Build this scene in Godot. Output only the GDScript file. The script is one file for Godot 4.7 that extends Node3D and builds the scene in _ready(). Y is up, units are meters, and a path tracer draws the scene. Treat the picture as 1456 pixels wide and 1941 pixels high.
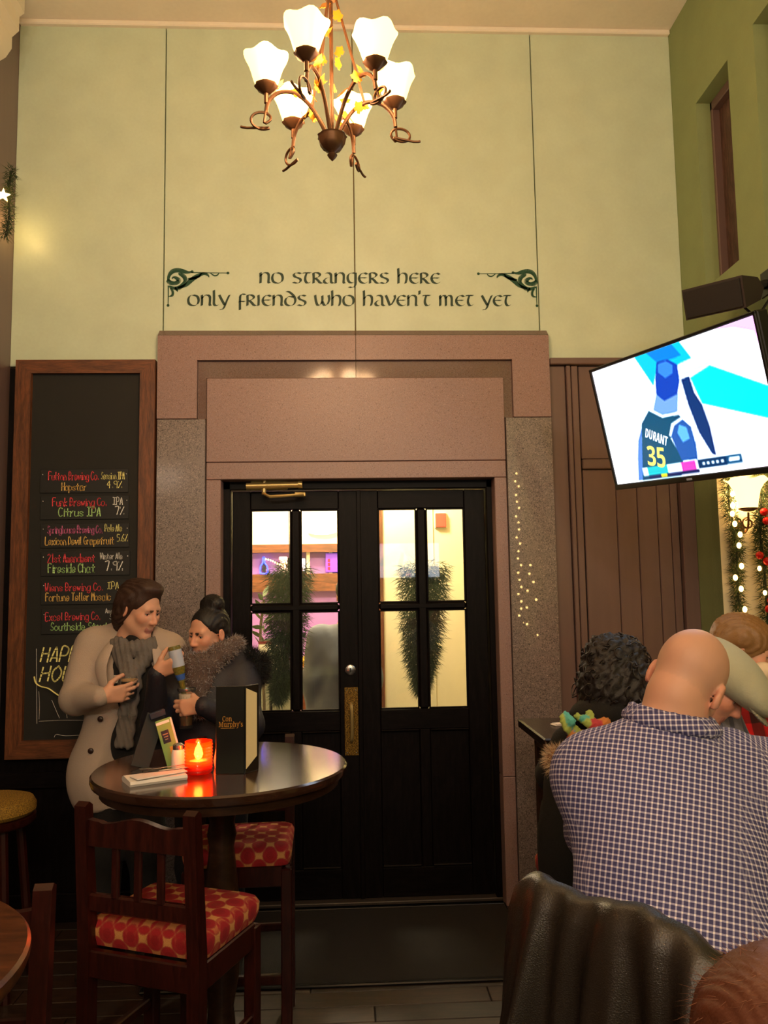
extends Node3D
# A pub corner at night: granite door surround, chandelier, chalkboard, guests.

var M := {}          # materials
var T := {}          # textures
var rng := RandomNumberGenerator.new()

# ---------------------------------------------------------------- geometry
class G:
	var v := PackedVector3Array()
	var c := PackedColorArray()
	var col := Color.WHITE
	var off := Vector3.ZERO
	var crease := 0.76
	func tri(a: Vector3, b: Vector3, d: Vector3):
		v.append(a); v.append(d); v.append(b)
		c.append(col); c.append(col); c.append(col)
	func quad(a, b, d, e):
		tri(a, b, d); tri(a, d, e)
	func box(ce: Vector3, s: Vector3, bev := 0.0, bs := Basis()):
		var h := s * 0.5
		if bev <= 0.0:
			var p = []
			for i in 8:
				p.append(ce + bs * Vector3(h.x if i & 1 else -h.x, h.y if i & 2 else -h.y, h.z if i & 4 else -h.z))
			quad(p[4], p[5], p[7], p[6]); quad(p[1], p[0], p[2], p[3])
			quad(p[5], p[1], p[3], p[7]); quad(p[0], p[4], p[6], p[2])
			quad(p[6], p[7], p[3], p[2]); quad(p[0], p[1], p[5], p[4])
			return self
		var b: float = min(bev, min(h.x, min(h.y, h.z)) * 0.95)
		var f := func(sx, sy, sz, ax):
			var q := Vector3(sx * (h.x - b), sy * (h.y - b), sz * (h.z - b))
			q[ax] += b * [sx, sy, sz][ax]
			return ce + bs * q
		for ax in 3:
			var u := (ax + 1) % 3
			var w := (ax + 2) % 3
			for s1 in [-1, 1]:
				var k = []
				for t in [[-1, -1], [1, -1], [1, 1], [-1, 1]]:
					var g := [0, 0, 0]
					g[ax] = s1; g[u] = t[0]; g[w] = t[1]
					k.append(f.call(g[0], g[1], g[2], ax))
				if s1 > 0: quad(k[0], k[1], k[2], k[3])
				else: quad(k[3], k[2], k[1], k[0])
			for s1 in [-1, 1]:
				for s2 in [-1, 1]:
					var a1 := [0, 0, 0]; var a2 := [0, 0, 0]
					a1[u] = s1; a1[w] = s2; a1[ax] = -1
					a2[u] = s1; a2[w] = s2; a2[ax] = 1
					var p1 = f.call(a1[0], a1[1], a1[2], u)
					var p2 = f.call(a2[0], a2[1], a2[2], u)
					var p3 = f.call(a2[0], a2[1], a2[2], w)
					var p4 = f.call(a1[0], a1[1], a1[2], w)
					if s1 * s2 > 0: quad(p1, p4, p3, p2)
					else: quad(p1, p2, p3, p4)
		for sx in [-1, 1]:
			for sy in [-1, 1]:
				for sz in [-1, 1]:
					var a = f.call(sx, sy, sz, 0); var d = f.call(sx, sy, sz, 1); var e = f.call(sx, sy, sz, 2)
					if sx * sy * sz > 0: tri(a, d, e)
					else: tri(a, e, d)
		return self
	func lathe(prof: Array, seg := 20, xf := Transform3D(), wob = null):
		var rows = []
		for p in prof:
			var row = []
			for i in seg:
				var a := TAU * i / seg
				var r: float = p.x
				var y: float = p.y
				if wob != null:
					var w = wob.call(p, a)
					r = w.x; y = w.y
				row.append(xf * Vector3(cos(a) * r, y, sin(a) * r))
			rows.append(row)
		for j in rows.size() - 1:
			for i in seg:
				var i2 := (i + 1) % seg
				var a = rows[j][i]; var b = rows[j][i2]; var d = rows[j + 1][i2]; var e = rows[j + 1][i]
				if prof[j].x < 1e-5: tri(a, e, d)
				elif prof[j + 1].x < 1e-5: tri(a, e, b)
				else: quad(a, e, d, b)
		return self
	func tube(pts: Array, rad, seg := 8, caps := true, flat := 1.0):
		var n := pts.size()
		var rows = []
		var t0: Vector3 = (pts[1] - pts[0]).normalized()
		var up := Vector3.UP if abs(t0.y) < 0.9 else Vector3.RIGHT
		var sd := t0.cross(up).normalized()
		for j in n:
			var t: Vector3 = (pts[min(j + 1, n - 1)] - pts[max(j - 1, 0)]).normalized()
			sd = (sd - t * sd.dot(t)).normalized()
			var w := t.cross(sd)
			var r: float = rad[j] if rad is Array else rad
			var row = []
			for i in seg:
				var a := TAU * i / seg
				row.append(pts[j] + (sd * cos(a) + w * sin(a) * flat) * r)
			rows.append(row)
		for j in n - 1:
			for i in seg:
				var i2 := (i + 1) % seg
				quad(rows[j][i], rows[j][i2], rows[j + 1][i2], rows[j + 1][i])
		if caps:
			for i in range(1, seg - 1):
				tri(rows[0][0], rows[0][i + 1], rows[0][i])
				tri(rows[n - 1][0], rows[n - 1][i], rows[n - 1][i + 1])
		return self
	func prism(poly: PackedVector2Array, z0: float, z1: float, xf := Transform3D(), sides := true):
		if Geometry2D.is_polygon_clockwise(poly): poly.reverse()
		# is_polygon_clockwise is for y down: make the order counter-clockwise for y up
		var area := 0.0
		for i in poly.size(): area += poly[i].cross(poly[(i + 1) % poly.size()])
		if area < 0: poly.reverse()
		var ix := Geometry2D.triangulate_polygon(poly)
		var P := func(p: Vector2, z): return xf * Vector3(p.x, p.y, z)
		for i in range(0, ix.size(), 3):
			var a := poly[ix[i]]; var b := poly[ix[i + 1]]; var d := poly[ix[i + 2]]
			if (b - a).cross(d - a) < 0:
				var q := b
				b = d; d = q
			tri(P.call(a, z1), P.call(b, z1), P.call(d, z1))
			tri(P.call(a, z0), P.call(d, z0), P.call(b, z0))
		if sides:
			for i in poly.size():
				var a := poly[i]; var b := poly[(i + 1) % poly.size()]
				quad(P.call(a, z0), P.call(b, z0), P.call(b, z1), P.call(a, z1))
		return self
	func ball(ce: Vector3, r: Vector3, seg := 12, rings := 8, bs := Basis()):
		var pr = []
		for j in rings + 1:
			var a := -PI / 2 + PI * j / rings
			pr.append(Vector2(cos(a) if j > 0 and j < rings else 0.0, sin(a)))
		lathe(pr, seg, Transform3D(bs * Basis.from_scale(r), ce))
		return self
	func blade(p: Vector3, d: Vector3, w: Vector3):
		# thin tapering needle or strand with a triangular section
		var n := d.cross(w).normalized() * w.length()
		tri(p - w, p + w, p + d); tri(p + w, p + n, p + d); tri(p + n, p - w, p + d)
	func mesh() -> ArrayMesh:
		var n := v.size() / 3
		var fn := PackedVector3Array()
		fn.resize(n)
		var at := {}
		for f in n:
			var a := v[f * 3]
			fn[f] = (v[f * 3 + 2] - a).cross(v[f * 3 + 1] - a)
		var key = []
		key.resize(v.size())
		for i in v.size():
			var k := Vector3i((v[i] * 20000.0).round())
			key[i] = k
			if at.has(k): at[k].append(i / 3)
			else: at[k] = [i / 3]
		var nn := PackedVector3Array()
		nn.resize(v.size())
		for i in v.size():
			var me := fn[i / 3]
			var ml := me.length()
			var s := Vector3.ZERO
			for f in at[key[i]]:
				var o := fn[f]
				if me.dot(o) > crease * ml * o.length(): s += o
			nn[i] = s.normalized() if s.length() > 1e-14 else Vector3.UP
		if off != Vector3.ZERO:
			for i in v.size(): v[i] -= off
		var arr = []
		arr.resize(Mesh.ARRAY_MAX)
		arr[Mesh.ARRAY_VERTEX] = v
		arr[Mesh.ARRAY_NORMAL] = nn
		arr[Mesh.ARRAY_COLOR] = c
		var m := ArrayMesh.new()
		m.add_surface_from_arrays(Mesh.PRIMITIVE_TRIANGLES, arr)
		return m

# ---------------------------------------------------------------- blended bodies (distance field, surface nets)
class Sdf:
	var ty := []; var a := []; var b := []; var ra := []; var rb := []; var kk := []; var cl := []; var inv := []; var neg := []
	func cap(p: Vector3, q: Vector3, r1: float, r2: float, col := Color.WHITE, k := 0.02, sub := false):
		ty.append(0); a.append(p); b.append(q - p); ra.append(r1); rb.append(r2); kk.append(k); cl.append(col); inv.append(null); neg.append(sub)
		return self
	func ell(p: Vector3, r: Vector3, bs := Basis(), col := Color.WHITE, k := 0.02, sub := false):
		ty.append(1); a.append(p); b.append(r); ra.append(0.0); rb.append(0.0); kk.append(k); cl.append(col); inv.append(bs.orthonormalized().transposed()); neg.append(sub)
		return self
	func one(i: int, p: Vector3) -> float:
		if ty[i] == 0:
			var w: Vector3 = p - a[i]
			var d: Vector3 = b[i]
			var t: float = clamp(w.dot(d) / max(d.length_squared(), 1e-9), 0.0, 1.0)
			return (w - d * t).length() - lerp(ra[i], rb[i], t)
		var q: Vector3 = inv[i] * (p - a[i])
		var r: Vector3 = b[i]
		var e := q / r
		var k0 := e.length()
		var k1 := (e / r).length()
		if k1 < 1e-6: return -min(r.x, min(r.y, r.z))
		return k0 * (k0 - 1.0) / k1
	func val(p: Vector3, ix: Array) -> float:
		var d := 1e3
		for i in ix:
			if neg[i]: continue
			var e := one(i, p)
			var k: float = kk[i]
			var h: float = max(k - abs(d - e), 0.0) / k
			d = min(d, e) - h * h * k * 0.25
		for i in ix:
			if not neg[i]: continue
			var e := -one(i, p)
			var k: float = kk[i]
			var h: float = max(k - abs(d - e), 0.0) / k
			d = max(d, e) + h * h * k * 0.25
		return d
	# returns {v, n, c, i}; push(p, n) -> float moves the skin along its normal
	func nets(cell: float, push = null) -> Dictionary:
		var lo := Vector3.INF; var hi := -Vector3.INF
		var all = []
		for i in ty.size():
			all.append(i)
			if neg[i]: continue
			if ty[i] == 0:
				var m: float = max(ra[i], rb[i])
				for q in [a[i], a[i] + b[i]]:
					lo = lo.min(q - Vector3.ONE * m); hi = hi.max(q + Vector3.ONE * m)
			else:
				var m: float = max(b[i].x, max(b[i].y, b[i].z))
				lo = lo.min(a[i] - Vector3.ONE * m); hi = hi.max(a[i] + Vector3.ONE * m)
		lo -= Vector3.ONE * 0.02; hi += Vector3.ONE * 0.02
		var B := 6
		var nb := Vector3i(((hi - lo) / (cell * B)).ceil())
		var hd := B * cell * 0.8661
		var cells := {}
		var V := PackedVector3Array(); var C := PackedColorArray()
		var edges = []
		var S := PackedFloat32Array()
		var N1 := B + 1
		S.resize(N1 * N1 * N1)
		for bz in nb.z:
			for by in nb.y:
				for bx in nb.x:
					var o := lo + Vector3(bx, by, bz) * (cell * B)
					var ce := o + Vector3.ONE * (cell * B * 0.5)
					var ds = []
					var dm := 1e3
					for i in all:
						var e := one(i, ce)
						ds.append(e)
						if not neg[i]: dm = min(dm, e)
					if dm > hd * 1.25 + 0.02 or dm < -hd * 2.6 - 0.05: continue
					var ix = []
					for i in all:
						if ds[i] < (hd * 1.3 + kk[i] if neg[i] else max(dm, 0.0) + hd * 2.2 + kk[i]): ix.append(i)
					var n := 0
					var some := false
					var first := 0.0
					for z in N1:
						for y in N1:
							for x in N1:
								var d := val(o + Vector3(x, y, z) * cell, ix)
								S[n] = d
								if n == 0: first = d
								elif (d < 0) != (first < 0): some = true
								n += 1
					if not some: continue
					for z in B:
						for y in B:
							for x in B:
								var q := (z * N1 + y) * N1 + x
								var s0 := S[q]
								var cnt := 0
								var sum := Vector3.ZERO
								# twelve edges of the cell
								for ed in [[0, 1, 0, 0, 0, 0], [N1, N1 + 1, 0, 1, 0, 0], [N1 * N1, N1 * N1 + 1, 0, 0, 1, 0], [N1 * N1 + N1, N1 * N1 + N1 + 1, 0, 1, 1, 0], [0, N1, 0, 0, 0, 1], [1, N1 + 1, 1, 0, 0, 1], [N1 * N1, N1 * N1 + N1, 0, 0, 1, 1], [N1 * N1 + 1, N1 * N1 + N1 + 1, 1, 0, 1, 1], [0, N1 * N1, 0, 0, 0, 2], [1, N1 * N1 + 1, 1, 0, 0, 2], [N1, N1 * N1 + N1, 0, 1, 0, 2], [N1 + 1, N1 * N1 + N1 + 1, 1, 1, 0, 2]]:
									var d0 := S[q + ed[0]]; var d1 := S[q + ed[1]]
									if (d0 < 0) == (d1 < 0): continue
									var t := d0 / (d0 - d1)
									var p := Vector3(ed[2], ed[3], ed[4])
									if ed[5] == 0: p.x += t
									elif ed[5] == 1: p.y += t
									else: p.z += t
									sum += p
									cnt += 1
								if cnt == 0: continue
								var g := Vector3i(bx * B + x, by * B + y, bz * B + z)
								cells[g] = V.size()
								var pos := o + (Vector3(x, y, z) + sum / cnt) * cell
								V.append(pos)
								var best := 1e3; var bc := Color.WHITE
								for i in ix:
									if neg[i]: continue
									var e := one(i, pos)
									if e < best: best = e; bc = cl[i]
								C.append(bc)
								if (s0 < 0) != (S[q + 1] < 0): edges.append([g, 0, s0 < 0])
								if (s0 < 0) != (S[q + N1] < 0): edges.append([g, 1, s0 < 0])
								if (s0 < 0) != (S[q + N1 * N1] < 0): edges.append([g, 2, s0 < 0])
		var I := PackedInt32Array()
		var D = [[Vector3i(0, -1, 0), Vector3i(0, 0, -1)], [Vector3i(0, 0, -1), Vector3i(-1, 0, 0)], [Vector3i(-1, 0, 0), Vector3i(0, -1, 0)]]
		for e in edges:
			var g: Vector3i = e[0]
			var u: Vector3i = D[e[1]][0]; var w: Vector3i = D[e[1]][1]
			var k0 = cells.get(g); var k1 = cells.get(g + u); var k2 = cells.get(g + u + w); var k3 = cells.get(g + w)
			if k1 == null or k2 == null or k3 == null: continue
			if e[2]: I.append_array([k0, k2, k1, k0, k3, k2])
			else: I.append_array([k0, k1, k2, k0, k2, k3])
		var NN = _normals(V, I)
		if push != null:
			for i in V.size(): V[i] += NN[i] * float(push.call(V[i], NN[i]))
			NN = _normals(V, I)
		return {"v": V, "n": NN, "c": C, "i": I}
	static func _normals(V, I):
		var NN := PackedVector3Array()
		NN.resize(V.size())
		for t in range(0, I.size(), 3):
			var p: Vector3 = V[I[t]]
			var n: Vector3 = (V[I[t + 2]] - p).cross(V[I[t + 1]] - p)
			NN[I[t]] += n; NN[I[t + 1]] += n; NN[I[t + 2]] += n
		for i in NN.size(): NN[i] = NN[i].normalized()
		return NN

func join(list: Array) -> Dictionary:
	var o := {"v": PackedVector3Array(), "n": PackedVector3Array(), "c": PackedColorArray(), "i": PackedInt32Array()}
	for d in list:
		var k: int = o.v.size()
		o.v.append_array(d.v); o.n.append_array(d.n); o.c.append_array(d.c)
		var ii: PackedInt32Array = d.i
		var jj := PackedInt32Array()
		jj.resize(ii.size())
		for q in ii.size(): jj[q] = ii[q] + k
		o.i.append_array(jj)
	return o

func skin_mesh(d: Dictionary, off: Vector3) -> ArrayMesh:
	var vv: PackedVector3Array = d.v.duplicate()
	for i in vv.size(): vv[i] -= off
	var arr = []
	arr.resize(Mesh.ARRAY_MAX)
	arr[Mesh.ARRAY_VERTEX] = vv; arr[Mesh.ARRAY_NORMAL] = d.n; arr[Mesh.ARRAY_COLOR] = d.c; arr[Mesh.ARRAY_INDEX] = d.i
	var m := ArrayMesh.new()
	m.add_surface_from_arrays(Mesh.PRIMITIVE_TRIANGLES, arr)
	return m

# ---------------------------------------------------------------- nodes
func free_name(parent: Node, called: String) -> String:
	if not parent.has_node(NodePath(called)): return called
	var k := 1
	while parent.has_node(NodePath("%s_%03d" % [called, k])): k += 1
	return "%s_%03d" % [called, k]

func put(o: Node, called: String, parent: Node = self):
	o.name = free_name(parent, called)
	parent.add_child(o)
	return o

func tag(o: Node, label: String, category: String, group := ""):
	o.set_meta("label", label); o.set_meta("category", category)
	if group != "": o.set_meta("group", group)
	return o

func thing(called: String, label: String, category: String, at := Vector3.ZERO, turn := 0.0, group := "") -> Node3D:
	var o := Node3D.new()
	o.position = at; o.rotation.y = turn
	put(o, called)
	return tag(o, label, category, group)

func part(g, called: String, m, parent: Node = self, label := "") -> MeshInstance3D:
	var o := MeshInstance3D.new()
	o.mesh = g.mesh() if g is G else g
	o.material_override = m
	put(o, called, parent)
	if label != "": o.set_meta("label", label)
	return o

func gw(root: Node3D) -> G:
	var g := G.new()
	g.off = root.position
	return g

func setting(called: String) -> Node3D:
	var o := Node3D.new()
	put(o, called)
	o.set_meta("kind", "structure")
	return o

func copy(o: Node3D, at: Vector3, turn: float, label: String, group := "") -> Node3D:
	var r = o.duplicate()
	put(r, String(o.name).rstrip("0123456789").trim_suffix("_"))
	r.position = at; r.rotation = Vector3(0, turn, 0)
	r.set_meta("label", label)
	if group != "": r.set_meta("group", group)
	return r

func smooth(pts: Array, sub := 6) -> Array:
	var o = []
	for i in pts.size() - 1:
		var p0 = pts[max(i - 1, 0)]; var p1 = pts[i]; var p2 = pts[i + 1]; var p3 = pts[min(i + 2, pts.size() - 1)]
		for k in sub:
			o.append(p1.cubic_interpolate(p2, p0, p3, float(k) / sub))
	o.append(pts[-1])
	return o

func fur(g: G, d: Dictionary, n: int, ln: float, w: float, droop := 0.3, mess := 0.6):
	for q in n:
		var i := rng.randi_range(0, d.v.size() - 1)
		var nn: Vector3 = d.n[i]
		var dir := (nn + Vector3(rng.randfn(), rng.randfn(), rng.randfn()) * mess * 0.5 + Vector3.DOWN * droop).normalized()
		var side := dir.cross(Vector3(rng.randfn(), rng.randfn(), rng.randfn())).normalized() * w
		g.blade(d.v[i] - nn * w - g_off(g), dir * ln * rng.randf_range(0.6, 1.3), side)

func g_off(_g: G) -> Vector3:
	return Vector3.ZERO

# ---------------------------------------------------------------- materials
func lin(r: float, g: float, b: float) -> Color:
	return Color(r, g, b).linear_to_srgb()

func mat(col: Color, rough := 0.7, opt := {}) -> StandardMaterial3D:
	var m := StandardMaterial3D.new()
	m.albedo_color = col
	m.roughness = rough
	m.metallic_specular = 0.5
	for k in opt:
		if k == "tex":
			m.albedo_texture = T[opt.tex]; m.uv1_triplanar = true
		elif k == "scale": m.uv1_scale = opt.scale if opt.scale is Vector3 else Vector3.ONE * opt.scale
		elif k == "bump":
			m.normal_enabled = true; m.normal_texture = T[opt.bump]; m.normal_scale = opt.get("bumpk", 0.5); m.uv1_triplanar = true
		elif k == "bumpk": pass
		elif k == "glow":
			m.emission_enabled = true; m.emission = opt.glow; m.emission_energy_multiplier = opt.get("power", 1.0)
		elif k == "power" or k == "sharp": pass
		elif k == "alpha":
			m.transparency = BaseMaterial3D.TRANSPARENCY_ALPHA; m.albedo_color.a = opt.alpha
		elif k == "vcol": m.vertex_color_use_as_albedo = true
		elif k == "sharpness": m.uv1_triplanar_sharpness = opt.sharpness
		elif k == "world": m.uv1_world_triplanar = true
		elif k == "coat":
			m.clearcoat_enabled = true; m.clearcoat = opt.coat; m.clearcoat_roughness = 0.12
		else: m.set(k, opt[k])
	return m

func image_of(n: int, f: Callable) -> ImageTexture:
	var im := Image.create(n, n, false, Image.FORMAT_RGB8)
	for y in n:
		for x in n: im.set_pixel(x, y, f.call(x, y))
	return ImageTexture.create_from_image(im)

func make_textures():
	var fn := FastNoiseLite.new()
	fn.seed = 7; fn.frequency = 0.02; fn.fractal_octaves = 5
	var a := fn.get_seamless_image(256, 256)
	fn.frequency = 0.09; fn.seed = 11
	var b := fn.get_seamless_image(256, 256)
	fn.frequency = 0.3; fn.seed = 5; fn.fractal_octaves = 2
	var d := fn.get_seamless_image(256, 256)
	# grain: stretched by uv scale
	T.grain = image_of(256, func(x, y):
		var q: float = a.get_pixel(x, y).r * 0.5 + b.get_pixel(x, y).r * 0.35 + d.get_pixel(x, y).r * 0.15
		var s: float = clamp(0.74 + (q - 0.45) * 0.8, 0.45, 1.0)
		return Color(s, s, s))
	T.mottle = image_of(256, func(x, y):
		var q: float = a.get_pixel(x, y).r * 0.7 + d.get_pixel(x, y).r * 0.3
		var s: float = clamp(0.94 + (q - 0.45) * 0.07, 0.85, 1.0)
		return Color(s, s, s))
	var nb: Image = b.duplicate()
	nb.convert(Image.FORMAT_RGBA8)
	nb.bump_map_to_normal_map(6.0)
	T.rough_n = ImageTexture.create_from_image(nb)
	rng.seed = 21
	var cells := FastNoiseLite.new()
	cells.noise_type = FastNoiseLite.TYPE_CELLULAR
	cells.cellular_return_type = FastNoiseLite.RETURN_CELL_VALUE
	cells.frequency = 0.22; cells.seed = 3
	var cim := cells.get_seamless_image(512, 512)
	cells.frequency = 0.45; cells.seed = 9
	var dim := cells.get_seamless_image(512, 512)
	T.granite = image_of(512, func(x, y):
		var q: float = cim.get_pixel(x, y).r
		var w: float = dim.get_pixel(x, y).r
		var s := 0.72 + (w - 0.5) * 0.22
		if q < 0.16: s *= 0.62
		elif q > 0.86: s = min(s * 1.25, 1.0)
		return Color(s, s * (0.97 if q > 0.4 else 0.93), s * (0.95 if q > 0.4 else 0.88)))
	T.granite_dark = image_of(512, func(x, y):
		var q: float = cim.get_pixel(x, y).r
		var w: float = dim.get_pixel(x, y).r
		var s := 0.60 + (w - 0.5) * 0.30
		if q < 0.3: s *= 0.60
		elif q > 0.78: s = min(s * 1.35, 1.0)
		return Color(s, s * 0.96, s * 0.93))
	# small blue check of the shirt
	T.check = image_of(64, func(x, y):
		var h: bool = (x % 32) < 10
		var w: bool = (y % 32) < 10
		var n := 0.92 + 0.08 * d.get_pixel(x * 3 % 256, y * 3 % 256).r
		if h and w: return Color(0.95, 0.94, 0.94) * n
		if h or w: return Color(0.64, 0.63, 0.75) * n
		return Color(0.25, 0.25, 0.43) * n)
	# red upholstery with a gold ogee lattice
	T.ogee = image_of(128, func(x, y):
		var u: float = (x % 64) / 64.0
		var w: float = (y % 64) / 64.0
		var best := 9.0
		for o in [[0.5, 0.5], [0.0, 0.0], [1.0, 0.0], [0.0, 1.0], [1.0, 1.0]]:
			best = min(best, Vector2((u - o[0]) / 0.46, (w - o[1]) / 0.5).length())
		var n: float = 0.8 + 0.35 * d.get_pixel(x * 2, y * 2).r
		if best > 0.75: return Color(0.78, 0.54, 0.30) * n
		if best > 0.68: return Color(0.62, 0.28, 0.18) * n
		return (Color(0.60, 0.07, 0.10) if best > 0.36 else Color(0.55, 0.05, 0.08)) * n)
	T.plaid = image_of(64, func(x, y):
		var h: bool = x < 32
		var w: bool = y < 32
		if h and w: return Color(0.06, 0.03, 0.04)
		if h or w: return Color(0.45, 0.03, 0.05)
		return Color(0.86, 0.05, 0.09))
	T.bluecheck = image_of(64, func(x, y):
		var h: bool = x < 22
		var w: bool = y < 10
		if h: return Color(0.52, 0.55, 0.62)
		if w: return Color(0.7, 0.7, 0.74)
		return Color(0.84, 0.83, 0.82))
	T.brass = image_of(128, func(x, y):
		var q: float = b.get_pixel(x * 2, y * 2).r
		return Color(0.75, 0.62, 0.3) if q > 0.5 else Color(0.4, 0.32, 0.16))

func make_materials():
	make_textures()
	M.paint = mat(Color(0.80, 0.862, 0.77), 0.45, {"tex": "mottle", "scale": 0.6})
	M.seam = mat(Color(0.55, 0.48, 0.34), 0.8)
	M.ceiling = mat(Color(0.97, 0.94, 0.88), 0.8, {"tex": "mottle", "scale": 0.4})
	M.green = mat(Color(0.56, 0.62, 0.42), 0.7, {"tex": "mottle", "scale": 0.7})
	M.cream = mat(Color(0.9, 0.87, 0.74), 0.7)
	M.plaster = mat(Color(0.85, 0.82, 0.74), 0.7)
	M.granite = mat(Color(0.77, 0.65, 0.64), 0.42, {"tex": "granite", "scale": 1.9})
	M.granite_polish = mat(Color(0.60, 0.51, 0.50), 0.09, {"tex": "granite", "scale": 1.9})
	M.granite_dark = mat(Color(0.80, 0.75, 0.75), 0.3, {"tex": "granite_dark", "scale": 1.9, "coat": 0.7, "clearcoat_roughness": 0.02})
	M.door = mat(Color(0.085, 0.062, 0.064), 0.42, {"metallic_specular": 0.22, "tex": "grain", "scale": Vector3(7, 0.9, 7)})
	M.door_h = mat(Color(0.085, 0.062, 0.064), 0.42, {"metallic_specular": 0.22, "tex": "grain", "scale": Vector3(0.9, 7, 7)})
	M.wains = mat(Color(0.45, 0.365, 0.35), 0.30, {"tex": "mottle", "scale": Vector3(3, 0.35, 3)})
	M.wains_h = mat(Color(0.45, 0.365, 0.35), 0.30, {"tex": "mottle", "scale": Vector3(0.35, 3, 3)})
	M.pine = mat(Color(0.50, 0.29, 0.16), 0.45, {"tex": "grain", "scale": Vector3(7, 0.8, 7)})
	M.pine_h = mat(Color(0.50, 0.29, 0.16), 0.45, {"tex": "grain", "scale": Vector3(0.8, 7, 7)})
	M.floor = [mat(Color(0.22, 0.145, 0.10), 0.5, {"tex": "grain", "scale": Vector3(0.9, 8, 8)}), mat(Color(0.18, 0.12, 0.085), 0.55, {"tex": "grain", "scale": Vector3(0.8, 9, 9)}), mat(Color(0.24, 0.16, 0.11), 0.5, {"tex": "grain", "scale": Vector3(1.0, 7, 7)})]
	M.gap = mat(Color(0.05, 0.035, 0.025), 0.9)
	M.mat_rug = mat(Color(0.075, 0.055, 0.045), 0.95, {"bump": "rough_n", "scale": 14.0, "bumpk": 1.0})
	M.table = mat(Color(0.27, 0.165, 0.115), 0.16, {"tex": "grain", "scale": Vector3(0.9, 6, 6), "coat": 0.6})
	M.table_edge = mat(Color(0.24, 0.15, 0.095), 0.3, {"tex": "grain", "scale": Vector3(3, 9, 3)})
	M.chair = mat(Color(0.23, 0.075, 0.05), 0.28, {"tex": "grain", "scale": Vector3(8, 1.0, 8)})
	M.fabric = mat(Color(1, 1, 1), 0.9, {"tex": "ogee", "scale": 6.2})
	M.board = mat(Color(0.105, 0.10, 0.09), 0.75, {"tex": "mottle", "scale": 1.1})
	M.slate = mat(Color(0.07, 0.065, 0.062), 0.55)
	M.brass = mat(Color(0.76, 0.67, 0.44), 0.35, {"metallic": 0.7})
	M.steel = mat(Color(0.65, 0.65, 0.66), 0.25, {"metallic": 0.95})
	M.bronze = mat(Color(0.40, 0.275, 0.175), 0.42, {"metallic": 0.65, "tex": "mottle", "scale": 9.0})
	M.gold_leaf = mat(Color(0.85, 0.58, 0.16), 0.38, {"metallic": 0.6})
	M.plate = mat(Color(0.8, 0.75, 0.6), 0.35, {"tex": "brass", "scale": 5.0, "metallic": 0.5})
	M.glass = mat(Color(0.5, 0.52, 0.5), 0.02, {"alpha": 0.04})
	M.shade = mat(Color(0.95, 0.85, 0.62), 0.4, {"glow": Color(1.0, 0.76, 0.42), "power": 5.0})
	M.bulb = mat(Color(1, 0.9, 0.7), 0.4, {"glow": Color(1.0, 0.74, 0.38), "power": 14.0})
	M.black = mat(Color(0.03, 0.03, 0.032), 0.35)
	M.dark_plastic = mat(Color(0.12, 0.10, 0.10), 0.5)
	M.skin = mat(Color.WHITE, 0.55, {"vcol": true})
	M.cloth = mat(Color.WHITE, 0.92, {"vcol": true})
	M.needles = mat(Color(0.15, 0.24, 0.11), 0.7)
	M.ink = mat(Color(0.10, 0.22, 0.17), 0.6)
	M.ink_green = mat(Color(0.03, 0.26, 0.17), 0.6)

# ---------------------------------------------------------------- scene
func _ready():
	var cam := Camera3D.new()
	cam.name = "camera"
	cam.position = Vector3(0, 1.65, 0)
	cam.rotation = Vector3(0.09508, -0.04701, -0.01549)
	cam.fov = rad_to_deg(2.0 * atan(970.5 / 1520.0))
	cam.near = 0.05
	add_child(cam)
	var we := WorldEnvironment.new()
	var env := Environment.new()
	env.background_mode = Environment.BG_COLOR
	env.background_color = Color(0.01, 0.012, 0.02)
	env.tonemap_mode = Environment.TONE_MAPPER_LINEAR
	env.tonemap_exposure = 1.0
	env.sdfgi_enabled = true; env.ssao_enabled = true; env.ssil_enabled = true
	we.environment = env
	add_child(we)
	rng.seed = 4
	make_materials()
	shell()
	surround()
	wall_text()
	panelling()
	door()
	vestibule()
	chandeliers()
	pendants()
	televisions()
	right_wall_things()
	left_wall_things()
	chalkboard()
	furniture()
	tabletop()
	people()

func omni(at: Vector3, col: Color, e: float, r: float, parent: Node = self):
	var l := OmniLight3D.new()
	l.light_color = col; l.light_energy = e; l.light_size = r; l.omni_range = 14.0; l.omni_attenuation = 2.0
	l.shadow_enabled = true
	l.position = at
	l.name = free_name(parent, "lamp_light")
	parent.add_child(l)
	return l

const XL := -1.80
const XR := 1.905
const ZB := -4.32
const ZF := 3.2
const YC := 4.85

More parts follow.
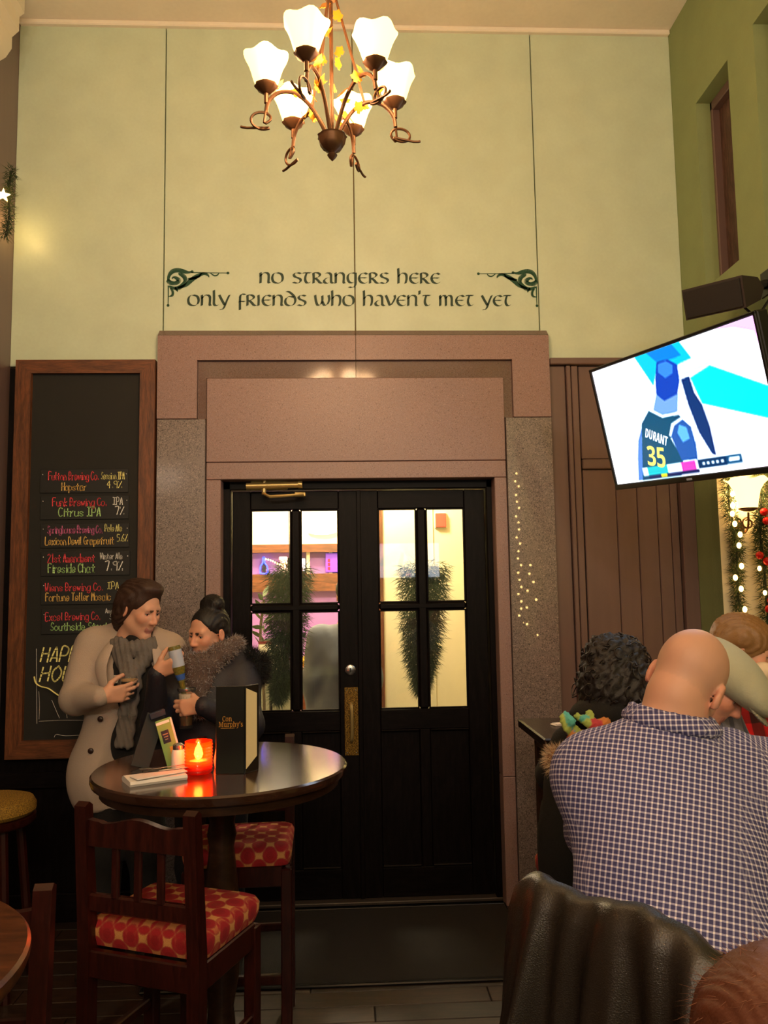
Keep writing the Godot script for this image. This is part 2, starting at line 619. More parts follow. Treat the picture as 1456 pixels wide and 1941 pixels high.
func shell():
	# floor: slab and boards
	var fl := setting("floor")
	part(G.new().box(Vector3(0.05, -0.06, -0.6), Vector3(4.0, 0.1, 8.0)), "subfloor", M.gap, fl)
	var kinds = []
	for s in 3:
		kinds.append([G.new().box(Vector3.ZERO, Vector3(1.196, 0.022, 0.116), 0.0025).mesh(), M.floor[s]])
	var row := 0
	var z := ZB + 0.06
	while z < 1.0:
		var x := XL + 0.25 - fmod(row * 0.47, 1.2)
		while x < XR + 0.6:
			var k = kinds[(row * 7 + int(x * 5.0) + 20) % 3]
			var o = part(k[0], "plank", k[1], fl)
			o.position = Vector3(x, -0.011, z)
			if x - 0.6 < XL or x + 0.6 > XR:
				var l: float = max(x - 0.6, XL); var r: float = min(x + 0.6, XR)
				o.position.x = (l + r) / 2; o.scale.x = max((r - l) / 1.2, 0.02)
			x += 1.2
		z += 0.12; row += 1
	var fs := part(G.new().box(Vector3((XL + XR) / 2, -0.011, (1.0 + ZF) / 2 + 0.02), Vector3(XR - XL, 0.022, ZF - 1.0 + 0.1)), "far_boards", M.floor[0], fl)
	fs.name = "board_field"
	# ceiling
	var ce := setting("ceiling")
	part(G.new().box(Vector3((XL + XR) / 2, YC + 0.06, (ZB + ZF) / 2), Vector3(XR - XL + 0.9, 0.12, ZF - ZB + 0.5)), "slab", M.ceiling, ce)
	# back wall: painted boards over a carcass with a door opening
	var wb := setting("wall_back")
	var zc := ZB - 0.12
	part(G.new().box(Vector3((XL - 1.01) / 2 - 0.05, YC / 2, zc), Vector3(-1.01 - XL + 0.1, YC, 0.2)), "carcass", M.seam, wb)
	part(G.new().box(Vector3((XR + 1.12) / 2 + 0.05, YC / 2, zc), Vector3(XR - 1.12 + 0.1, YC, 0.2)), "carcass", M.seam, wb)
	part(G.new().box(Vector3(0.055, (2.30 + YC) / 2, zc), Vector3(2.13, YC - 2.30, 0.2)), "carcass", M.seam, wb)
	for p in [[XL, -0.991, 2.87], [-0.985, 0.058, 3.02], [0.064, 1.085, 3.02], [1.091, XR, 2.90]]:
		var y1 := 4.825
		part(G.new().box(Vector3((p[0] + p[1]) / 2, (p[2] + y1) / 2, ZB - 0.002), Vector3(p[1] - p[0], y1 - p[2], 0.03), 0.002), "painted_panel", M.paint, wb)
	part(G.new().box(Vector3((XL + XR) / 2, 4.838, ZB + 0.01), Vector3(XR - XL, 0.03, 0.06), 0.006), "top_moulding", M.ceiling, wb)
	# front wall behind the camera
	var wf := setting("wall_front")
	part(G.new().box(Vector3((XL + XR) / 2, YC / 2, ZF + 0.08), Vector3(XR - XL + 0.8, YC + 0.2, 0.16)), "plastered_wall", M.green, wf)
	part(G.new().box(Vector3((XL + XR) / 2, 0.6, ZF - 0.01), Vector3(XR - XL, 1.2, 0.04), 0.004), "wainscot", M.wains, wf)
	# left wall: dark panelled with a green glazed opening
	var wl := setting("wall_left")
	var t := 0.18
	var xl := XL - t / 2
	for b in [[ZB - 0.2, -4.19, 0.0, YC], [-4.19, -3.25, 0.0, 0.95], [-4.19, -3.25, 2.83, YC], [-3.25, ZF, 0.0, YC]]:
		part(G.new().box(Vector3(xl, (b[2] + b[3]) / 2, (b[0] + b[1]) / 2), Vector3(t, b[3] - b[2], b[1] - b[0])), "wall_section", M.wains, wl)
	var w1 := setting("window_1")
	part(G.new().box(Vector3(xl - 0.02, 1.89, -3.72), Vector3(0.012, 1.88, 0.94)), "green_pane", mat(Color(0.06, 0.2, 0.12), 0.08), w1)
	for s in [[-4.175, 0.03], [-4.14, 0.02], [-3.265, 0.03]]:
		part(G.new().box(Vector3(XL - 0.05, 1.89, s[0]), Vector3(0.1, 1.88, s[1]), 0.004), "frame_bar", M.wains, w1)
	part(G.new().box(Vector3(XL - 0.05, 2.815, -3.72), Vector3(0.1, 0.03, 0.94), 0.004), "frame_bar", M.wains, w1)
	part(G.new().box(Vector3(XL - 0.05, 0.965, -3.72), Vector3(0.1, 0.03, 0.94), 0.004), "frame_bar", M.wains, w1)
	# plaster cornice on the left wall
	var tr := setting("trim_2")
	var prof := PackedVector2Array([Vector2(0, 4.85), Vector2(0.12, 4.85), Vector2(0.12, 4.72), Vector2(0.095, 4.70), Vector2(0.095, 4.62), Vector2(0.06, 4.585), Vector2(0.06, 4.52), Vector2(0.03, 4.47), Vector2(0, 4.45)])
	part(G.new().prism(prof, -4.07, ZF, Transform3D(Basis(), Vector3(XL, 0, 0))), "cornice", M.plaster, tr)
	# right wall: green plaster with recessed windows above and an alcove below
	var wr := setting("wall_right")
	var tk := 0.16
	var sec := func(z0, z1, y0, y1):
		part(G.new().box(Vector3(XR + tk / 2, (y0 + y1) / 2, (z0 + z1) / 2), Vector3(tk, y1 - y0, z1 - z0)), "wall_section", M.green, wr)
	sec.call(ZB - 0.1, -4.01, 0.0, YC)
	sec.call(-4.01, -1.2, 4.225, YC)
	sec.call(-4.01, -1.2, 2.48, 3.20)
	sec.call(-4.01, -2.45, 0.0, 0.85)
	sec.call(-2.45, -1.2, 0.0, 2.48)
	sec.call(-3.65, -3.40, 3.20, 4.225)
	sec.call(-3.04, -2.79, 3.20, 4.225)
	sec.call(-2.43, -1.2, 3.20, 4.225)
	sec.call(-1.2, ZF, 0.0, YC)
	var n := 1
	for zz in [[-4.01, -3.65], [-3.40, -3.04], [-2.79, -2.43]]:
		n += 1
		var wn := setting("window_%d" % n)
		var zm: float = (zz[0] + zz[1]) / 2
		part(G.new().box(Vector3(XR + 0.13, 3.71, zm), Vector3(0.03, 1.03, zz[1] - zz[0])), "shutter", mat(Color(0.42, 0.31, 0.27), 0.5, {"tex": "grain", "scale": Vector3(6, 1, 6)}), wn)
		part(G.new().box(Vector3(XR + 0.10, 4.20, zm), Vector3(0.05, 0.05, zz[1] - zz[0]), 0.004), "frame_bar", M.wains, wn)
		part(G.new().box(Vector3(XR + 0.10, 3.71, zz[0] + 0.012), Vector3(0.05, 1.03, 0.024), 0.004), "frame_bar", M.wains, wn)
		part(G.new().box(Vector3(XR + 0.10, 3.71, zz[1] - 0.012), Vector3(0.05, 1.03, 0.024), 0.004), "frame_bar", M.wains, wn)
	# the lit alcove behind the garlands
	var al := setting("wall_alcove")
	part(G.new().box(Vector3(XR + 0.62, 1.24, -4.06), Vector3(1.24, 2.6, 0.1)), "far_cheek", M.cream, al)
	part(G.new().box(Vector3(XR + 0.62, 1.24, -2.40), Vector3(0.9, 2.6, 0.1)), "near_cheek", M.cream, al)
	part(G.new().box(Vector3(XR + 1.0, 1.24, -3.2), Vector3(0.1, 2.6, 1.7)), "rear_panel", M.cream, al)
	part(G.new().box(Vector3(XR + 0.58, 2.53, -3.2), Vector3(0.9, 0.1, 1.7)), "soffit", M.cream, al)
	part(G.new().box(Vector3(XR + 0.58, 0.80, -3.2), Vector3(0.9, 0.1, 1.7)), "sill", M.cream, al)
	part(G.new().box(Vector3(XR + 0.235, 1.67, -3.99), Vector3(0.02, 1.62, 0.04), 0.004), "architrave", M.cream, al)
	part(G.new().box(Vector3(XR + 0.285, 1.67, -3.995), Vector3(0.05, 1.62, 0.03), 0.004), "architrave", M.cream, al)

func surround():
	var tr := setting("trim_1")
	var P := func(a): 
		var q := PackedVector2Array()
		for i in range(0, a.size(), 2): q.append(Vector2(a[i], a[i + 1]))
		return q
	var zf := -4.262
	# hood: two L shaped blocks meeting at the middle seam
	part(G.new().prism(P.call([-1.006, 2.571, -0.795, 2.571, -0.795, 2.891, 0.059, 2.891, 0.059, 3.027, -1.006, 3.027]), ZB, zf), "hood_block", M.granite, tr)
	part(G.new().prism(P.call([1.123, 2.571, 0.917, 2.571, 0.917, 2.891, 0.062, 2.891, 0.062, 3.027, 1.123, 3.027]), ZB, zf), "hood_block", M.granite, tr)
	for s in [[-1.006, 0.059], [0.062, 1.123]]:
		var g := G.new()
		var a := Vector3(s[0], 3.028, zf); var b := Vector3(s[1], 3.028, zf)
		var c := Vector3(s[1], 3.066, ZB + 0.016); var d := Vector3(s[0], 3.066, ZB + 0.016)
		var e := Vector3(s[0], 3.028, ZB); var f := Vector3(s[1], 3.028, ZB)
		g.quad(a, b, c, d); g.tri(a, d, e); g.tri(b, f, c); g.quad(d, c, f, e)
		part(g, "sloped_cap", M.granite_polish, tr)
	# polished sunk band
	part(G.new().prism(P.call([-0.793, 2.571, -0.748, 2.571, -0.748, 2.796, 0.059, 2.796, 0.059, 2.889, -0.793, 2.889]), ZB, zf - 0.024), "sunk_band", M.granite_polish, tr)
	part(G.new().prism(P.call([0.915, 2.571, 0.869, 2.571, 0.869, 2.796, 0.062, 2.796, 0.062, 2.889, 0.915, 2.889]), ZB, zf - 0.024), "sunk_band", M.granite_polish, tr)
	var bl := func(x0, x1, y0, y1, z1, m, nm):
		part(G.new().box(Vector3((x0 + x1) / 2, (y0 + y1) / 2, (z1 - 4.5) / 2), Vector3(x1 - x0, y1 - y0, z1 + 4.5), 0.003), nm, m, tr)
	bl.call(-0.745, 0.868, 2.336, 2.793, zf - 0.012, M.granite, "lintel")
	bl.call(-0.745, 0.868, 2.242, 2.333, zf - 0.014, M.granite, "lintel")
	bl.call(-0.745, -0.668, 0.66, 2.240, zf - 0.014, M.granite, "jamb_stone")
	bl.call(-0.745, -0.668, 0.0, 0.657, zf - 0.014, M.granite, "jamb_stone")
	bl.call(0.803, 0.869, 0.66, 2.240, zf - 0.014, M.granite, "jamb_stone")
	bl.call(0.803, 0.869, 0.0, 0.657, zf - 0.014, M.granite, "jamb_stone")
	bl.call(-1.006, -0.749, 0.0, 2.568, zf - 0.003, M.granite_dark, "pilaster")
	bl.call(0.872, 1.126, 0.0, 2.568, zf - 0.003, M.granite_dark, "pilaster")

# ---- lettering: broad pen strokes, points in tenths of the letter height
const UNCIAL := {
	"o": [11.6, [[5, 10, 2, 9, 0.7, 5.5, 1.6, 1.6, 5, 0, 8.6, 1.2, 9.8, 4.8, 8.6, 8.6, 5, 10]]],
	"n": [10.6, [[1, 10, 1.2, 5, 1, 0], [1, 6.5, 3, 9.3, 6, 10, 8, 8.4, 8.2, 5, 8, 1, 9, 0]]],
	"s": [9.2, [[7.4, 9, 5, 10, 2.3, 9.5, 1.4, 7.8, 2.6, 6, 5.2, 5, 7.2, 3.6, 7, 1.4, 4.5, 0, 0.8, 0.9]]],
	"t": [8.4, [[0, 9.6, 3, 10, 7, 9.8], [3.6, 10, 2.3, 6, 2.3, 2.5, 4, 0.1, 6.8, 1.1]]],
	"r": [9.4, [[1, 10, 1.2, 5, 1, 0], [1, 9.7, 4, 10.2, 6.6, 8.6, 6, 6.4, 2, 4.8], [2.6, 5, 5, 2.6, 6.6, 0.6, 8.6, 0]]],
	"a": [10, [[2, 9.4, 4.6, 10, 6.8, 8.4, 7, 4, 7.2, 1, 9, 0], [7, 5.6, 3.4, 5, 1, 3, 1.4, 0.8, 3.8, 0, 7, 2.4]]],
	"g": [10, [[8, 9.4, 5, 10, 1.8, 8.4, 1, 5, 2.2, 1.4, 5, 0.4, 7.8, 2.4], [8, 9.8, 8, 3, 7.4, -2.4, 5, -4, 2, -3.4]]],
	"e": [9.6, [[8.2, 8.6, 5.5, 10, 2.3, 8.4, 1, 5, 2.3, 1.5, 5.5, 0, 8.6, 1.4], [1.2, 5, 4, 5.4, 7.4, 5.2]]],
	"h": [10.4, [[1, 14.5, 1.2, 7, 1, 0], [1, 6.4, 3, 9.2, 6, 9.9, 8, 8.2, 8.2, 4, 7.2, 0]]],
	"l": [5.8, [[1, 14.5, 1.2, 7, 1.2, 1.6, 2.8, 0, 5, 0.6]]],
	"y": [9.8, [[0, 10, 2.4, 5, 4.8, 0.6], [9, 10, 6.8, 5, 4.6, -1, 3, -3.4, 0.8, -3.6]]],
	"f": [7.6, [[2.2, 9, 2, 3, 2, -4], [2.2, 8.6, 3.6, 11, 6.8, 10.4], [0.8, 3.6, 3, 4, 6.2, 3.8]]],
	"i": [4.2, [[1.4, 10, 1.6, 5, 1.4, 0]]],
	"d": [11.4, [[2.2, 13.6, 5, 12.6, 8.6, 9, 9.8, 5, 8.4, 1.2, 5, 0, 1.8, 1.2, 0.8, 4.4, 2.2, 7.6, 5, 8.8, 8.4, 8]]],
	"w": [14.6, [[0.4, 10, 1.2, 4, 2.8, 0.4, 5.4, 1.4, 6.8, 5, 6.8, 9.6], [6.8, 4, 8.6, 0.4, 11.4, 1.6, 13, 6, 12.4, 10]]],
	"v": [9.8, [[0.4, 10, 2.6, 4, 4.2, 0.4, 7, 4, 8.6, 7.6, 8.2, 10]]],
	"'": [3.4, [[0.8, 14.5, 0.8, 12.6, 0.5, 10.8]]],
	"m": [14.6, [[1, 10, 1.2, 5, 1, 0], [1, 6.8, 3, 9.6, 5.4, 9.6, 6.2, 7, 6.2, 0], [6.2, 6.8, 8, 9.6, 10.6, 9.6, 11.6, 7, 11.5, 1, 12.6, 0]]],
	" ": [6.5, []]}

func pen_letter(strokes: Array, at: Vector3, sx: float, sy: float) -> G:
	var g := G.new()
	var nib := Vector2(1.08, 0.46)
	for st in strokes:
		var pts = []
		for i in range(0, st.size(), 2): pts.append(Vector2(st[i], st[i + 1]))
		pts = smooth(pts, 5)
		for i in pts.size() - 1:
			var a: Vector2 = pts[i]; var b: Vector2 = pts[i + 1]
			var d := (b - a).normalized() * 0.14
			var nd := Vector2(-d.y, d.x) * 1.6
			var k := nib
			if abs(d.cross(nib)) < 0.06: k = nib * 0.6 + nd
			var q = [a - k, a + k, b + k, b - k]
			var w = []
			for e in q: w.append(at + Vector3(e.x * sx, e.y * sy, 0))
			if (q[1] - q[0]).cross(q[2] - q[0]) < 0: w.reverse()
			g.quad(w[0], w[1], w[2], w[3])
	return g

func text_width(s: String) -> float:
	var w := 0.0
	for ch in s: w += UNCIAL[ch][0]
	return w - 1.4

func wall_text():
	var zt := ZB + 0.0145
	for ln in [["no strangers here", -0.466, 0.533, 3.336], ["only friends who haven't met yet", -0.857, 0.930, 3.208]]:
		var root := thing("wall_lettering", "dark green Celtic lettering reading %s on the pale panelled wall" % ln[0], "lettering", Vector3(ln[1], ln[3], zt), 0, "painted motto")
		var sx: float = (ln[2] - ln[1]) / text_width(ln[0])
		var x := 0.0
		for ch in ln[0]:
			var u = UNCIAL[ch]
			if u[1].size() > 0: part(pen_letter(u[1], Vector3(x, 0, 0), sx, 0.0060), "letter", M.ink, root)
			x += u[0] * sx
	for s in [1, -1]:
		var cx: float = -0.972 if s > 0 else 1.086
		var root := thing("corner_scroll", "green leafy corner scroll painted at the %s of the motto" % ("left end" if s > 0 else "right end"), "ornament", Vector3(cx, 3.41, zt), 0, "painted corner scrolls")
		root.scale.x = s
		var g := G.new()
		var band := func(pts, ws):
			var q = smooth(pts, 6)
			var n: int = q.size()
			for i in n - 1:
				var d: Vector2 = (q[i + 1] - q[i]).normalized()
				var nn := Vector2(-d.y, d.x)
				var w0: float = lerp(ws[int(floor(float(i) / 6))], ws[min(int(floor(float(i) / 6)) + 1, ws.size() - 1)], fmod(i, 6) / 6.0)
				var w1: float = lerp(ws[int(floor(float(i) / 6))], ws[min(int(floor(float(i) / 6)) + 1, ws.size() - 1)], fmod(i, 6) / 6.0 + 0.1666)
				var k = [q[i] - nn * w0, q[i + 1] - nn * w1, q[i + 1] + nn * w1, q[i] + nn * w0]
				var w = []
				for e in k: w.append(Vector3(e.x, e.y, 0))
				g.quad(w[0], w[1], w[2], w[3])
		var V := func(x, y): return Vector2(x, -y) * 0.000356
		# outline taken in 0.36 mm steps from the upper left corner
		band.call([V.call(25, 170), V.call(40, 90), V.call(90, 25), V.call(170, 5), V.call(260, 25), V.call(330, 40), V.call(380, 30)], [0.006, 0.009, 0.0125, 0.013, 0.012, 0.007, 0.004])
		band.call([V.call(20, 160), V.call(50, 200), V.call(120, 215), V.call(170, 195), V.call(190, 165), V.call(150, 130), V.call(110, 115), V.call(85, 140)], [0.010, 0.013, 0.011, 0.012, 0.012, 0.009, 0.006, 0.003])
		band.call([V.call(40, 260), V.call(110, 290), V.call(180, 290), V.call(240, 250), V.call(290, 180), V.call(270, 110), V.call(210, 70), V.call(180, 60)], [0.005, 0.009, 0.012, 0.012, 0.011, 0.012, 0.009, 0.003])
		band.call([V.call(170, 290), V.call(300, 240), V.call(370, 170), V.call(450, 110), V.call(560, 60), V.call(630, 80), V.call(650, 120)], [0.005, 0.010, 0.013, 0.012, 0.008, 0.006, 0.001])
		band.call([V.call(330, 150), V.call(420, 130), V.call(500, 100), V.call(540, 50), V.call(620, 50)], [0.006, 0.008, 0.006, 0.004, 0.002])
		band.call([V.call(60, 290), V.call(95, 340), V.call(95, 400), V.call(60, 420), V.call(35, 420)], [0.004, 0.007, 0.007, 0.004, 0.002])
		band.call([V.call(670, 50), V.call(730, 90), V.call(780, 80), V.call(800, 50)], [0.002, 0.004, 0.004, 0.002])
		band.call([V.call(130, 280), V.call(160, 320), V.call(170, 350)], [0.006, 0.006, 0.001])
		band.call([V.call(28, 250), V.call(30, 400), V.call(28, 560)], [0.0035, 0.003, 0.002])
		band.call([V.call(380, 40), V.call(600, 45), V.call(930, 48)], [0.003, 0.0022, 0.0018])
		part(g, "scroll", M.ink_green, root)
		for p in [V.call(940, 48), V.call(28, 565), V.call(390, 28)]:
			var dots := G.new()
			for i in 10:
				var a := TAU * i / 10
				dots.tri(Vector3(p.x, p.y, 0), Vector3(p.x + cos(a) * 0.008, p.y + sin(a) * 0.008, 0), Vector3(p.x + cos(a + TAU / 10) * 0.008, p.y + sin(a + TAU / 10) * 0.008, 0))
			part(dots, "dot", M.ink_green, root)

func panelling():
	# dark timber panelling on the back wall, right of the granite
	var w := setting("trim_3")
	var zb := ZB
	var bx := func(x0, x1, y0, y1, d, nm, m, bev := 0.004):
		part(G.new().box(Vector3((x0 + x1) / 2, (y0 + y1) / 2, zb + d / 2 - 0.02), Vector3(x1 - x0, y1 - y0, d + 0.04), bev), nm, m, w)
	bx.call(1.130, 1.905, 0.0, 2.90, 0.004, "backing", M.gap, 0.0)
	bx.call(1.130, 1.218, 0.0, 2.862, 0.020, "stile", M.wains)
	bx.call(1.222, 1.246, 0.0, 2.862, 0.034, "bead", M.wains)
	bx.call(1.252, 1.288, 0.0, 2.862, 0.026, "stile", M.wains)
	bx.call(1.130, 1.905, 2.868, 2.904, 0.045, "cap_rail", M.wains_h)
	bx.call(1.296, 1.905, 2.285, 2.338, 0.030, "rail", M.wains_h)
	bx.call(1.296, 1.822, 2.342, 2.862, 0.014, "upper_panel", M.wains)
	var xs = [1.296, 1.478, 1.594, 1.704, 1.778, 1.822]
	for i in xs.size() - 1:
		bx.call(xs[i] + 0.0015, xs[i + 1] - 0.0015, 0.12, 2.281, 0.016, "board", M.wains)
	bx.call(1.826, 1.905, 0.0, 2.281, 0.045, "post", M.wains)
	bx.call(1.826, 1.905, 2.342, 2.862, 0.045, "post", M.wains)
	bx.call(1.296, 1.822, 0.0, 0.118, 0.035, "skirting", M.wains_h)
	# left of the granite, below the chalkboard
	bx.call(XL, -1.012, 0.0, 2.86, 0.010, "backing", M.door, 0.0)
	bx.call(XL, -1.012, 0.66, 0.74, 0.035, "rail", M.door_h)
	bx.call(XL, -1.012, 0.0, 0.14, 0.035, "skirting", M.door_h)

func door():
	var d := setting("door_1")
	var zd := -4.42          # face of the leaves
	var bar := func(parent, x0, x1, y0, y1, z1, th, nm, m, bev := 0.004):
		return part(G.new().box(Vector3((x0 + x1) / 2, (y0 + y1) / 2, z1 - th / 2), Vector3(x1 - x0, y1 - y0, th), bev), nm, m, parent)
	var fr := Node3D.new()
	put(fr, "door_frame", d)
	bar.call(fr, -0.70, -0.630, 0.0, 2.27, zd + 0.045, 0.12, "frame_post", M.door)
	bar.call(fr, 0.772, 0.84, 0.0, 2.27, zd + 0.045, 0.12, "frame_post", M.door)
	bar.call(fr, -0.70, 0.84, 2.197, 2.30, zd + 0.045, 0.12, "frame_head", M.door_h)
	bar.call(d, -0.70, 0.84, 0.0, 0.018, zd + 0.05, 0.14, "threshold", mat(Color(0.22, 0.19, 0.17), 0.45), 0.004)
	for side in 2:
		var lf := Node3D.new()
		put(lf, "door_leaf", d)
		var x0 := -0.626 if side == 0 else 0.066
		var x1 := 0.062 if side == 0 else 0.769
		var a := [-0.527, -0.306, -0.255, -0.045] if side == 0 else [0.173, 0.386, 0.440, 0.654]
		bar.call(lf, x0, a[0], 0.02, 2.193, zd, 0.05, "stile", M.door)
		bar.call(lf, a[3], x1, 0.02, 2.193, zd, 0.05, "stile", M.door)
		bar.call(lf, a[0], a[3], 2.091, 2.193, zd, 0.05, "rail", M.door_h)
		bar.call(lf, a[0], a[3], 0.890, 0.997, zd, 0.05, "rail", M.door_h)
		bar.call(lf, a[0], a[3], 0.02, 0.172, zd, 0.05, "rail", M.door_h)
		bar.call(lf, a[1], a[2], 0.997, 2.091, zd, 0.046, "glazing_bar", M.door, 0.01)
		bar.call(lf, a[0], a[3], 1.532, 1.572, zd + 0.001, 0.046, "glazing_bar", M.door_h, 0.01)
		var mx: float = (a[1] + a[2]) / 2
		bar.call(lf, mx - 0.028, mx + 0.028, 0.172, 0.890, zd, 0.05, "lower_stile", M.door)
		for q in [[a[0], mx - 0.028], [mx + 0.028, a[3]]]:
			bar.call(lf, q[0], q[1], 0.172, 0.890, zd - 0.02, 0.02, "sunk_panel", M.door)
			bar.call(lf, q[0] + 0.002, q[1] - 0.002, 0.172, 0.184, zd + 0.004, 0.03, "moulding", M.door_h, 0.005)
			bar.call(lf, q[0] + 0.002, q[1] - 0.002, 0.880, 0.890, zd + 0.003, 0.03, "moulding", M.door_h, 0.004)
		for q in [[a[0], a[1]], [a[2], a[3]]]:
			for y in [[0.997, 1.532], [1.572, 2.091]]:
				bar.call(lf, q[0], q[1], y[0], y[1], zd - 0.022, 0.006, "pane", M.glass, 0.0)
				for e in [[q[0], q[0] + 0.008, y[0], y[1]], [q[1] - 0.008, q[1], y[0], y[1]], [q[0], q[1], y[0], y[0] + 0.008], [q[0], q[1], y[1] - 0.008, y[1]]]:
					bar.call(lf, e[0], e[1], e[2], e[3], zd - 0.008, 0.012, "glazing_bead", M.door, 0.002)
	bar.call(d, 0.055, 0.078, 0.02, 2.193, zd + 0.012, 0.014, "cover_strip", M.door, 0.003)
	# brass closer with its arm
	var cl := thing("door_closer", "brass door closer with folded arm on the door head", "door closer", Vector3(-0.40, 2.20, zd + 0.05))
	part(G.new().tube([Vector3(-0.14, 0.012, 0.03), Vector3(0.155, 0.020, 0.03)], 0.019, 12), "cylinder", M.brass, cl)
	part(G.new().tube([Vector3(0.14, 0.020, 0.03), Vector3(0.162, 0.0205, 0.03)], 0.023, 12), "end_cap", M.brass, cl)
	part(G.new().tube([Vector3(-0.045, 0.05, 0.03), Vector3(-0.045, -0.035, 0.03)], 0.012, 10), "pivot", M.brass, cl)
	part(G.new().box(Vector3(-0.02, 0.02, 0.0), Vector3(0.20, 0.05, 0.02), 0.004), "mounting_plate", M.brass, cl)
	part(G.new().tube([Vector3(-0.05, -0.028, 0.045), Vector3(-0.01, -0.05, 0.075), Vector3(0.10, -0.044, 0.07), Vector3(0.17, -0.036, 0.05)], 0.008, 8), "arm", M.brass, cl)
	part(G.new().box(Vector3(0.15, -0.036, 0.035), Vector3(0.06, 0.024, 0.03), 0.004), "shoe", M.brass, cl)
	# lock, plate and pull
	var lk := thing("door_lock", "round steel lock cylinder above the door pull", "lock", Vector3(0.012, 1.213, zd))
	part(G.new().lathe([Vector2(0, 0.012), Vector2(0.02, 0.012), Vector2(0.028, 0.008), Vector2(0.030, 0)], 20, Transform3D(Basis(Vector3.RIGHT, PI / 2), Vector3.ZERO)), "rose", M.steel, lk)
	part(G.new().box(Vector3(0, 0, 0.014), Vector3(0.006, 0.022, 0.006), 0.001), "keyway", M.black, lk)
	var pl := thing("door_pull", "worn brass push plate with upright pull handle on left leaf", "door handle", Vector3(0.015, 0.94, zd))
	part(G.new().box(Vector3(0, 0, 0.003), Vector3(0.074, 0.36, 0.006), 0.002), "plate", M.plate, pl)
	part(G.new().tube(smooth([Vector3(0, 0.085, 0.004), Vector3(0, 0.095, 0.04), Vector3(0.002, 0.05, 0.055), Vector3(0.002, -0.05, 0.055), Vector3(0, -0.095, 0.04), Vector3(0, -0.085, 0.004)], 5), 0.009, 8), "grip", M.brass, pl)
	for p in [[-0.025, 0.165], [0.025, 0.165], [-0.025, -0.165], [0.025, -0.165]]:
		part(G.new().ball(Vector3(p[0], p[1], 0.006), Vector3(0.004, 0.004, 0.003), 8, 4), "screw", M.steel, pl)
	tag_mat()

func tag_mat():
	var g := G.new()
	g.box(Vector3(0, 0.006, 0), Vector3(1.66, 0.012, 0.78), 0.005)
	var o := thing("door_mat", "wide dark entrance mat on the floor before the doors", "mat", Vector3(-0.03, 0.001, -3.92))
	part(g, "pile", M.mat_rug, o)
	for x in [-0.835, 0.835]:
		part(G.new().box(Vector3(x, 0.006, 0), Vector3(0.02, 0.011, 0.80), 0.004), "rubber_edge", M.black, o)
	for z in [-0.4, 0.4]:
		part(G.new().box(Vector3(0, 0.006, z), Vector3(1.69, 0.011, 0.02), 0.004), "rubber_edge", M.black, o)

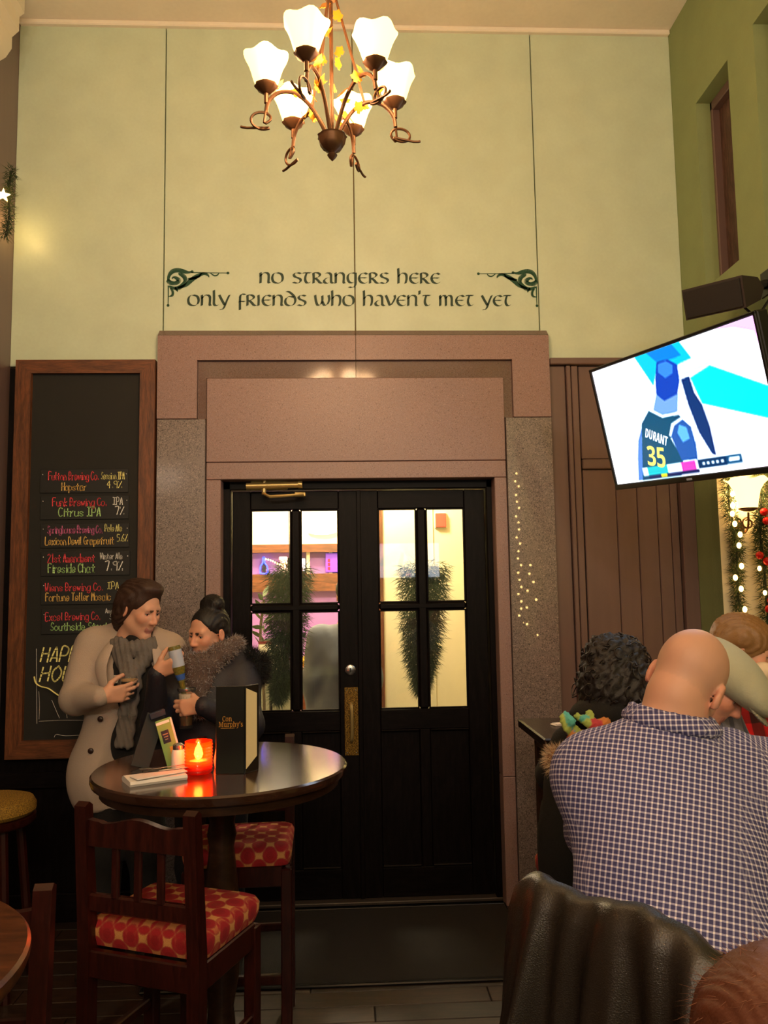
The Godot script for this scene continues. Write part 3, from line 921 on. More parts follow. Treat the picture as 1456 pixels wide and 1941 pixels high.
# ---------------------------------------------------------------- chandelier
func make_chandelier(called, label) -> Node3D:
	var root := thing(called, label, "chandelier", Vector3.ZERO, 0, "hanging chandeliers")
	part(G.new().lathe([Vector2(0, -0.002), Vector2(0.004, 0.002), Vector2(0.011, 0.010), Vector2(0.016, 0.018), Vector2(0.010, 0.024), Vector2(0.014, 0.030), Vector2(0.028, 0.038), Vector2(0.038, 0.054), Vector2(0.042, 0.074), Vector2(0.046, 0.079), Vector2(0.036, 0.078), Vector2(0, 0.070)], 20, Transform3D(), func(p, a): return Vector2(p.x * (1.0 + (0.05 * cos(a * 9) if p.y > 0.036 else 0.0)), p.y)), "finial_cup", M.bronze, root)
	part(G.new().tube([Vector3(0, 0.06, 0), Vector3(0, 0.55, 0)], 0.006, 8), "stem", M.bronze, root)
	var top := 0.62
	part(G.new().lathe([Vector2(0, 0.53), Vector2(0.018, 0.54), Vector2(0.022, 0.56), Vector2(0.012, 0.575), Vector2(0.006, 0.60), Vector2(0, 0.60)], 12), "top_hub", M.bronze, root)
	var leaf := func() -> G:
		var q := PackedVector2Array()
		for i in 22:
			var a := TAU * i / 22
			var r: float = 0.020 * (0.62 + 0.38 * abs(cos(a * 2.5)) + (0.16 if i % 2 == 0 else 0.0))
			q.append(Vector2(sin(a) * r * 0.85, cos(a) * r))
		return G.new().prism(q, -0.0007, 0.0007)
	var lm: ArrayMesh = leaf.call().mesh()
	var links = G.new()
	for arm in 6:
		var a := deg_to_rad([-20, 40, 100, 160, 220, 280][arm])
		var out := Vector3(sin(a), 0, cos(a))
		var at := func(r, y): return out * r + Vector3(0, y, 0)
		var nd := Node3D.new()
		put(nd, "arm", root)
		part(G.new().tube(smooth([at.call(0.012, 0.07), at.call(0.035, 0.12), at.call(0.07, 0.175), at.call(0.115, 0.208), at.call(0.165, 0.205), at.call(0.198, 0.172), at.call(0.206, 0.135)], 5), 0.0062, 8), "branch", M.bronze, nd)
		# curl under the lamp
		var tw := out.cross(Vector3.UP)
		var cv = [at.call(0.204, 0.150)]
		for i in 15:
			var t := i / 14.0
			var an := -PI * 0.6 - t * TAU * 1.12
			cv.append(at.call(0.222 + cos(an) * 0.030, 0.115 + sin(an) * 0.022 - 0.012 * t) + tw * 0.022 * (t - 0.5))
		cv.append(at.call(0.262, 0.085) + tw * 0.012); cv.append(at.call(0.283, 0.088) + tw * 0.014)
		part(G.new().tube(smooth(cv, 2), 0.0042, 6), "curl", M.bronze, nd)
		part(G.new().tube([at.call(0.205, 0.165), at.call(0.205, 0.205)], 0.007, 8), "neck", M.bronze, nd)
		var xf := Transform3D(Basis(), at.call(0.205, 0.195))
		part(G.new().lathe([Vector2(0, 0), Vector2(0.012, 0.002), Vector2(0.024, 0.012), Vector2(0.033, 0.020), Vector2(0.036, 0.026), Vector2(0.030, 0.030), Vector2(0, 0.030)], 18, xf, func(p, q): return Vector2(p.x * (1.0 + (0.06 * cos(q * 8) if p.x > 0.02 else 0.0)), p.y)), "cup", M.bronze, nd)
		var pr = [Vector2(0.026, 0.024), Vector2(0.034, 0.030), Vector2(0.040, 0.046), Vector2(0.046, 0.067), Vector2(0.053, 0.088), Vector2(0.061, 0.106), Vector2(0.068, 0.119), Vector2(0.065, 0.121), Vector2(0.058, 0.106), Vector2(0.050, 0.088), Vector2(0.043, 0.067), Vector2(0.037, 0.046), Vector2(0.030, 0.033), Vector2(0, 0.032)]
		part(G.new().lathe(pr, 36, xf, func(p, q):
			var t: float = clamp((p.y - 0.05) / 0.09, 0.0, 1.0)
			return Vector2(p.x * (1.0 + 0.07 * t * cos(q * 5 + arm)), p.y + 0.009 * t * t * cos(q * 5 + arm))), "lamp_shade", M.shade, nd)
		omni(at.call(0.205, 0.265), Color(1.0, 0.81, 0.62), E_CH, 0.03, root)
		# rods to the hub on every other arm
		if arm % 2 == 0:
			part(G.new().tube([at.call(0.105, 0.205), at.call(0.06, 0.38), at.call(0.012, 0.56)], 0.0045, 6), "rod", M.bronze, root)
		for k in 3:
			var t := [0.3, 0.62, 0.9][k] as float
			var p: Vector3 = at.call(lerp(0.03, 0.17, t), lerp(0.10, 0.215, sqrt(t))) + Vector3(rng.randf_range(-0.02, 0.02), rng.randf_range(0.005, 0.03), rng.randf_range(-0.02, 0.02))
			var o := part(lm, "leaf", M.gold_leaf, nd)
			o.position = p
			o.rotation = Vector3(rng.randf_range(-0.9, 0.9), rng.randf_range(-PI, PI), rng.randf_range(-0.8, 0.8))
	for k in 10:
		var o := part(lm, "leaf", M.gold_leaf, root)
		var y := 0.2 + 0.035 * k
		var an := k * 2.4
		o.position = Vector3(cos(an) * 0.03 * (1.4 - k * 0.08), y, sin(an) * 0.03 * (1.4 - k * 0.08))
		o.rotation = Vector3(rng.randf_range(-0.7, 0.7), an, rng.randf_range(-0.7, 0.7))
	return root

const E_CH := 0.245

func chandeliers():
	var c := make_chandelier("chandelier", "six-armed bronze chandelier with glowing bell shades hanging above the door")
	c.position = Vector3(-0.032, 2.986, -2.40)
	var add_chain := func(root: Node3D):
		var h: float = YC - root.position.y
		var n := int((h - 0.60) / 0.034)
		var ring = []
		for i in 13:
			var a := TAU * i / 12
			ring.append(Vector3(cos(a) * 0.009, sin(a) * 0.020, 0))
		var lm: ArrayMesh = G.new().tube(ring, 0.0022, 5, false).mesh()
		for i in n:
			var o := part(lm, "chain_link", M.bronze, root)
			o.position = Vector3(0, 0.615 + 0.034 * i, 0)
			o.rotation.y = PI / 2 * (i % 2)
		part(G.new().lathe([Vector2(0, h - 0.035), Vector2(0.02, h - 0.033), Vector2(0.05, h - 0.012), Vector2(0.06, h), Vector2(0, h)], 18), "ceiling_rose", M.bronze, root)
	var b := copy(c, Vector3(-0.35, 3.35, 0.7), 0.4, "second bronze chandelier, behind the viewer over the room", "hanging chandeliers")
	var d := copy(c, Vector3(0.75, 3.35, 2.2), 0.9, "third bronze chandelier, farthest behind the viewer", "hanging chandeliers")
	for r in [c, b, d]: add_chain.call(r)

func pendants():
	# opal globes hanging over the bar behind the viewer
	var g0: Node3D = null
	for i in 3:
		var at := Vector3([-1.05, 0.1, 1.2][i], 3.1, 1.75)
		if g0 == null:
			g0 = thing("pendant_lamp", "opal globe pendant behind the viewer nearest the left wall", "lamp", at, 0, "globe pendants over the bar")
			part(G.new().ball(Vector3.ZERO, Vector3.ONE * 0.12, 24, 14), "lamp_globe", mat(Color(0.95, 0.92, 0.86), 0.3, {"glow": Color(1.0, 0.85, 0.68), "power": 3.0}), g0)
			part(G.new().lathe([Vector2(0.05, 0.105), Vector2(0.055, 0.12), Vector2(0.02, 0.15), Vector2(0, 0.152)], 16), "cap", M.brass, g0)
			part(G.new().tube([Vector3(0, 0.14, 0), Vector3(0, YC - 3.1, 0)], 0.006, 6), "rod", M.brass, g0)
			omni(Vector3.ZERO, Color(1.0, 0.90, 0.80), E_PEND, 0.1, g0)
		else: copy(g0, at, 0, "opal globe pendant behind the viewer, %s" % ["", "middle of the row", "nearest the right wall"][i])

const E_PEND := 2.0

# ---------------------------------------------------------------- beyond the doors
func needle_volume(g: G, n: int, at, ln: float, w: float):
	# at(t) gives [centre, radii, outward bias] along the bough
	for i in n:
		var q = at.call(rng.randf())
		var d := Vector3(rng.randfn(), rng.randfn(), rng.randfn()).normalized()
		var r: Vector3 = q[1]
		var p: Vector3 = q[0] + d * r * pow(rng.randf(), 0.5)
		var dir: Vector3 = (d + q[2] + Vector3(rng.randfn(), rng.randfn(), rng.randfn()) * 0.35).normalized()
		g.blade(p, dir * ln * rng.randf_range(0.6, 1.3), dir.cross(Vector3(rng.randfn(), rng.randfn(), rng.randfn())).normalized() * w)

func stuff(o: Node) -> Node:
	o.set_meta("kind", "stuff")
	return o

func vestibule():
	var v := setting("wall_vestibule")
	var bx := func(x0, x1, y0, y1, z0, z1, nm, m):
		return part(G.new().box(Vector3((x0 + x1) / 2, (y0 + y1) / 2, (z0 + z1) / 2), Vector3(x1 - x0, y1 - y0, z1 - z0)), nm, m, v)
	var purple := mat(Color(0.62, 0.44, 0.72), 0.8)
	bx.call(-1.75, 1.75, -0.1, 0.0, -7.3, -4.5, "paved_floor", mat(Color(0.45, 0.42, 0.36), 0.5))
	bx.call(-1.75, 1.75, 2.955, 3.05, -7.3, -4.54, "ceiling_board", M.cream)
	bx.call(-1.75, -1.65, 0.0, 3.0, -7.3, -4.54, "side_wall", M.cream)
	bx.call(1.65, 1.75, 0.0, 3.0, -5.6, -4.54, "side_wall", M.cream)
	bx.call(0.24, 1.75, 0.0, 3.0, -5.7, -5.6, "partition", M.cream)
	bx.call(0.24, 0.34, 0.0, 3.0, -7.3, -5.7, "partition_return", M.cream)
	bx.call(0.21, 0.25, 0.0, 3.0, -5.62, -5.57, "corner_post", M.pine)
	bx.call(0.60, 0.605, 0.0, 3.0, -5.6, -5.592, "pleat", M.cream)
	bx.call(-1.75, 0.34, 2.04, 3.0, -7.3, -7.2, "upper_wall", M.cream)
	bx.call(-1.75, 0.34, 0.95, 2.04, -7.3, -7.2, "violet_wall", purple)
	bx.call(-1.75, 0.34, 0.0, 0.95, -7.3, -7.2, "lower_wall", mat(Color(0.4, 0.4, 0.33), 0.7))
	bx.call(-1.65, 0.24, 1.98, 2.05, -7.2, -7.08, "beam", M.pine_h)
	bx.call(-1.65, 0.24, 1.635, 1.79, -7.2, -7.1, "beam", M.pine_h)
	for x in [-0.36, -0.16]:
		bx.call(x, x + 0.03, 1.79, 1.98, -7.2, -7.15, "mullion", M.cream)
	# ceiling lamp of the vestibule
	var lamp := thing("vestibule_lamp", "round white ceiling lamp in the vestibule behind the doors", "lamp", Vector3(0.1, 2.95, -5.15))
	part(G.new().lathe([Vector2(0, -0.10), Vector2(0.08, -0.095), Vector2(0.14, -0.065), Vector2(0.165, -0.02), Vector2(0.165, -0.002)], 24), "lamp_glass", mat(Color(1, 0.95, 0.85), 0.4, {"glow": Color(1, 0.87, 0.62), "power": 5.0}), lamp)
	part(G.new().lathe([Vector2(0.165, -0.03), Vector2(0.18, -0.03), Vector2(0.18, -0.002), Vector2(0.165, -0.002)], 24), "lamp_rim", M.brass, lamp)
	omni(Vector3(0.1, 2.78, -5.15), Color(1.0, 0.92, 0.74), E_VEST, 0.12)
	var lamp2 := thing("ceiling_lamp", "oval lamp on the upper wall of the bar beyond", "lamp", Vector3(-0.22, 2.165, -7.17))
	part(G.new().ball(Vector3.ZERO, Vector3(0.13, 0.03, 0.04), 16, 8), "lamp_glass", mat(Color(1, 0.95, 0.85), 0.4, {"glow": Color(1, 0.92, 0.75), "power": 4.0}), lamp2)
	omni(Vector3(-0.5, 2.75, -6.4), Color(1.0, 0.90, 0.76), E_VEST * 0.7, 0.1)
	var lamp3 := thing("bar_lamp", "small round ceiling lamp in the bar beyond", "lamp", Vector3(-0.5, 2.95, -6.4))
	part(G.new().lathe([Vector2(0, -0.09), Vector2(0.07, -0.085), Vector2(0.11, -0.05), Vector2(0.12, 0)], 20), "lamp_glass", mat(Color(1, 0.95, 0.85), 0.4, {"glow": Color(1, 0.87, 0.62), "power": 4.0}), lamp3)
	# neon bottle
	var nb := thing("neon_sign", "blue neon bottle sign on the violet wall beyond the left door", "sign", Vector3(-0.735, 1.86, -7.13))
	part(G.new().tube(smooth([Vector3(-0.03, -0.06, 0), Vector3(-0.028, 0.0, 0), Vector3(-0.008, 0.03, 0), Vector3(-0.006, 0.075, 0), Vector3(0.008, 0.075, 0), Vector3(0.010, 0.03, 0), Vector3(0.030, 0.0, 0), Vector3(0.032, -0.06, 0), Vector3(-0.03, -0.06, 0)], 4), 0.007, 6), "neon_tube", mat(Color(0.2, 0.3, 1), 0.4, {"glow": Color(0.12, 0.2, 1.0), "power": 7.0}), nb)
	part(G.new().tube(smooth([Vector3(-0.065, -0.075, 0), Vector3(0, -0.085, 0), Vector3(0.08, -0.07, 0)], 4), 0.005, 6), "neon_tube", mat(Color(0.2, 0.2, 1), 0.4, {"glow": Color(0.2, 0.1, 0.9), "power": 3.0}), nb)
	part(G.new().box(Vector3(0, -0.005, -0.025), Vector3(0.03, 0.10, 0.03), 0.003), "mount", M.dark_plastic, nb)
	var sg := thing("lit_sign", "glowing white and violet sign above the shelf beyond", "sign", Vector3(-0.44, 1.87, -7.14))
	part(G.new().box(Vector3.ZERO, Vector3(0.14, 0.11, 0.03), 0.004), "sign_face", mat(Color(0.9, 0.9, 1), 0.4, {"glow": Color(0.86, 0.8, 1.0), "power": 1.6}), sg)
	part(G.new().box(Vector3(0, 0, -0.02), Vector3(0.15, 0.12, 0.03), 0.003), "sign_case", M.dark_plastic, sg)
	var s2 := thing("violet_sign", "violet glowing panel behind the shelf beyond the left door", "sign", Vector3(-0.09, 1.885, -7.15))
	part(G.new().box(Vector3.ZERO, Vector3(0.20, 0.17, 0.03), 0.004), "sign_face", mat(Color(0.5, 0.25, 0.8), 0.4, {"glow": Color(0.36, 0.12, 0.75), "power": 0.6}), s2)
	for k in 3: part(G.new().box(Vector3(-0.07, 0.02 - k * 0.035, 0.018), Vector3(0.02, 0.026, 0.008), 0.002), "red_mark", mat(Color(0.9, 0.1, 0.2), 0.4, {"glow": Color(0.9, 0.03, 0.12), "power": 1.0}), s2)
	# stocking
	var st := thing("christmas_stocking", "white and pink christmas stocking hanging from the beam beyond", "stocking", Vector3(-0.56, 1.92, -7.10))
	var sp := PackedVector2Array([Vector2(-0.03, 0), Vector2(0.03, 0.005), Vector2(0.045, -0.10), Vector2(0.085, -0.15), Vector2(0.075, -0.185), Vector2(0.03, -0.18), Vector2(-0.005, -0.12)])
	part(G.new().prism(sp, -0.012, 0.012), "sock", mat(Color(0.95, 0.78, 0.85), 0.9), st)
	part(G.new().box(Vector3(0, 0.005, 0), Vector3(0.075, 0.035, 0.035), 0.008), "cuff", mat(Color(0.95, 0.93, 0.95), 0.95), st)
	part(G.new().ball(Vector3(0.12, -0.10, 0.02), Vector3(0.05, 0.035, 0.03), 12, 8), "red_pompom", mat(Color(0.75, 0.05, 0.08), 0.9), st)
	# string of warm lights beyond
	var sl := thing("fairy_lights", "short arc of warm fairy lights beside the blue neon bottle", "fairy lights", Vector3(-0.60, 1.93, -7.08))
	var arc = []
	for i in 12:
		var t := i / 11.0
		arc.append(Vector3(-0.11 + 0.22 * t, 0.015 * sin(t * PI * 2) - 0.045 * sin(t * PI), 0))
	part(G.new().tube(arc, 0.0025, 5), "wire", M.black, sl)
	for p in arc: part(G.new().ball(p + Vector3(0, -0.008, 0), Vector3(0.007, 0.009, 0.007), 8, 5), "fairy_bulb", M.bulb, sl)
	# plant
	var pp := thing("potted_plant", "tall leafy pot plant beyond the left door", "plant", Vector3(-0.66, 0.0, -6.25))
	part(G.new().lathe([Vector2(0, 0), Vector2(0.12, 0), Vector2(0.15, 0.30), Vector2(0.16, 0.32), Vector2(0.14, 0.32), Vector2(0.13, 0.29), Vector2(0, 0.29)], 18), "pot", mat(Color(0.35, 0.2, 0.14), 0.6), pp)
	part(G.new().tube(smooth([Vector3(0, 0.28, 0), Vector3(0.02, 0.8, 0.01), Vector3(-0.01, 1.3, 0), Vector3(0.02, 1.58, 0)], 5), 0.012, 6), "stem", mat(Color(0.25, 0.2, 0.12), 0.7), pp)
	var lq := PackedVector2Array([Vector2(0, 0), Vector2(0.016, 0.03), Vector2(0.018, 0.06), Vector2(0.010, 0.095), Vector2(0, 0.12), Vector2(-0.010, 0.095), Vector2(-0.018, 0.06), Vector2(-0.016, 0.03)])
	var lmesh: ArrayMesh = G.new().prism(lq, -0.001, 0.001).mesh()
	for i in 26:
		var o := part(lmesh, "leaf", mat(Color(0.24, 0.30, 0.14), 0.5), pp)
		o.position = Vector3(0.01, 0.95 + 0.026 * i, 0)
		o.rotation = Vector3(0.5, i * 2.399, 1.0 + 0.5 * sin(i * 1.7))
	# notice on a stand
	var ns := thing("notice_stand", "white notice with dark red bars on a stand beyond the left door", "notice", Vector3(-0.545, 0.0, -5.75))
	part(G.new().box(Vector3(0, 1.175, 0), Vector3(0.17, 0.24, 0.008), 0.002), "notice", mat(Color(0.93, 0.91, 0.84), 0.6), ns)
	for y in [1.285, 1.065]: part(G.new().box(Vector3(0, y, 0.005), Vector3(0.17, 0.02, 0.004)), "red_bar", mat(Color(0.4, 0.08, 0.07), 0.6), ns)
	for k in 4: part(G.new().box(Vector3(0, 1.215 - k * 0.022, 0.0048), Vector3(0.09 - 0.012 * (k % 2), 0.005, 0.002)), "print_line", mat(Color(0.45, 0.4, 0.38), 0.7), ns)
	part(G.new().tube([Vector3(0, 0.01, -0.012), Vector3(0, 1.2, -0.012)], 0.012, 8), "post", M.black, ns)
	part(G.new().lathe([Vector2(0, 0), Vector2(0.14, 0), Vector2(0.13, 0.015), Vector2(0, 0.02)], 20), "foot", M.black, ns)
	# cabinet with brass knob
	var cb := thing("cabinet", "narrow orange-brown wooden cabinet with brass knob beyond the left door", "cabinet", Vector3(-0.285, 0.0, -5.95))
	part(G.new().box(Vector3(0, 0.55, 0), Vector3(0.13, 1.1, 0.3), 0.006), "body", mat(Color(0.55, 0.30, 0.17), 0.45, {"tex": "grain", "scale": Vector3(6, 1, 6)}), cb)
	var dr := part(G.new().box(Vector3(0, 0.56, 0.155), Vector3(0.11, 1.0, 0.016), 0.004), "cabinet_door", mat(Color(0.60, 0.33, 0.19), 0.4, {"tex": "grain", "scale": Vector3(6, 1, 6)}), cb)
	part(G.new().ball(Vector3(-0.01, 1.0, 0.175), Vector3(0.014, 0.014, 0.014), 10, 6), "knob", M.brass, dr)
	part(G.new().ball(Vector3(0, 1.13, 0.02), Vector3(0.06, 0.05, 0.05), 12, 6), "yellow_jar", mat(Color(0.9, 0.7, 0.1), 0.3), cb)
	# small red sign
	var rs := thing("red_sign", "small square red wall sign seen through the right door", "sign", Vector3(0.66, 2.12, -5.585))
	part(G.new().box(Vector3.ZERO, Vector3(0.075, 0.10, 0.025), 0.004), "sign_face", mat(Color(0.85, 0.32, 0.26), 0.5), rs)
	part(G.new().box(Vector3(0, 0, -0.01), Vector3(0.085, 0.11, 0.015), 0.003), "sign_case", M.cream, rs)
	# evergreen swags on the doors
	for k in 2:
		var cx := -0.325 if k == 0 else 0.437
		var sw := thing("evergreen_swag", "evergreen teardrop swag hanging behind the %s door glass" % ["left", "right"][k], "swag", Vector3(cx, 1.80, -4.56), 0, "swags on the doors")
		var g := G.new()
		needle_volume(g, 9000, func(t):
			if k == 0:
				var w: float = 0.135 * (1.0 - 0.30 * t) if t < 0.7 else 0.135 * (0.79 - (t - 0.7) * 1.9)
				return [Vector3(-0.015 * t - 0.05 * t * t, -0.03 - 0.72 * t, 0), Vector3(w, 0.05, 0.045), Vector3(0, -0.7, 0)]
			var w2: float = 0.16 * (1.0 - 0.5 * t) * (1.0 if t < 0.75 else 1.0 - (t - 0.75) * 2.4)
			return [Vector3(-0.03 * t, -0.03 - 0.68 * t, 0), Vector3(w2, 0.05, 0.045), Vector3(0, -0.8, 0)], 0.055, 0.0022)
		stuff(part(g, "needles", M.needles, sw))
		var tw := G.new()
		tw.tube(smooth([Vector3(0, 0.03, 0), Vector3(0, -0.2, 0.005), Vector3(-0.02, -0.5, 0), Vector3(-0.05, -0.7, 0)], 5), [0.012, 0.012, 0.012, 0.012, 0.012, 0.011, 0.011, 0.010, 0.010, 0.009, 0.008, 0.007, 0.006, 0.005, 0.004, 0.003], 6)
		part(tw, "stem", mat(Color(0.2, 0.14, 0.08), 0.8), sw)
		part(G.new().tube([Vector3(0, 0.02, 0.0), Vector3(0, 0.36, 0.05)], 0.002, 5), "hanger", M.black, sw)

const E_VEST := 5.0

# ---------------------------------------------------------------- televisions
func draw_poly(im: Image, pts: Array, col: Color):
	var q := PackedVector2Array()
	var w := im.get_width(); var h := im.get_height()
	var lo := Vector2(9999, 9999); var hi := Vector2(-9999, -9999)
	for i in range(0, pts.size(), 2):
		var p := Vector2(pts[i] * w, pts[i + 1] * h)
		q.append(p); lo = lo.min(p); hi = hi.max(p)
	for y in range(max(0, int(lo.y)), min(h, int(hi.y) + 2)):
		for x in range(max(0, int(lo.x)), min(w, int(hi.x) + 2)):
			if Geometry2D.is_point_in_polygon(Vector2(x + 0.5, y + 0.5), q): im.set_pixel(x, y, col)

func tv_picture() -> ImageTexture:
	var im := Image.create(480, 270, false, Image.FORMAT_RGB8)
	im.fill(Color(0.97, 0.98, 1.0))
	draw_poly(im, [0.624, 0.279, 0.741, 0.232, 0.996, 0.471, 1.07, 0.536, 1.047, 0.73, 0.963, 0.679, 0.657, 0.483], Color(0.0, 0.88, 0.90))
	draw_poly(im, [0.319, 0, 0.605, 0, 0.656, 0.151, 0.566, 0.162, 0.45, 0.112, 0.399, 0.26], Color(0.0, 0.62, 0.75))
	draw_poly(im, [0.40, 0, 0.56, 0, 0.60, 0.10, 0.46, 0.11], Color(0.0, 0.40, 0.70))
	draw_poly(im, [0.783, 0, 1.0, 0, 1.0, 0.25, 0.985, 0.10, 0.90, 0.035], Color(0.98, 0.62, 0.98))
	draw_poly(im, [0.567, 0.157, 0.728, 0.179, 0.819, 0.081, 0.643, 0.016, 0.68, 0.11, 0.658, 0.141], Color(0.78, 0.82, 0.97))
	draw_poly(im, [0.575, 0.16, 0.728, 0.179, 0.758, 0.18, 0.742, 0.228, 0.564, 0.258], Color(0.70, 0.72, 0.95))
	draw_poly(im, [0.57, 0.27, 0.619, 0.267, 0.627, 0.392, 0.655, 0.492, 0.671, 0.66, 0.671, 0.875, 0.651, 0.86, 0.605, 0.684, 0.58, 0.47], Color(0.02, 0.16, 0.36))
	draw_poly(im, [0.405, 0.33, 0.536, 0.362, 0.509, 0.501, 0.422, 0.508, 0.363, 0.447], Color(0.36, 0.52, 0.72))
	draw_poly(im, [0.45, 0.091, 0.517, 0.096, 0.567, 0.157, 0.56, 0.277, 0.53, 0.371, 0.444, 0.396, 0.405, 0.33, 0.419, 0.217], Color(0.03, 0.20, 0.58))
	draw_poly(im, [0.455, 0.11, 0.505, 0.105, 0.54, 0.15, 0.53, 0.21, 0.48, 0.23, 0.445, 0.17], Color(0.16, 0.42, 0.74))
	draw_poly(im, [0.268, 0.55, 0.245, 0.66, 0.20, 0.99, 0.16, 0.99, 0.19, 0.80, 0.22, 0.66], Color(0.25, 0.42, 0.75))
	draw_poly(im, [0.345, 0.426, 0.413, 0.51, 0.506, 0.516, 0.524, 0.552, 0.457, 0.593, 0.433, 0.695, 0.478, 0.878, 0.448, 0.993, 0.19, 0.992, 0.268, 0.531], Color(0.0, 0.24, 0.36))
	draw_poly(im, [0.345, 0.426, 0.413, 0.50, 0.506, 0.506, 0.510, 0.525, 0.410, 0.522, 0.335, 0.445], Color(0.93, 0.96, 1.0))
	draw_poly(im, [0.523, 0.557, 0.566, 0.632, 0.573, 0.77, 0.564, 0.884, 0.47, 0.876, 0.437, 0.674, 0.465, 0.595], Color(0.10, 0.28, 0.55))
	draw_poly(im, [0.50, 0.60, 0.54, 0.63, 0.545, 0.72, 0.50, 0.74, 0.48, 0.66], Color(0.30, 0.58, 0.80))
	draw_poly(im, [0.426, 0.67, 0.455, 0.580, 0.524, 0.545, 0.530, 0.565, 0.470, 0.600, 0.437, 0.68], Color(0.93, 0.96, 1.0))
	# scoreboard strip
	draw_poly(im, [0.205, 0.89, 0.56, 0.89, 0.56, 0.96, 0.205, 0.96], Color(0.90, 0.93, 0.96))
	draw_poly(im, [0.24, 0.89, 0.37, 0.89, 0.37, 0.96, 0.24, 0.96], Color(0.05, 0.62, 0.66))
	draw_poly(im, [0.46, 0.89, 0.545, 0.89, 0.545, 0.96, 0.46, 0.96], Color(0.86, 0.20, 0.60))
	draw_poly(im, [0.56, 0.89, 0.72, 0.89, 0.72, 0.955, 0.56, 0.955], Color(0.0, 0.16, 0.30))
	draw_poly(im, [0.72, 0.89, 0.80, 0.89, 0.80, 0.95, 0.72, 0.95], Color(0.05, 0.25, 0.40))
	draw_poly(im, [0.24, 0.96, 0.56, 0.96, 0.56, 0.985, 0.24, 0.985], Color(0.05, 0.12, 0.3))
	draw_poly(im, [0.32, 0.96, 0.36, 0.96, 0.36, 0.985, 0.32, 0.985], Color(0.85, 0.75, 0.15))
	for k in 5: draw_poly(im, [0.585 + k * 0.026, 0.91, 0.60 + k * 0.026, 0.91, 0.60 + k * 0.026, 0.935, 0.585 + k * 0.026, 0.935], Color(0.8, 0.88, 0.95))
	draw_poly(im, [0.735, 0.905, 0.79, 0.905, 0.785, 0.935, 0.73, 0.935], Color(0.9, 0.95, 1.0))
	im.resize(160, 90, Image.INTERPOLATE_LANCZOS)
	im.resize(480, 270, Image.INTERPOLATE_CUBIC)
	return ImageTexture.create_from_image(im)

func make_tv(called, label, pic: Texture2D, power: float) -> Node3D:
	var w := 0.95; var h := 0.546
	var root := thing(called, label, "television", Vector3.ZERO, 0, "wall televisions")
	part(G.new().box(Vector3(0, 0, -0.03), Vector3(w, h, 0.05), 0.006), "casing", M.black, root)
	var b := 0.014
	part(G.new().box(Vector3(0, h / 2 - b / 2, -0.001), Vector3(w, b, 0.012), 0.003), "bezel", M.black, root)
	part(G.new().box(Vector3(0, -h / 2 + 0.012, -0.001), Vector3(w, 0.024, 0.012), 0.003), "bezel", M.black, root)
	for s in [-1, 1]: part(G.new().box(Vector3(s * (w / 2 - b / 2), 0, -0.001), Vector3(b, h, 0.012), 0.003), "bezel", M.black, root)
	var m := mat(Color(0.02, 0.02, 0.02), 0.25)
	m.emission_enabled = true
	m.emission = Color.WHITE
	m.emission_operator = BaseMaterial3D.EMISSION_OP_MULTIPLY
	m.emission_texture = pic
	m.emission_energy_multiplier = power
	var q := QuadMesh.new()
	q.size = Vector2(w - 2 * b, h - 0.038)
	var sc := part(q, "screen", m, root)
	sc.position = Vector3(0, 0.005, -0.003)
	var lg := G.new()
	lg.box(Vector3(0, -h / 2 + 0.011, 0.006), Vector3(0.03, 0.008, 0.002), 0.0005)
	part(lg, "maker_mark", mat(Color(0.6, 0.65, 0.75), 0.4), root)
	var al := AreaLight3D.new()
	al.area_size = q.size
	al.light_color = Color(0.75, 0.88, 1.0); al.light_energy = 0.3; al.shadow_enabled = true
	al.rotation.y = PI
	al.position = Vector3(0, 0.005, 0.012)
	al.name = "screen_light"
	# an area light shines along its own -z
	root.add_child(al)
	return root

func glow_text(s: String, size: float, m, parent: Node, at: Vector3, rot := 0.0, squash := 1.0):
	var t := TextMesh.new()
	var f := SystemFont.new()
	f.font_names = PackedStringArray(["Droid Sans"]); f.font_weight = 700
	t.font = f; t.text = s; t.font_size = 64; t.pixel_size = size / 46.0; t.depth = 0.0006
	var o := part(t, "lettering", m, parent)
	o.position = at; o.rotation.z = rot; o.scale = Vector3(squash, 1, 1)
	return o

func televisions():
	var pic := tv_picture()
	var tv := make_tv("television", "tilted wall television showing a basketball player from behind", pic, 2.3)
	tv.position = Vector3(1.2814, 2.3097, -3.0076)
	tv.basis = Basis.from_euler(Vector3(0.25308, -1.28373, -0.05316))
	var mw := mat(Color(0.1, 0.1, 0.1), 0.4, {"glow": Color(0.92, 0.96, 1.0), "power": 2.0})
	var my := mat(Color(0.1, 0.1, 0.1), 0.4, {"glow": Color(0.95, 0.85, 0.42), "power": 1.8})
	var uv := func(u, v): return Vector3((u - 0.5) * 0.922, (0.5 - v) * 0.508 + 0.005, -0.0026)
	glow_text("DURANT", 0.038, mw, tv, uv.call(0.343, 0.66), -0.42, 0.62)
	glow_text("35", 0.082, my, tv, uv.call(0.315, 0.818), -0.2, 0.9)
	# wall bracket
	var inv := tv.transform.affine_inverse()
	part(G.new().box(Vector3(0, 0.0, -0.075), Vector3(0.3, 0.3, 0.04), 0.006), "mount_plate", M.dark_plastic, tv)
	part(G.new().tube([Vector3(0, 0, -0.09), inv * Vector3(1.62, 2.42, -3.12), inv * Vector3(1.90, 2.60, -3.05)], 0.02, 8), "bracket_arm", M.dark_plastic, tv)
	# the set on the wall behind the viewer, seen mirrored in the door glass
	var t2 := make_tv("television", "second television on the wall behind the viewer", pic, 2.3)
	t2.position = Vector3(0.92, 2.06, ZF - 0.08)
	t2.rotation.y = PI
	t2.get_node("screen").rotation.y = 0

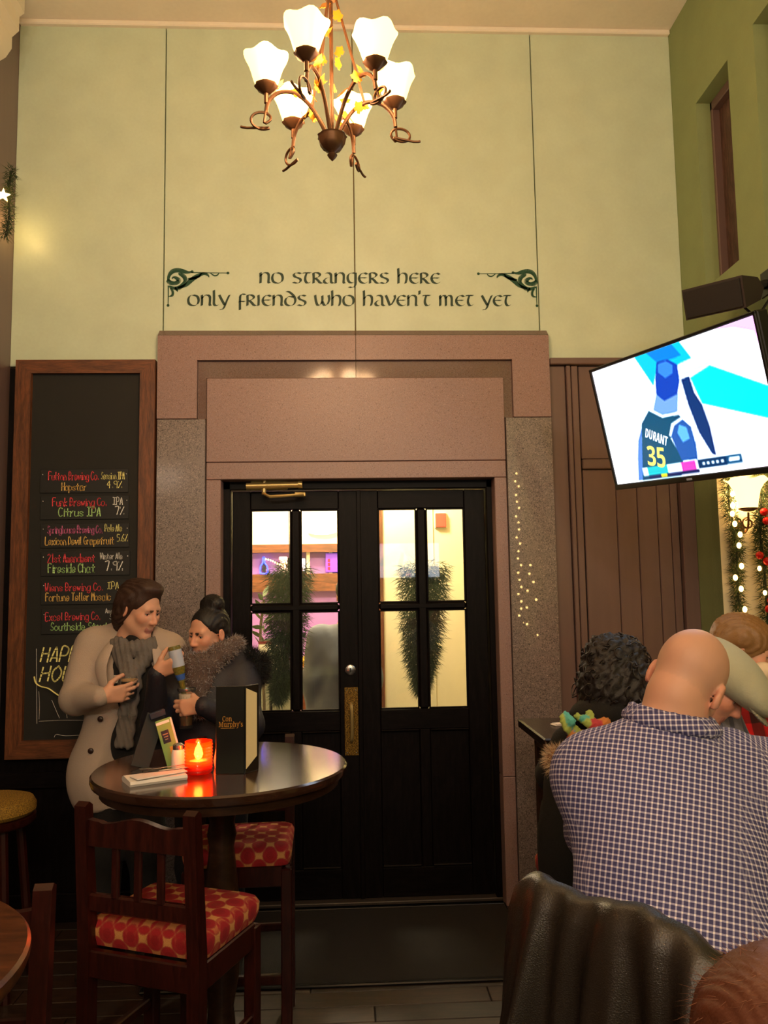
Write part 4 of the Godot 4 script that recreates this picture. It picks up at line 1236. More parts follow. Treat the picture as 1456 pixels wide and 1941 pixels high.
# ---------------------------------------------------------------- right wall
func garland(called, label, path: Array, rad: float, n: int, bulbs: Array, m, bulb_r := 0.011) -> Node3D:
	var root := thing(called, label, "garland", path[0])
	var pts = smooth(path, 6)
	for i in pts.size(): pts[i] -= path[0]
	var g := G.new()
	needle_volume(g, n, func(t):
		var k: float = t * (pts.size() - 1)
		var i: int = min(int(k), pts.size() - 2)
		return [pts[i].lerp(pts[i + 1], k - i), Vector3.ONE * rad * 0.6, Vector3(0, -0.3, 0)], rad * 0.75, 0.0021)
	stuff(part(g, "needles", m, root))
	part(G.new().tube(pts, 0.006, 5), "wire", mat(Color(0.12, 0.14, 0.08), 0.8), root)
	for b in bulbs:
		part(G.new().ball(b - path[0], Vector3(bulb_r, bulb_r * 1.3, bulb_r), 8, 6), "fairy_bulb", M.bulb, root)
	return root

func right_wall_things():
	# sconce on the far cheek of the alcove
	var sc := thing("wall_sconce", "wall sconce with glowing bell shade under the television", "wall lamp", Vector3(2.0, 1.93, -4.01))
	var xf := Transform3D(Basis(), Vector3(0, 0.085, 0.12))
	part(G.new().lathe([Vector2(0.038, 0.0), Vector2(0.046, 0.01), Vector2(0.052, 0.05), Vector2(0.062, 0.095), Vector2(0.082, 0.130), Vector2(0.104, 0.148), Vector2(0.101, 0.150), Vector2(0.078, 0.131), Vector2(0.058, 0.095), Vector2(0.048, 0.05), Vector2(0.042, 0.012), Vector2(0, 0.01)], 32, xf, func(p, a): return Vector2(p.x * (1.0 + (0.05 * cos(a * 5) if p.y > 0.1 else 0.0)), p.y + (0.008 * cos(a * 5) if p.y > 0.12 else 0.0))), "lamp_shade", M.shade, sc)
	part(G.new().lathe([Vector2(0, -0.012), Vector2(0.02, -0.01), Vector2(0.045, 0.0), Vector2(0.045, 0.006), Vector2(0, 0.006)], 20, xf), "cup", M.bronze, sc)
	part(G.new().lathe([Vector2(0, 0.012), Vector2(0.03, 0.01), Vector2(0.04, 0.0)], 18, Transform3D(Basis(Vector3.RIGHT, PI / 2), Vector3(0, 0.0, 0.0))), "back_plate", M.bronze, sc)
	part(G.new().tube(smooth([Vector3(0, 0, 0.01), Vector3(0.0, -0.03, 0.06), Vector3(0.0, 0.0, 0.11), Vector3(0, 0.07, 0.12)], 5), 0.006, 6), "bracket_arm", M.bronze, sc)
	for s in [-1, 1]:
		var c = []
		for i in 16:
			var t := i / 15.0
			var a: float = PI * 0.5 + s * t * TAU * 1.1
			c.append(Vector3(s * 0.03 + cos(a) * 0.03 * (1.0 - 0.4 * t), 0.02 + sin(a) * 0.03 * (1.0 - 0.4 * t), 0.05))
		part(G.new().tube(c, 0.0045, 6), "scroll", M.bronze, sc)
	omni(Vector3(2.0, 2.11, -3.89), Color(1.0, 0.78, 0.5), 0.20, 0.03)
	var bl = [Vector3(1.945, 2.096, -3.93), Vector3(1.942, 2.039, -3.93), Vector3(1.938, 1.997, -3.93), Vector3(1.948, 1.946, -3.93), Vector3(1.972, 1.892, -3.93), Vector3(1.963, 1.837, -3.93), Vector3(1.970, 1.734, -3.93), Vector3(1.935, 1.677, -3.93), Vector3(1.961, 1.621, -3.93), Vector3(1.974, 1.519, -3.93)]
	garland("evergreen_garland", "lit evergreen garland running down beside the wall sconce", [Vector3(1.945, 2.20, -3.96), Vector3(1.938, 2.05, -3.96), Vector3(1.962, 1.9, -3.96), Vector3(1.962, 1.75, -3.96), Vector3(1.958, 1.6, -3.96), Vector3(1.975, 1.4, -3.96)], 0.050, 1900, bl, M.needles, 0.012)
	var g2 := garland("evergreen_garland", "evergreen garland with red baubles at the right edge", [Vector3(2.10, 2.22, -3.93), Vector3(2.09, 2.05, -3.93), Vector3(2.075, 1.9, -3.93), Vector3(2.085, 1.7, -3.93), Vector3(2.09, 1.4, -3.93)], 0.055, 1900, [Vector3(2.04, 1.72, -3.89), Vector3(2.06, 1.60, -3.89)], M.needles, 0.010)
	var red := mat(Color(0.72, 0.05, 0.06), 0.25)
	for p in [Vector3(2.045, 1.785, -3.89), Vector3(2.075, 1.755, -3.88), Vector3(2.078, 2.0, -3.885), Vector3(2.085, 1.955, -3.88), Vector3(2.085, 1.56, -3.88), Vector3(2.07, 1.52, -3.88)]:
		part(G.new().ball(p - g2.position, Vector3.ONE * 0.020, 10, 8), "bauble", red, g2)
	var gold := thing("gold_bauble", "large gold bauble hanging at the right edge beside the sconce", "bauble", Vector3(2.16, 2.19, -3.83))
	part(G.new().ball(Vector3.ZERO, Vector3.ONE * 0.045, 16, 10), "ball", mat(Color(0.95, 0.72, 0.1), 0.3), gold)
	part(G.new().tube([Vector3(0, 0.04, 0), Vector3(0, 0.28, 0)], 0.002, 5), "cord", M.brass, gold)
	# speaker on the wall above the television
	var sp := thing("loudspeaker", "dark loudspeaker on a bracket above the television", "loudspeaker", Vector3(1.715, 2.945, -3.46))
	var bs := Basis.from_euler(Vector3(0.30, -1.05, -0.10))
	var q := PackedVector2Array([Vector2(-0.085, -0.05), Vector2(0.085, -0.05), Vector2(0.085, 0.05), Vector2(0.04, 0.10), Vector2(-0.04, 0.10), Vector2(-0.085, 0.05)])
	# cabinet: a trapezium in plan, extruded along its length
	var tf := Transform3D(bs * Basis(Vector3(0, 0, 1), Vector3(0, 1, 0), Vector3(-1, 0, 0)), Vector3.ZERO)
	var pl := PackedVector2Array([Vector2(0.07, -0.07), Vector2(0.07, 0.07), Vector2(-0.05, 0.05), Vector2(-0.09, 0.0), Vector2(-0.05, -0.05)])
	part(G.new().prism(pl, -0.15, 0.15, tf), "cabinet", mat(Color(0.19, 0.15, 0.14), 0.6), sp)
	part(G.new().box(bs * Vector3(0, 0, 0.075), Vector3(0.28, 0.125, 0.012), 0.004, bs), "grille", mat(Color(0.13, 0.11, 0.105), 0.85, {"bump": "rough_n", "scale": 40.0, "bumpk": 1.0}), sp)
	part(G.new().tube([Vector3(0.02, 0.0, 0.0), Vector3(0.12, 0.03, 0.02), Vector3(0.20, 0.05, 0.04)], 0.022, 8), "bracket_arm", M.black, sp)
	part(G.new().box(Vector3(0.195, 0.05, 0.04), Vector3(0.02, 0.12, 0.09), 0.004), "wall_plate", M.black, sp)
	part(G.new().tube(smooth([Vector3(0.06, -0.05, 0.05), Vector3(0.10, -0.12, 0.10), Vector3(0.15, -0.06, 0.12), Vector3(0.19, -0.02, 0.10)], 5), 0.006, 6), "cable", M.black, sp)
	# fairy lights on the near part of the right wall, seen mirrored in the polished pilaster
	var path = []; var bulbs = []
	for i in 10:
		path.append(Vector3(XR - 0.055, 2.90 - 0.2 * i, -0.06 + 0.05 * sin(i * 1.9)))
	for i in 24:
		bulbs.append(Vector3(XR - 0.075, 2.86 - 0.076 * i, -0.06 + 0.09 * sin(i * 2.3)))
	for i in 9:
		bulbs.append(Vector3(XR - 0.075, 1.86 - 0.085 * i, -0.58 + 0.24 * sin(i * 2.9)))
	var fg := garland("fairy_light_garland", "garland of fairy lights on the right wall beside the viewer", path, 0.05, 300, [], M.needles, 0.008)
	var led := mat(Color(1, 0.9, 0.7), 0.4, {"glow": Color(1.0, 0.80, 0.48), "power": 60.0})
	var dot: ArrayMesh = G.new().ball(Vector3.ZERO, Vector3.ONE * 0.012, 8, 6).mesh()
	for b in bulbs: part(dot, "fairy_bulb", led, fg).position = b - fg.position

func left_wall_things():
	var g := garland("star_garland", "dark evergreen garland with a lit star at the left edge", [Vector3(-1.735, 3.86, -4.10), Vector3(-1.74, 3.74, -4.09), Vector3(-1.74, 3.60, -4.10), Vector3(-1.745, 3.50, -4.08)], 0.045, 500, [], M.needles, 0.01)
	var q := PackedVector2Array()
	for i in 10:
		var a := TAU * i / 10
		var r := 0.035 if i % 2 == 0 else 0.014
		q.append(Vector2(sin(a) * r, cos(a) * r))
	var s := part(G.new().prism(q, -0.006, 0.006), "star", M.bulb, g)
	s.position = Vector3(-0.015, -0.16, 0.055)
	s.rotation.y = 0.5
	omni(Vector3(-1.72, 3.60, -4.16), Color(1.0, 0.80, 0.48), 0.02, 0.012)

# ---------------------------------------------------------------- chalkboard
const CHALK := {"A": "02 29 42|14 34", "B": "02 09 38 36 05 35 44 33 02", "C": "48 29 07 04 22 43", "D": "02 09 38 45 33 02", "E": "49 09 02 42|06 36", "F": "49 09 02|06 36", "G": "48 29 07 04 22 43 45 25", "H": "09 02|49 42|06 46", "I": "09 49|29 22|02 42", "L": "09 02 42", "M": "02 09 25 49 42", "O": "29 07 04 22 44 47 29", "P": "02 09 39 47 35 05", "R": "02 09 39 47 35 05|25 42", "S": "48 29 17 16 35 43 22 03", "T": "09 49|29 22", "U": "09 03 22 43 49", "W": "09 12 26 32 49", "Y": "09 25 49|25 22",
	"a": "46 16 04 12 32 44|46 43 52", "b": "09 02|05 26 45 43 22 03", "c": "45 26 05 03 22 43", "d": "49 42|45 26 05 03 22 43", "e": "04 44 36 16 04 12 43", "f": "48 38 27 22|06 46", "g": "46 16 04 12 43|46 41 20 01", "h": "09 02|05 26 45 42", "i": "16 12|18 17", "k": "09 02|36 04 32", "l": "19 13 22", "m": "06 02|04 16 24 22|24 36 44 42", "n": "06 02|05 26 44 42", "o": "26 05 03 22 43 45 26", "p": "06 00|05 26 45 43 22 03", "r": "06 02|04 26 36", "s": "45 26 05 24 43 22 03", "t": "28 23 32 42|06 46", "u": "06 03 22 43|46 42", "v": "06 22 46", "w": "06 12 25 32 46", "x": "06 42|02 46",
	"1": "18 29 22|12 32", "2": "08 29 47 25 02 42", "4": "39 05 45|39 32", "5": "49 09 06 36 44 22 02", "6": "39 06 03 22 43 35 06", "7": "09 49 22", "9": "46 16 08 29 48 42", "%": "49 02|09 08|43 42", ".": "12 13"}

func chalk_text(s: String, w: float, cap: float, slant := 0.0) -> G:
	var g := G.new()
	var adv := func(ch):
		if ch == " ": return 3.0
		var mx := 0
		for tk in CHALK[ch].replace("|", " ").split(" "): mx = max(mx, int(tk[0]))
		return mx + 1.6
	var tot := 0.0
	for ch in s: tot += adv.call(ch)
	var sx := w / tot
	var sy := cap / 7.0
	var th := clampf(cap * 0.052, 0.0014, 0.005)
	var x := 0.4
	for ch in s:
		if ch != " ":
			for st in CHALK[ch].split("|"):
				var pts = []
				for tk in st.split(" "):
					var yy := (int(tk[1]) - 2) * sy + rng.randf_range(-0.04, 0.04) * cap
					pts.append(Vector2((x + int(tk[0])) * sx + yy * slant + rng.randf_range(-0.3, 0.3) * sx * 0.5, yy))
				pts = smooth(pts, 3)
				for i in pts.size() - 1:
					var d: Vector2 = (pts[i + 1] - pts[i])
					if d.length() < 1e-6: continue
					d = d.normalized() * th
					var n := Vector2(-d.y, d.x)
					var q = [pts[i] - n - d * 0.5, pts[i + 1] - n + d * 0.5, pts[i + 1] + n + d * 0.5, pts[i] + n - d * 0.5]
					g.quad(Vector3(q[0].x, q[0].y, 0), Vector3(q[1].x, q[1].y, 0), Vector3(q[2].x, q[2].y, 0), Vector3(q[3].x, q[3].y, 0))
		x += adv.call(ch)
	return g

func chalkboard():
	var root := thing("chalkboard", "tall wooden framed chalkboard beer list left of the granite surround", "chalkboard", Vector3(-1.38, 0.815, ZB + 0.02))
	var o := root.position
	var zf := 0.052
	var P := func(a):
		var q := PackedVector2Array()
		for i in range(0, a.size(), 2): q.append(Vector2(a[i] - o.x, a[i + 1] - o.y))
		return q
	var x0 := -1.746; var x1 := -1.014; var i0 := -1.664; var i1 := -1.094
	var y0 := 0.815; var y1 := 2.890; var j0 := 0.905; var j1 := 2.817
	part(G.new().prism(P.call([x0, y0, i0, j0, i0, j1, x0, y1]), 0, zf), "frame_board", M.pine, root)
	part(G.new().prism(P.call([x1, y0, x1, y1, i1, j1, i1, j0]), 0, zf), "frame_board", M.pine, root)
	part(G.new().prism(P.call([x0, y1, i0, j1, i1, j1, x1, y1]), 0, zf), "frame_board", M.pine_h, root)
	part(G.new().prism(P.call([x0, y0, x1, y0, i1, j0, i0, j0]), 0, zf), "frame_board", M.pine_h, root)
	part(G.new().box(Vector3((i0 + i1) / 2 - o.x, (j0 + j1) / 2 - o.y, 0.016), Vector3(i1 - i0, j1 - j0, 0.02)), "slate", M.board, root)
	var red := mat(Color(0.97, 0.33, 0.38), 0.9); var pink := mat(Color(0.86, 0.45, 0.66), 0.9); var org := mat(Color(0.98, 0.80, 0.46), 0.9)
	var yel := mat(Color(0.98, 0.95, 0.62), 0.9); var wht := mat(Color(0.95, 0.94, 0.93), 0.9); var grn := mat(Color(0.76, 0.94, 0.62), 0.9)
	var X := func(px, py): return -1.568 + (px - 88.0 + 0.0324 * (py - 905.0)) * 0.002727 - o.x
	var Y := func(py): return 2.256 - (py - 905.0) * 0.002709 - o.y
	var cards = [
		[888, 934, [["Fulton Brewing Co.", 88, 184.4, 908.8, 16, red], ["Session IPA", 188.4, 234, 908, 14, yel], ["Hopstar", 112.7, 161, 929.5, 15, org], ["4.9%", 199, 229.5, 925, 13, yel]]],
		[940, 986, [["Funk Brewing Co.", 95, 199, 960, 16, red], ["IPA", 209.7, 230, 958, 14, wht], ["Citrus IPA", 106, 188, 980, 17, grn], ["7%", 213, 233, 977.7, 15, wht]]],
		[994, 1041, [["Springhouse Brewing Co.", 85, 190, 1013, 15, pink], ["Pale Ale", 194, 227, 1010, 13, yel], ["Lexicon Devil Grapefruit", 80.7, 211.5, 1035, 15, org], ["5.6%", 217, 237.6, 1029.6, 13, yel]]],
		[1048, 1095, [["21st Amendment", 85, 175, 1069, 16, red], ["Winter Ale", 184, 227, 1064, 12, wht], ["Fireside Chat", 85.6, 175, 1089, 17, grn], ["7.9%", 192.5, 228.6, 1085.5, 17, wht]]],
		[1103, 1150, [["Wiens Brewing Co.", 79.5, 189.5, 1124, 15, red], ["IPA", 197, 219.6, 1121.6, 13, yel], ["Fortune Teller Mosaic", 80.7, 204, 1143, 15, org], ["7%", 215, 232, 1138.7, 14, wht]]],
		[1158, 1206, [["Excel Brewing Co.", 80, 183.5, 1180, 15, red], ["American", 192.5, 230, 1167.6, 9, wht], ["Stout", 200, 230, 1179, 10, wht], ["Southside Stout", 89, 198, 1199, 15, grn]]]]
	for c in cards:
		var xa: float = X.call(73.0, c[0]); var xb: float = X.call(241.0, c[0])
		var ya: float = Y.call(c[1]); var yb: float = Y.call(c[0])
		var card := part(G.new().box(Vector3((xa + xb) / 2, (ya + yb) / 2, 0.029), Vector3(xb - xa, yb - ya, 0.006), 0.001), "placard", M.slate, root)
		for t in c[2]:
			var g: G = chalk_text(t[0], (t[2] - t[1]) * 0.002727, t[4] * 0.00271)
			var l := part(g, "chalk_line", t[5], card)
			l.position = Vector3(X.call(t[1], t[3]), Y.call(t[3]), 0.0335)
		for sx in [xa + 0.012, xb - 0.012]:
			part(G.new().ball(Vector3(sx, (ya + yb) / 2 + 0.035, 0.032), Vector3(0.004, 0.004, 0.003), 8, 4), "screw", M.steel, card)
	for t in [["HAPPY", 68, 156, 1258, 27], ["HOUR", 66, 150, 1295, 28]]:
		var l := part(chalk_text(t[0], (t[2] - t[1]) * 0.002727, t[4] * 0.00271, 0.22), "chalk_line", yel, root)
		l.position = Vector3(X.call(t[1], t[3]), Y.call(t[3]), 0.0268)
	var stroke := func(pts, r, m, nm):
		var q = []
		for p in pts: q.append(Vector3(X.call(p[0], p[1]), Y.call(p[1]), 0.0272))
		part(G.new().tube(smooth(q, 4), r, 5, true, 0.25), nm, m, root)
	stroke.call([[58, 1285], [61, 1297], [70, 1304], [84, 1308], [98, 1318], [120, 1333]], 0.012, yel, "chalk_rope")
	stroke.call([[62, 1233], [62, 1300], [62, 1373]], 0.003, wht, "chalk_stroke")
	stroke.call([[66, 1369], [105, 1368], [149, 1369]], 0.0025, wht, "chalk_stroke")
	stroke.call([[66, 1313], [67, 1340], [66, 1365]], 0.0022, wht, "chalk_stroke")
	stroke.call([[94, 1399], [98, 1394], [115, 1397], [149, 1396]], 0.003, wht, "chalk_stroke")
	stroke.call([[90, 1330], [98, 1350], [104, 1364]], 0.002, wht, "chalk_stroke")
	stroke.call([[112, 1334], [116, 1350], [118, 1364]], 0.002, wht, "chalk_stroke")

# ---------------------------------------------------------------- furniture
func make_bar_chair(label: String) -> Node3D:
	# origin on the floor under the seat; the sitter looks along +z
	var root := thing("bar_chair", label, "chair", Vector3.ZERO, 0, "dark red bar chairs")
	var w := 0.40; var d := 0.35
	var px := w / 2 - 0.02; var pz := d / 2 - 0.02
	for s in [-1, 1]:
		# rear post runs from floor to crest, leaning back above the seat
		var prof := PackedVector2Array([Vector2(-pz + 0.02, 0.0), Vector2(-pz + 0.022, 0.66), Vector2(-pz - 0.012, 1.045), Vector2(-pz - 0.026, 1.055), Vector2(-pz - 0.045, 1.045), Vector2(-pz - 0.020, 0.66), Vector2(-pz - 0.018, 0.0)])
		part(G.new().prism(prof, -0.019, 0.019, Transform3D(Basis(Vector3(0, 0, 1), Vector3(0, 1, 0), Vector3(-1, 0, 0)), Vector3(s * px, 0, 0))), "rear_post", M.chair, root)
		part(G.new().box(Vector3(s * px, 0.315, pz), Vector3(0.04, 0.63, 0.04), 0.004), "leg", M.chair, root)
		part(G.new().box(Vector3(s * px, 0.20, 0), Vector3(0.022, 0.035, d - 0.07), 0.004), "stretcher", M.chair, root)
		part(G.new().box(Vector3(s * px, 0.36, 0), Vector3(0.022, 0.03, d - 0.07), 0.004), "stretcher", M.chair, root)
		part(G.new().box(Vector3(s * (px + 0.004), 0.605, 0), Vector3(0.024, 0.075, d - 0.06), 0.004), "apron", M.chair, root)
	part(G.new().box(Vector3(0, 0.605, pz + 0.004), Vector3(w - 0.07, 0.075, 0.024), 0.004), "apron", M.chair, root)
	part(G.new().box(Vector3(0, 0.605, -pz - 0.002), Vector3(w - 0.07, 0.075, 0.024), 0.004), "apron", M.chair, root)
	part(G.new().box(Vector3(0, 0.24, pz), Vector3(w - 0.07, 0.035, 0.024), 0.004), "foot_rail", M.chair, root)
	part(G.new().box(Vector3(0, 0.30, -pz), Vector3(w - 0.07, 0.03, 0.022), 0.004), "stretcher", M.chair, root)
	# upholstered pad, rounded on top
	var pad := G.new()
	var lv = [[0.645, -0.004], [0.668, 0.004], [0.695, 0.006], [0.710, -0.002], [0.719, -0.018], [0.722, -0.05]]
	var ring := func(y, gr):
		var q = []
		var hx: float = w / 2 - 0.006 + gr; var hz: float = d / 2 - 0.014 + gr
		var r := 0.03
		for c in [[1, 1, 0.0], [-1, 1, 0.5], [-1, -1, 1.0], [1, -1, 1.5]]:
			for k in 4:
				var a: float = (c[2] + k / 6.0) * PI
				q.append(Vector3(c[0] * (hx - r) + cos(a) * r, y, 0.020 + c[1] * (hz - r) + sin(a) * r))
		return q
	var last = null
	for l in lv:
		var q = ring.call(l[0], l[1])
		if last != null:
			for i in q.size():
				var j: int = (i + 1) % q.size()
				pad.quad(last[i], q[i], q[j], last[j])
		last = q
	for i in last.size():
		pad.tri(Vector3(0, 0.728, 0.02), last[(i + 1) % last.size()], last[i])
	part(pad, "seat_pad", M.fabric, root)
	# crest rail with a shallow wave, lower rail and spindles
	var cr := PackedVector2Array()
	var n := 24
	for i in n + 1:
		var t := float(i) / n
		cr.append(Vector2(lerp(-px + 0.015, px - 0.015, t), 1.008 + 0.009 * cos((t - 0.5) * TAU * 1.5) * (1.0 if abs(t - 0.5) < 0.34 else 0.6)))
	cr.append(Vector2(px - 0.015, 0.935)); cr.append(Vector2(-px + 0.015, 0.935))
	part(G.new().prism(cr, -0.011, 0.011, Transform3D(Basis(), Vector3(0, 0, -pz - 0.022))), "crest_rail", M.chair, root)
	part(G.new().box(Vector3(0, 0.775, -pz - 0.010), Vector3(w - 0.07, 0.05, 0.022), 0.005), "back_rail", M.chair, root)
	for x in [-0.075, 0.0, 0.075]:
		part(G.new().box(Vector3(x, 0.868, -pz - 0.017), Vector3(0.024, 0.15, 0.014), 0.004), "spindle", M.chair, root)
	return root

func round_table(called, label, at: Vector3, r: float, mt) -> Node3D:
	var root := thing(called, label, "table", at, 0, "round pub tables")
	part(G.new().lathe([Vector2(0, 1.012), Vector2(r - 0.02, 1.012), Vector2(r - 0.004, 1.020), Vector2(r, 1.030), Vector2(r, 1.044), Vector2(r - 0.006, 1.050), Vector2(0, 1.050)], 72), "table_top", mt, root)
	part(G.new().lathe([Vector2(r - 0.05, 0.985), Vector2(r - 0.03, 0.985), Vector2(r - 0.025, 1.012), Vector2(r - 0.05, 1.012)], 48), "under_rim", M.table_edge, root)
	part(G.new().lathe([Vector2(0.0, 0.05), Vector2(0.075, 0.06), Vector2(0.085, 0.12), Vector2(0.05, 0.18), Vector2(0.042, 0.26), Vector2(0.06, 0.36), Vector2(0.068, 0.5), Vector2(0.055, 0.66), Vector2(0.042, 0.78), Vector2(0.05, 0.82), Vector2(0.042, 0.86), Vector2(0.06, 0.93), Vector2(0.11, 0.985), Vector2(0.12, 1.012), Vector2(0, 1.012)], 28), "pedestal", M.table_edge, root)
	for k in 4:
		var a := PI / 4 + k * PI / 2
		var o := Vector3(cos(a), 0, sin(a))
		part(G.new().tube(smooth([o * 0.04 + Vector3(0, 0.12, 0), o * 0.12 + Vector3(0, 0.10, 0), o * 0.22 + Vector3(0, 0.045, 0), o * 0.30 + Vector3(0, 0.026, 0)], 4), [0.034, 0.034, 0.034, 0.032, 0.031, 0.03, 0.029, 0.028, 0.027, 0.026, 0.025, 0.024, 0.022], 8), "foot", M.table_edge, root)
	return root

func furniture():
	round_table("pub_table", "round varnished pub table with candle in front of the doors", Vector3(-0.440, 0, -2.87), 0.432, M.table)
	round_table("pub_table", "brown round table top at the bottom left corner", Vector3(-0.945, 0, -1.37), 0.405, mat(Color(0.36, 0.19, 0.09), 0.3, {"tex": "grain", "scale": Vector3(0.9, 6, 6)}))
	var c := make_bar_chair("dark red bar chair with its back to the viewer before the candle table")
	c.position = Vector3(-0.527, 0, -2.510); c.rotation.y = 2.758
	copy(c, Vector3(-0.42, 0, -3.235), 0.03, "bar chair with red patterned seat on the far side of the candle table")
	copy(c, Vector3(-0.80, 0, -1.56), 0.06, "chair with reddish post at the bottom left corner")
	copy(c, Vector3(0.64, 0, -1.60), 2.166, "bar chair under the bald man with a black jacket over its back")
	copy(c, Vector3(0.85, 0, -2.75), 3.14, "bar chair under the woman with dark curly hair")
	copy(c, Vector3(1.19, 0, -2.53), 1.12, "bar chair under the man in the flat cap")
	copy(c, Vector3(1.50, 0, -2.95), 0.61, "bar chair under the woman in red plaid")
	# stool with a gold patterned cushion at the far left
	var st := thing("round_stool", "round stool with gold patterned cushion below the chalkboard", "stool", Vector3(-1.535, 0, -3.62), 0)
	part(G.new().lathe([Vector2(0, 0.71), Vector2(0.165, 0.71), Vector2(0.178, 0.725), Vector2(0.178, 0.75), Vector2(0.165, 0.772), Vector2(0.12, 0.785), Vector2(0, 0.79)], 32), "cushion", mat(Color(0.85, 0.78, 0.45), 0.85, {"tex": "brass", "scale": 7.0}), st)
	part(G.new().lathe([Vector2(0, 0.67), Vector2(0.17, 0.67), Vector2(0.178, 0.68), Vector2(0.178, 0.705), Vector2(0, 0.71)], 32), "seat_rim", M.chair, st)
	for k in 4:
		var a := PI / 4 + k * PI / 2
		part(G.new().tube([Vector3(cos(a) * 0.12, 0.69, sin(a) * 0.12), Vector3(cos(a) * 0.19, 0.0, sin(a) * 0.19)], 0.02, 8), "leg", M.chair, st)
	part(G.new().tube(ring_pts(0.165, 0.25), 0.011, 6, false), "foot_ring", M.chair, st)
	# rectangular high table on the right, its left end showing
	var ht := thing("high_table", "dark rectangular high table against the panelling behind the curly-haired woman", "table", Vector3(1.285, 0, -3.45))
	part(G.new().box(Vector3(0, 1.03, 0), Vector3(1.03, 0.04, 0.50), 0.006), "table_top", mat(Color(0.17, 0.12, 0.095), 0.22, {"tex": "grain", "scale": Vector3(0.9, 6, 6)}), ht)
	part(G.new().box(Vector3(0, 0.975, 0), Vector3(0.9, 0.07, 0.44), 0.004), "apron", M.table_edge, ht)
	for sx in [-1, 1]:
		for sz in [-1, 1]: part(G.new().box(Vector3(sx * 0.42, 0.485, sz * 0.19), Vector3(0.06, 0.97, 0.06), 0.006), "leg", M.table_edge, ht)
	var np := thing("paper_napkin", "small white folded paper on the high table", "napkin", Vector3(0.915, 1.05, -3.50), 0.25)
	part(G.new().box(Vector3(0, 0.003, 0), Vector3(0.075, 0.006, 0.05), 0.002), "fold", mat(Color(0.82, 0.78, 0.74), 0.8), np)
	part(G.new().box(Vector3(0.004, 0.0075, 0.002), Vector3(0.07, 0.003, 0.046), 0.001), "fold", mat(Color(0.86, 0.82, 0.78), 0.8), np)

func ring_pts(r: float, y: float) -> Array:
	var o = []
	for i in 33: o.append(Vector3(cos(TAU * i / 32) * r, y, sin(TAU * i / 32) * r))
	return o

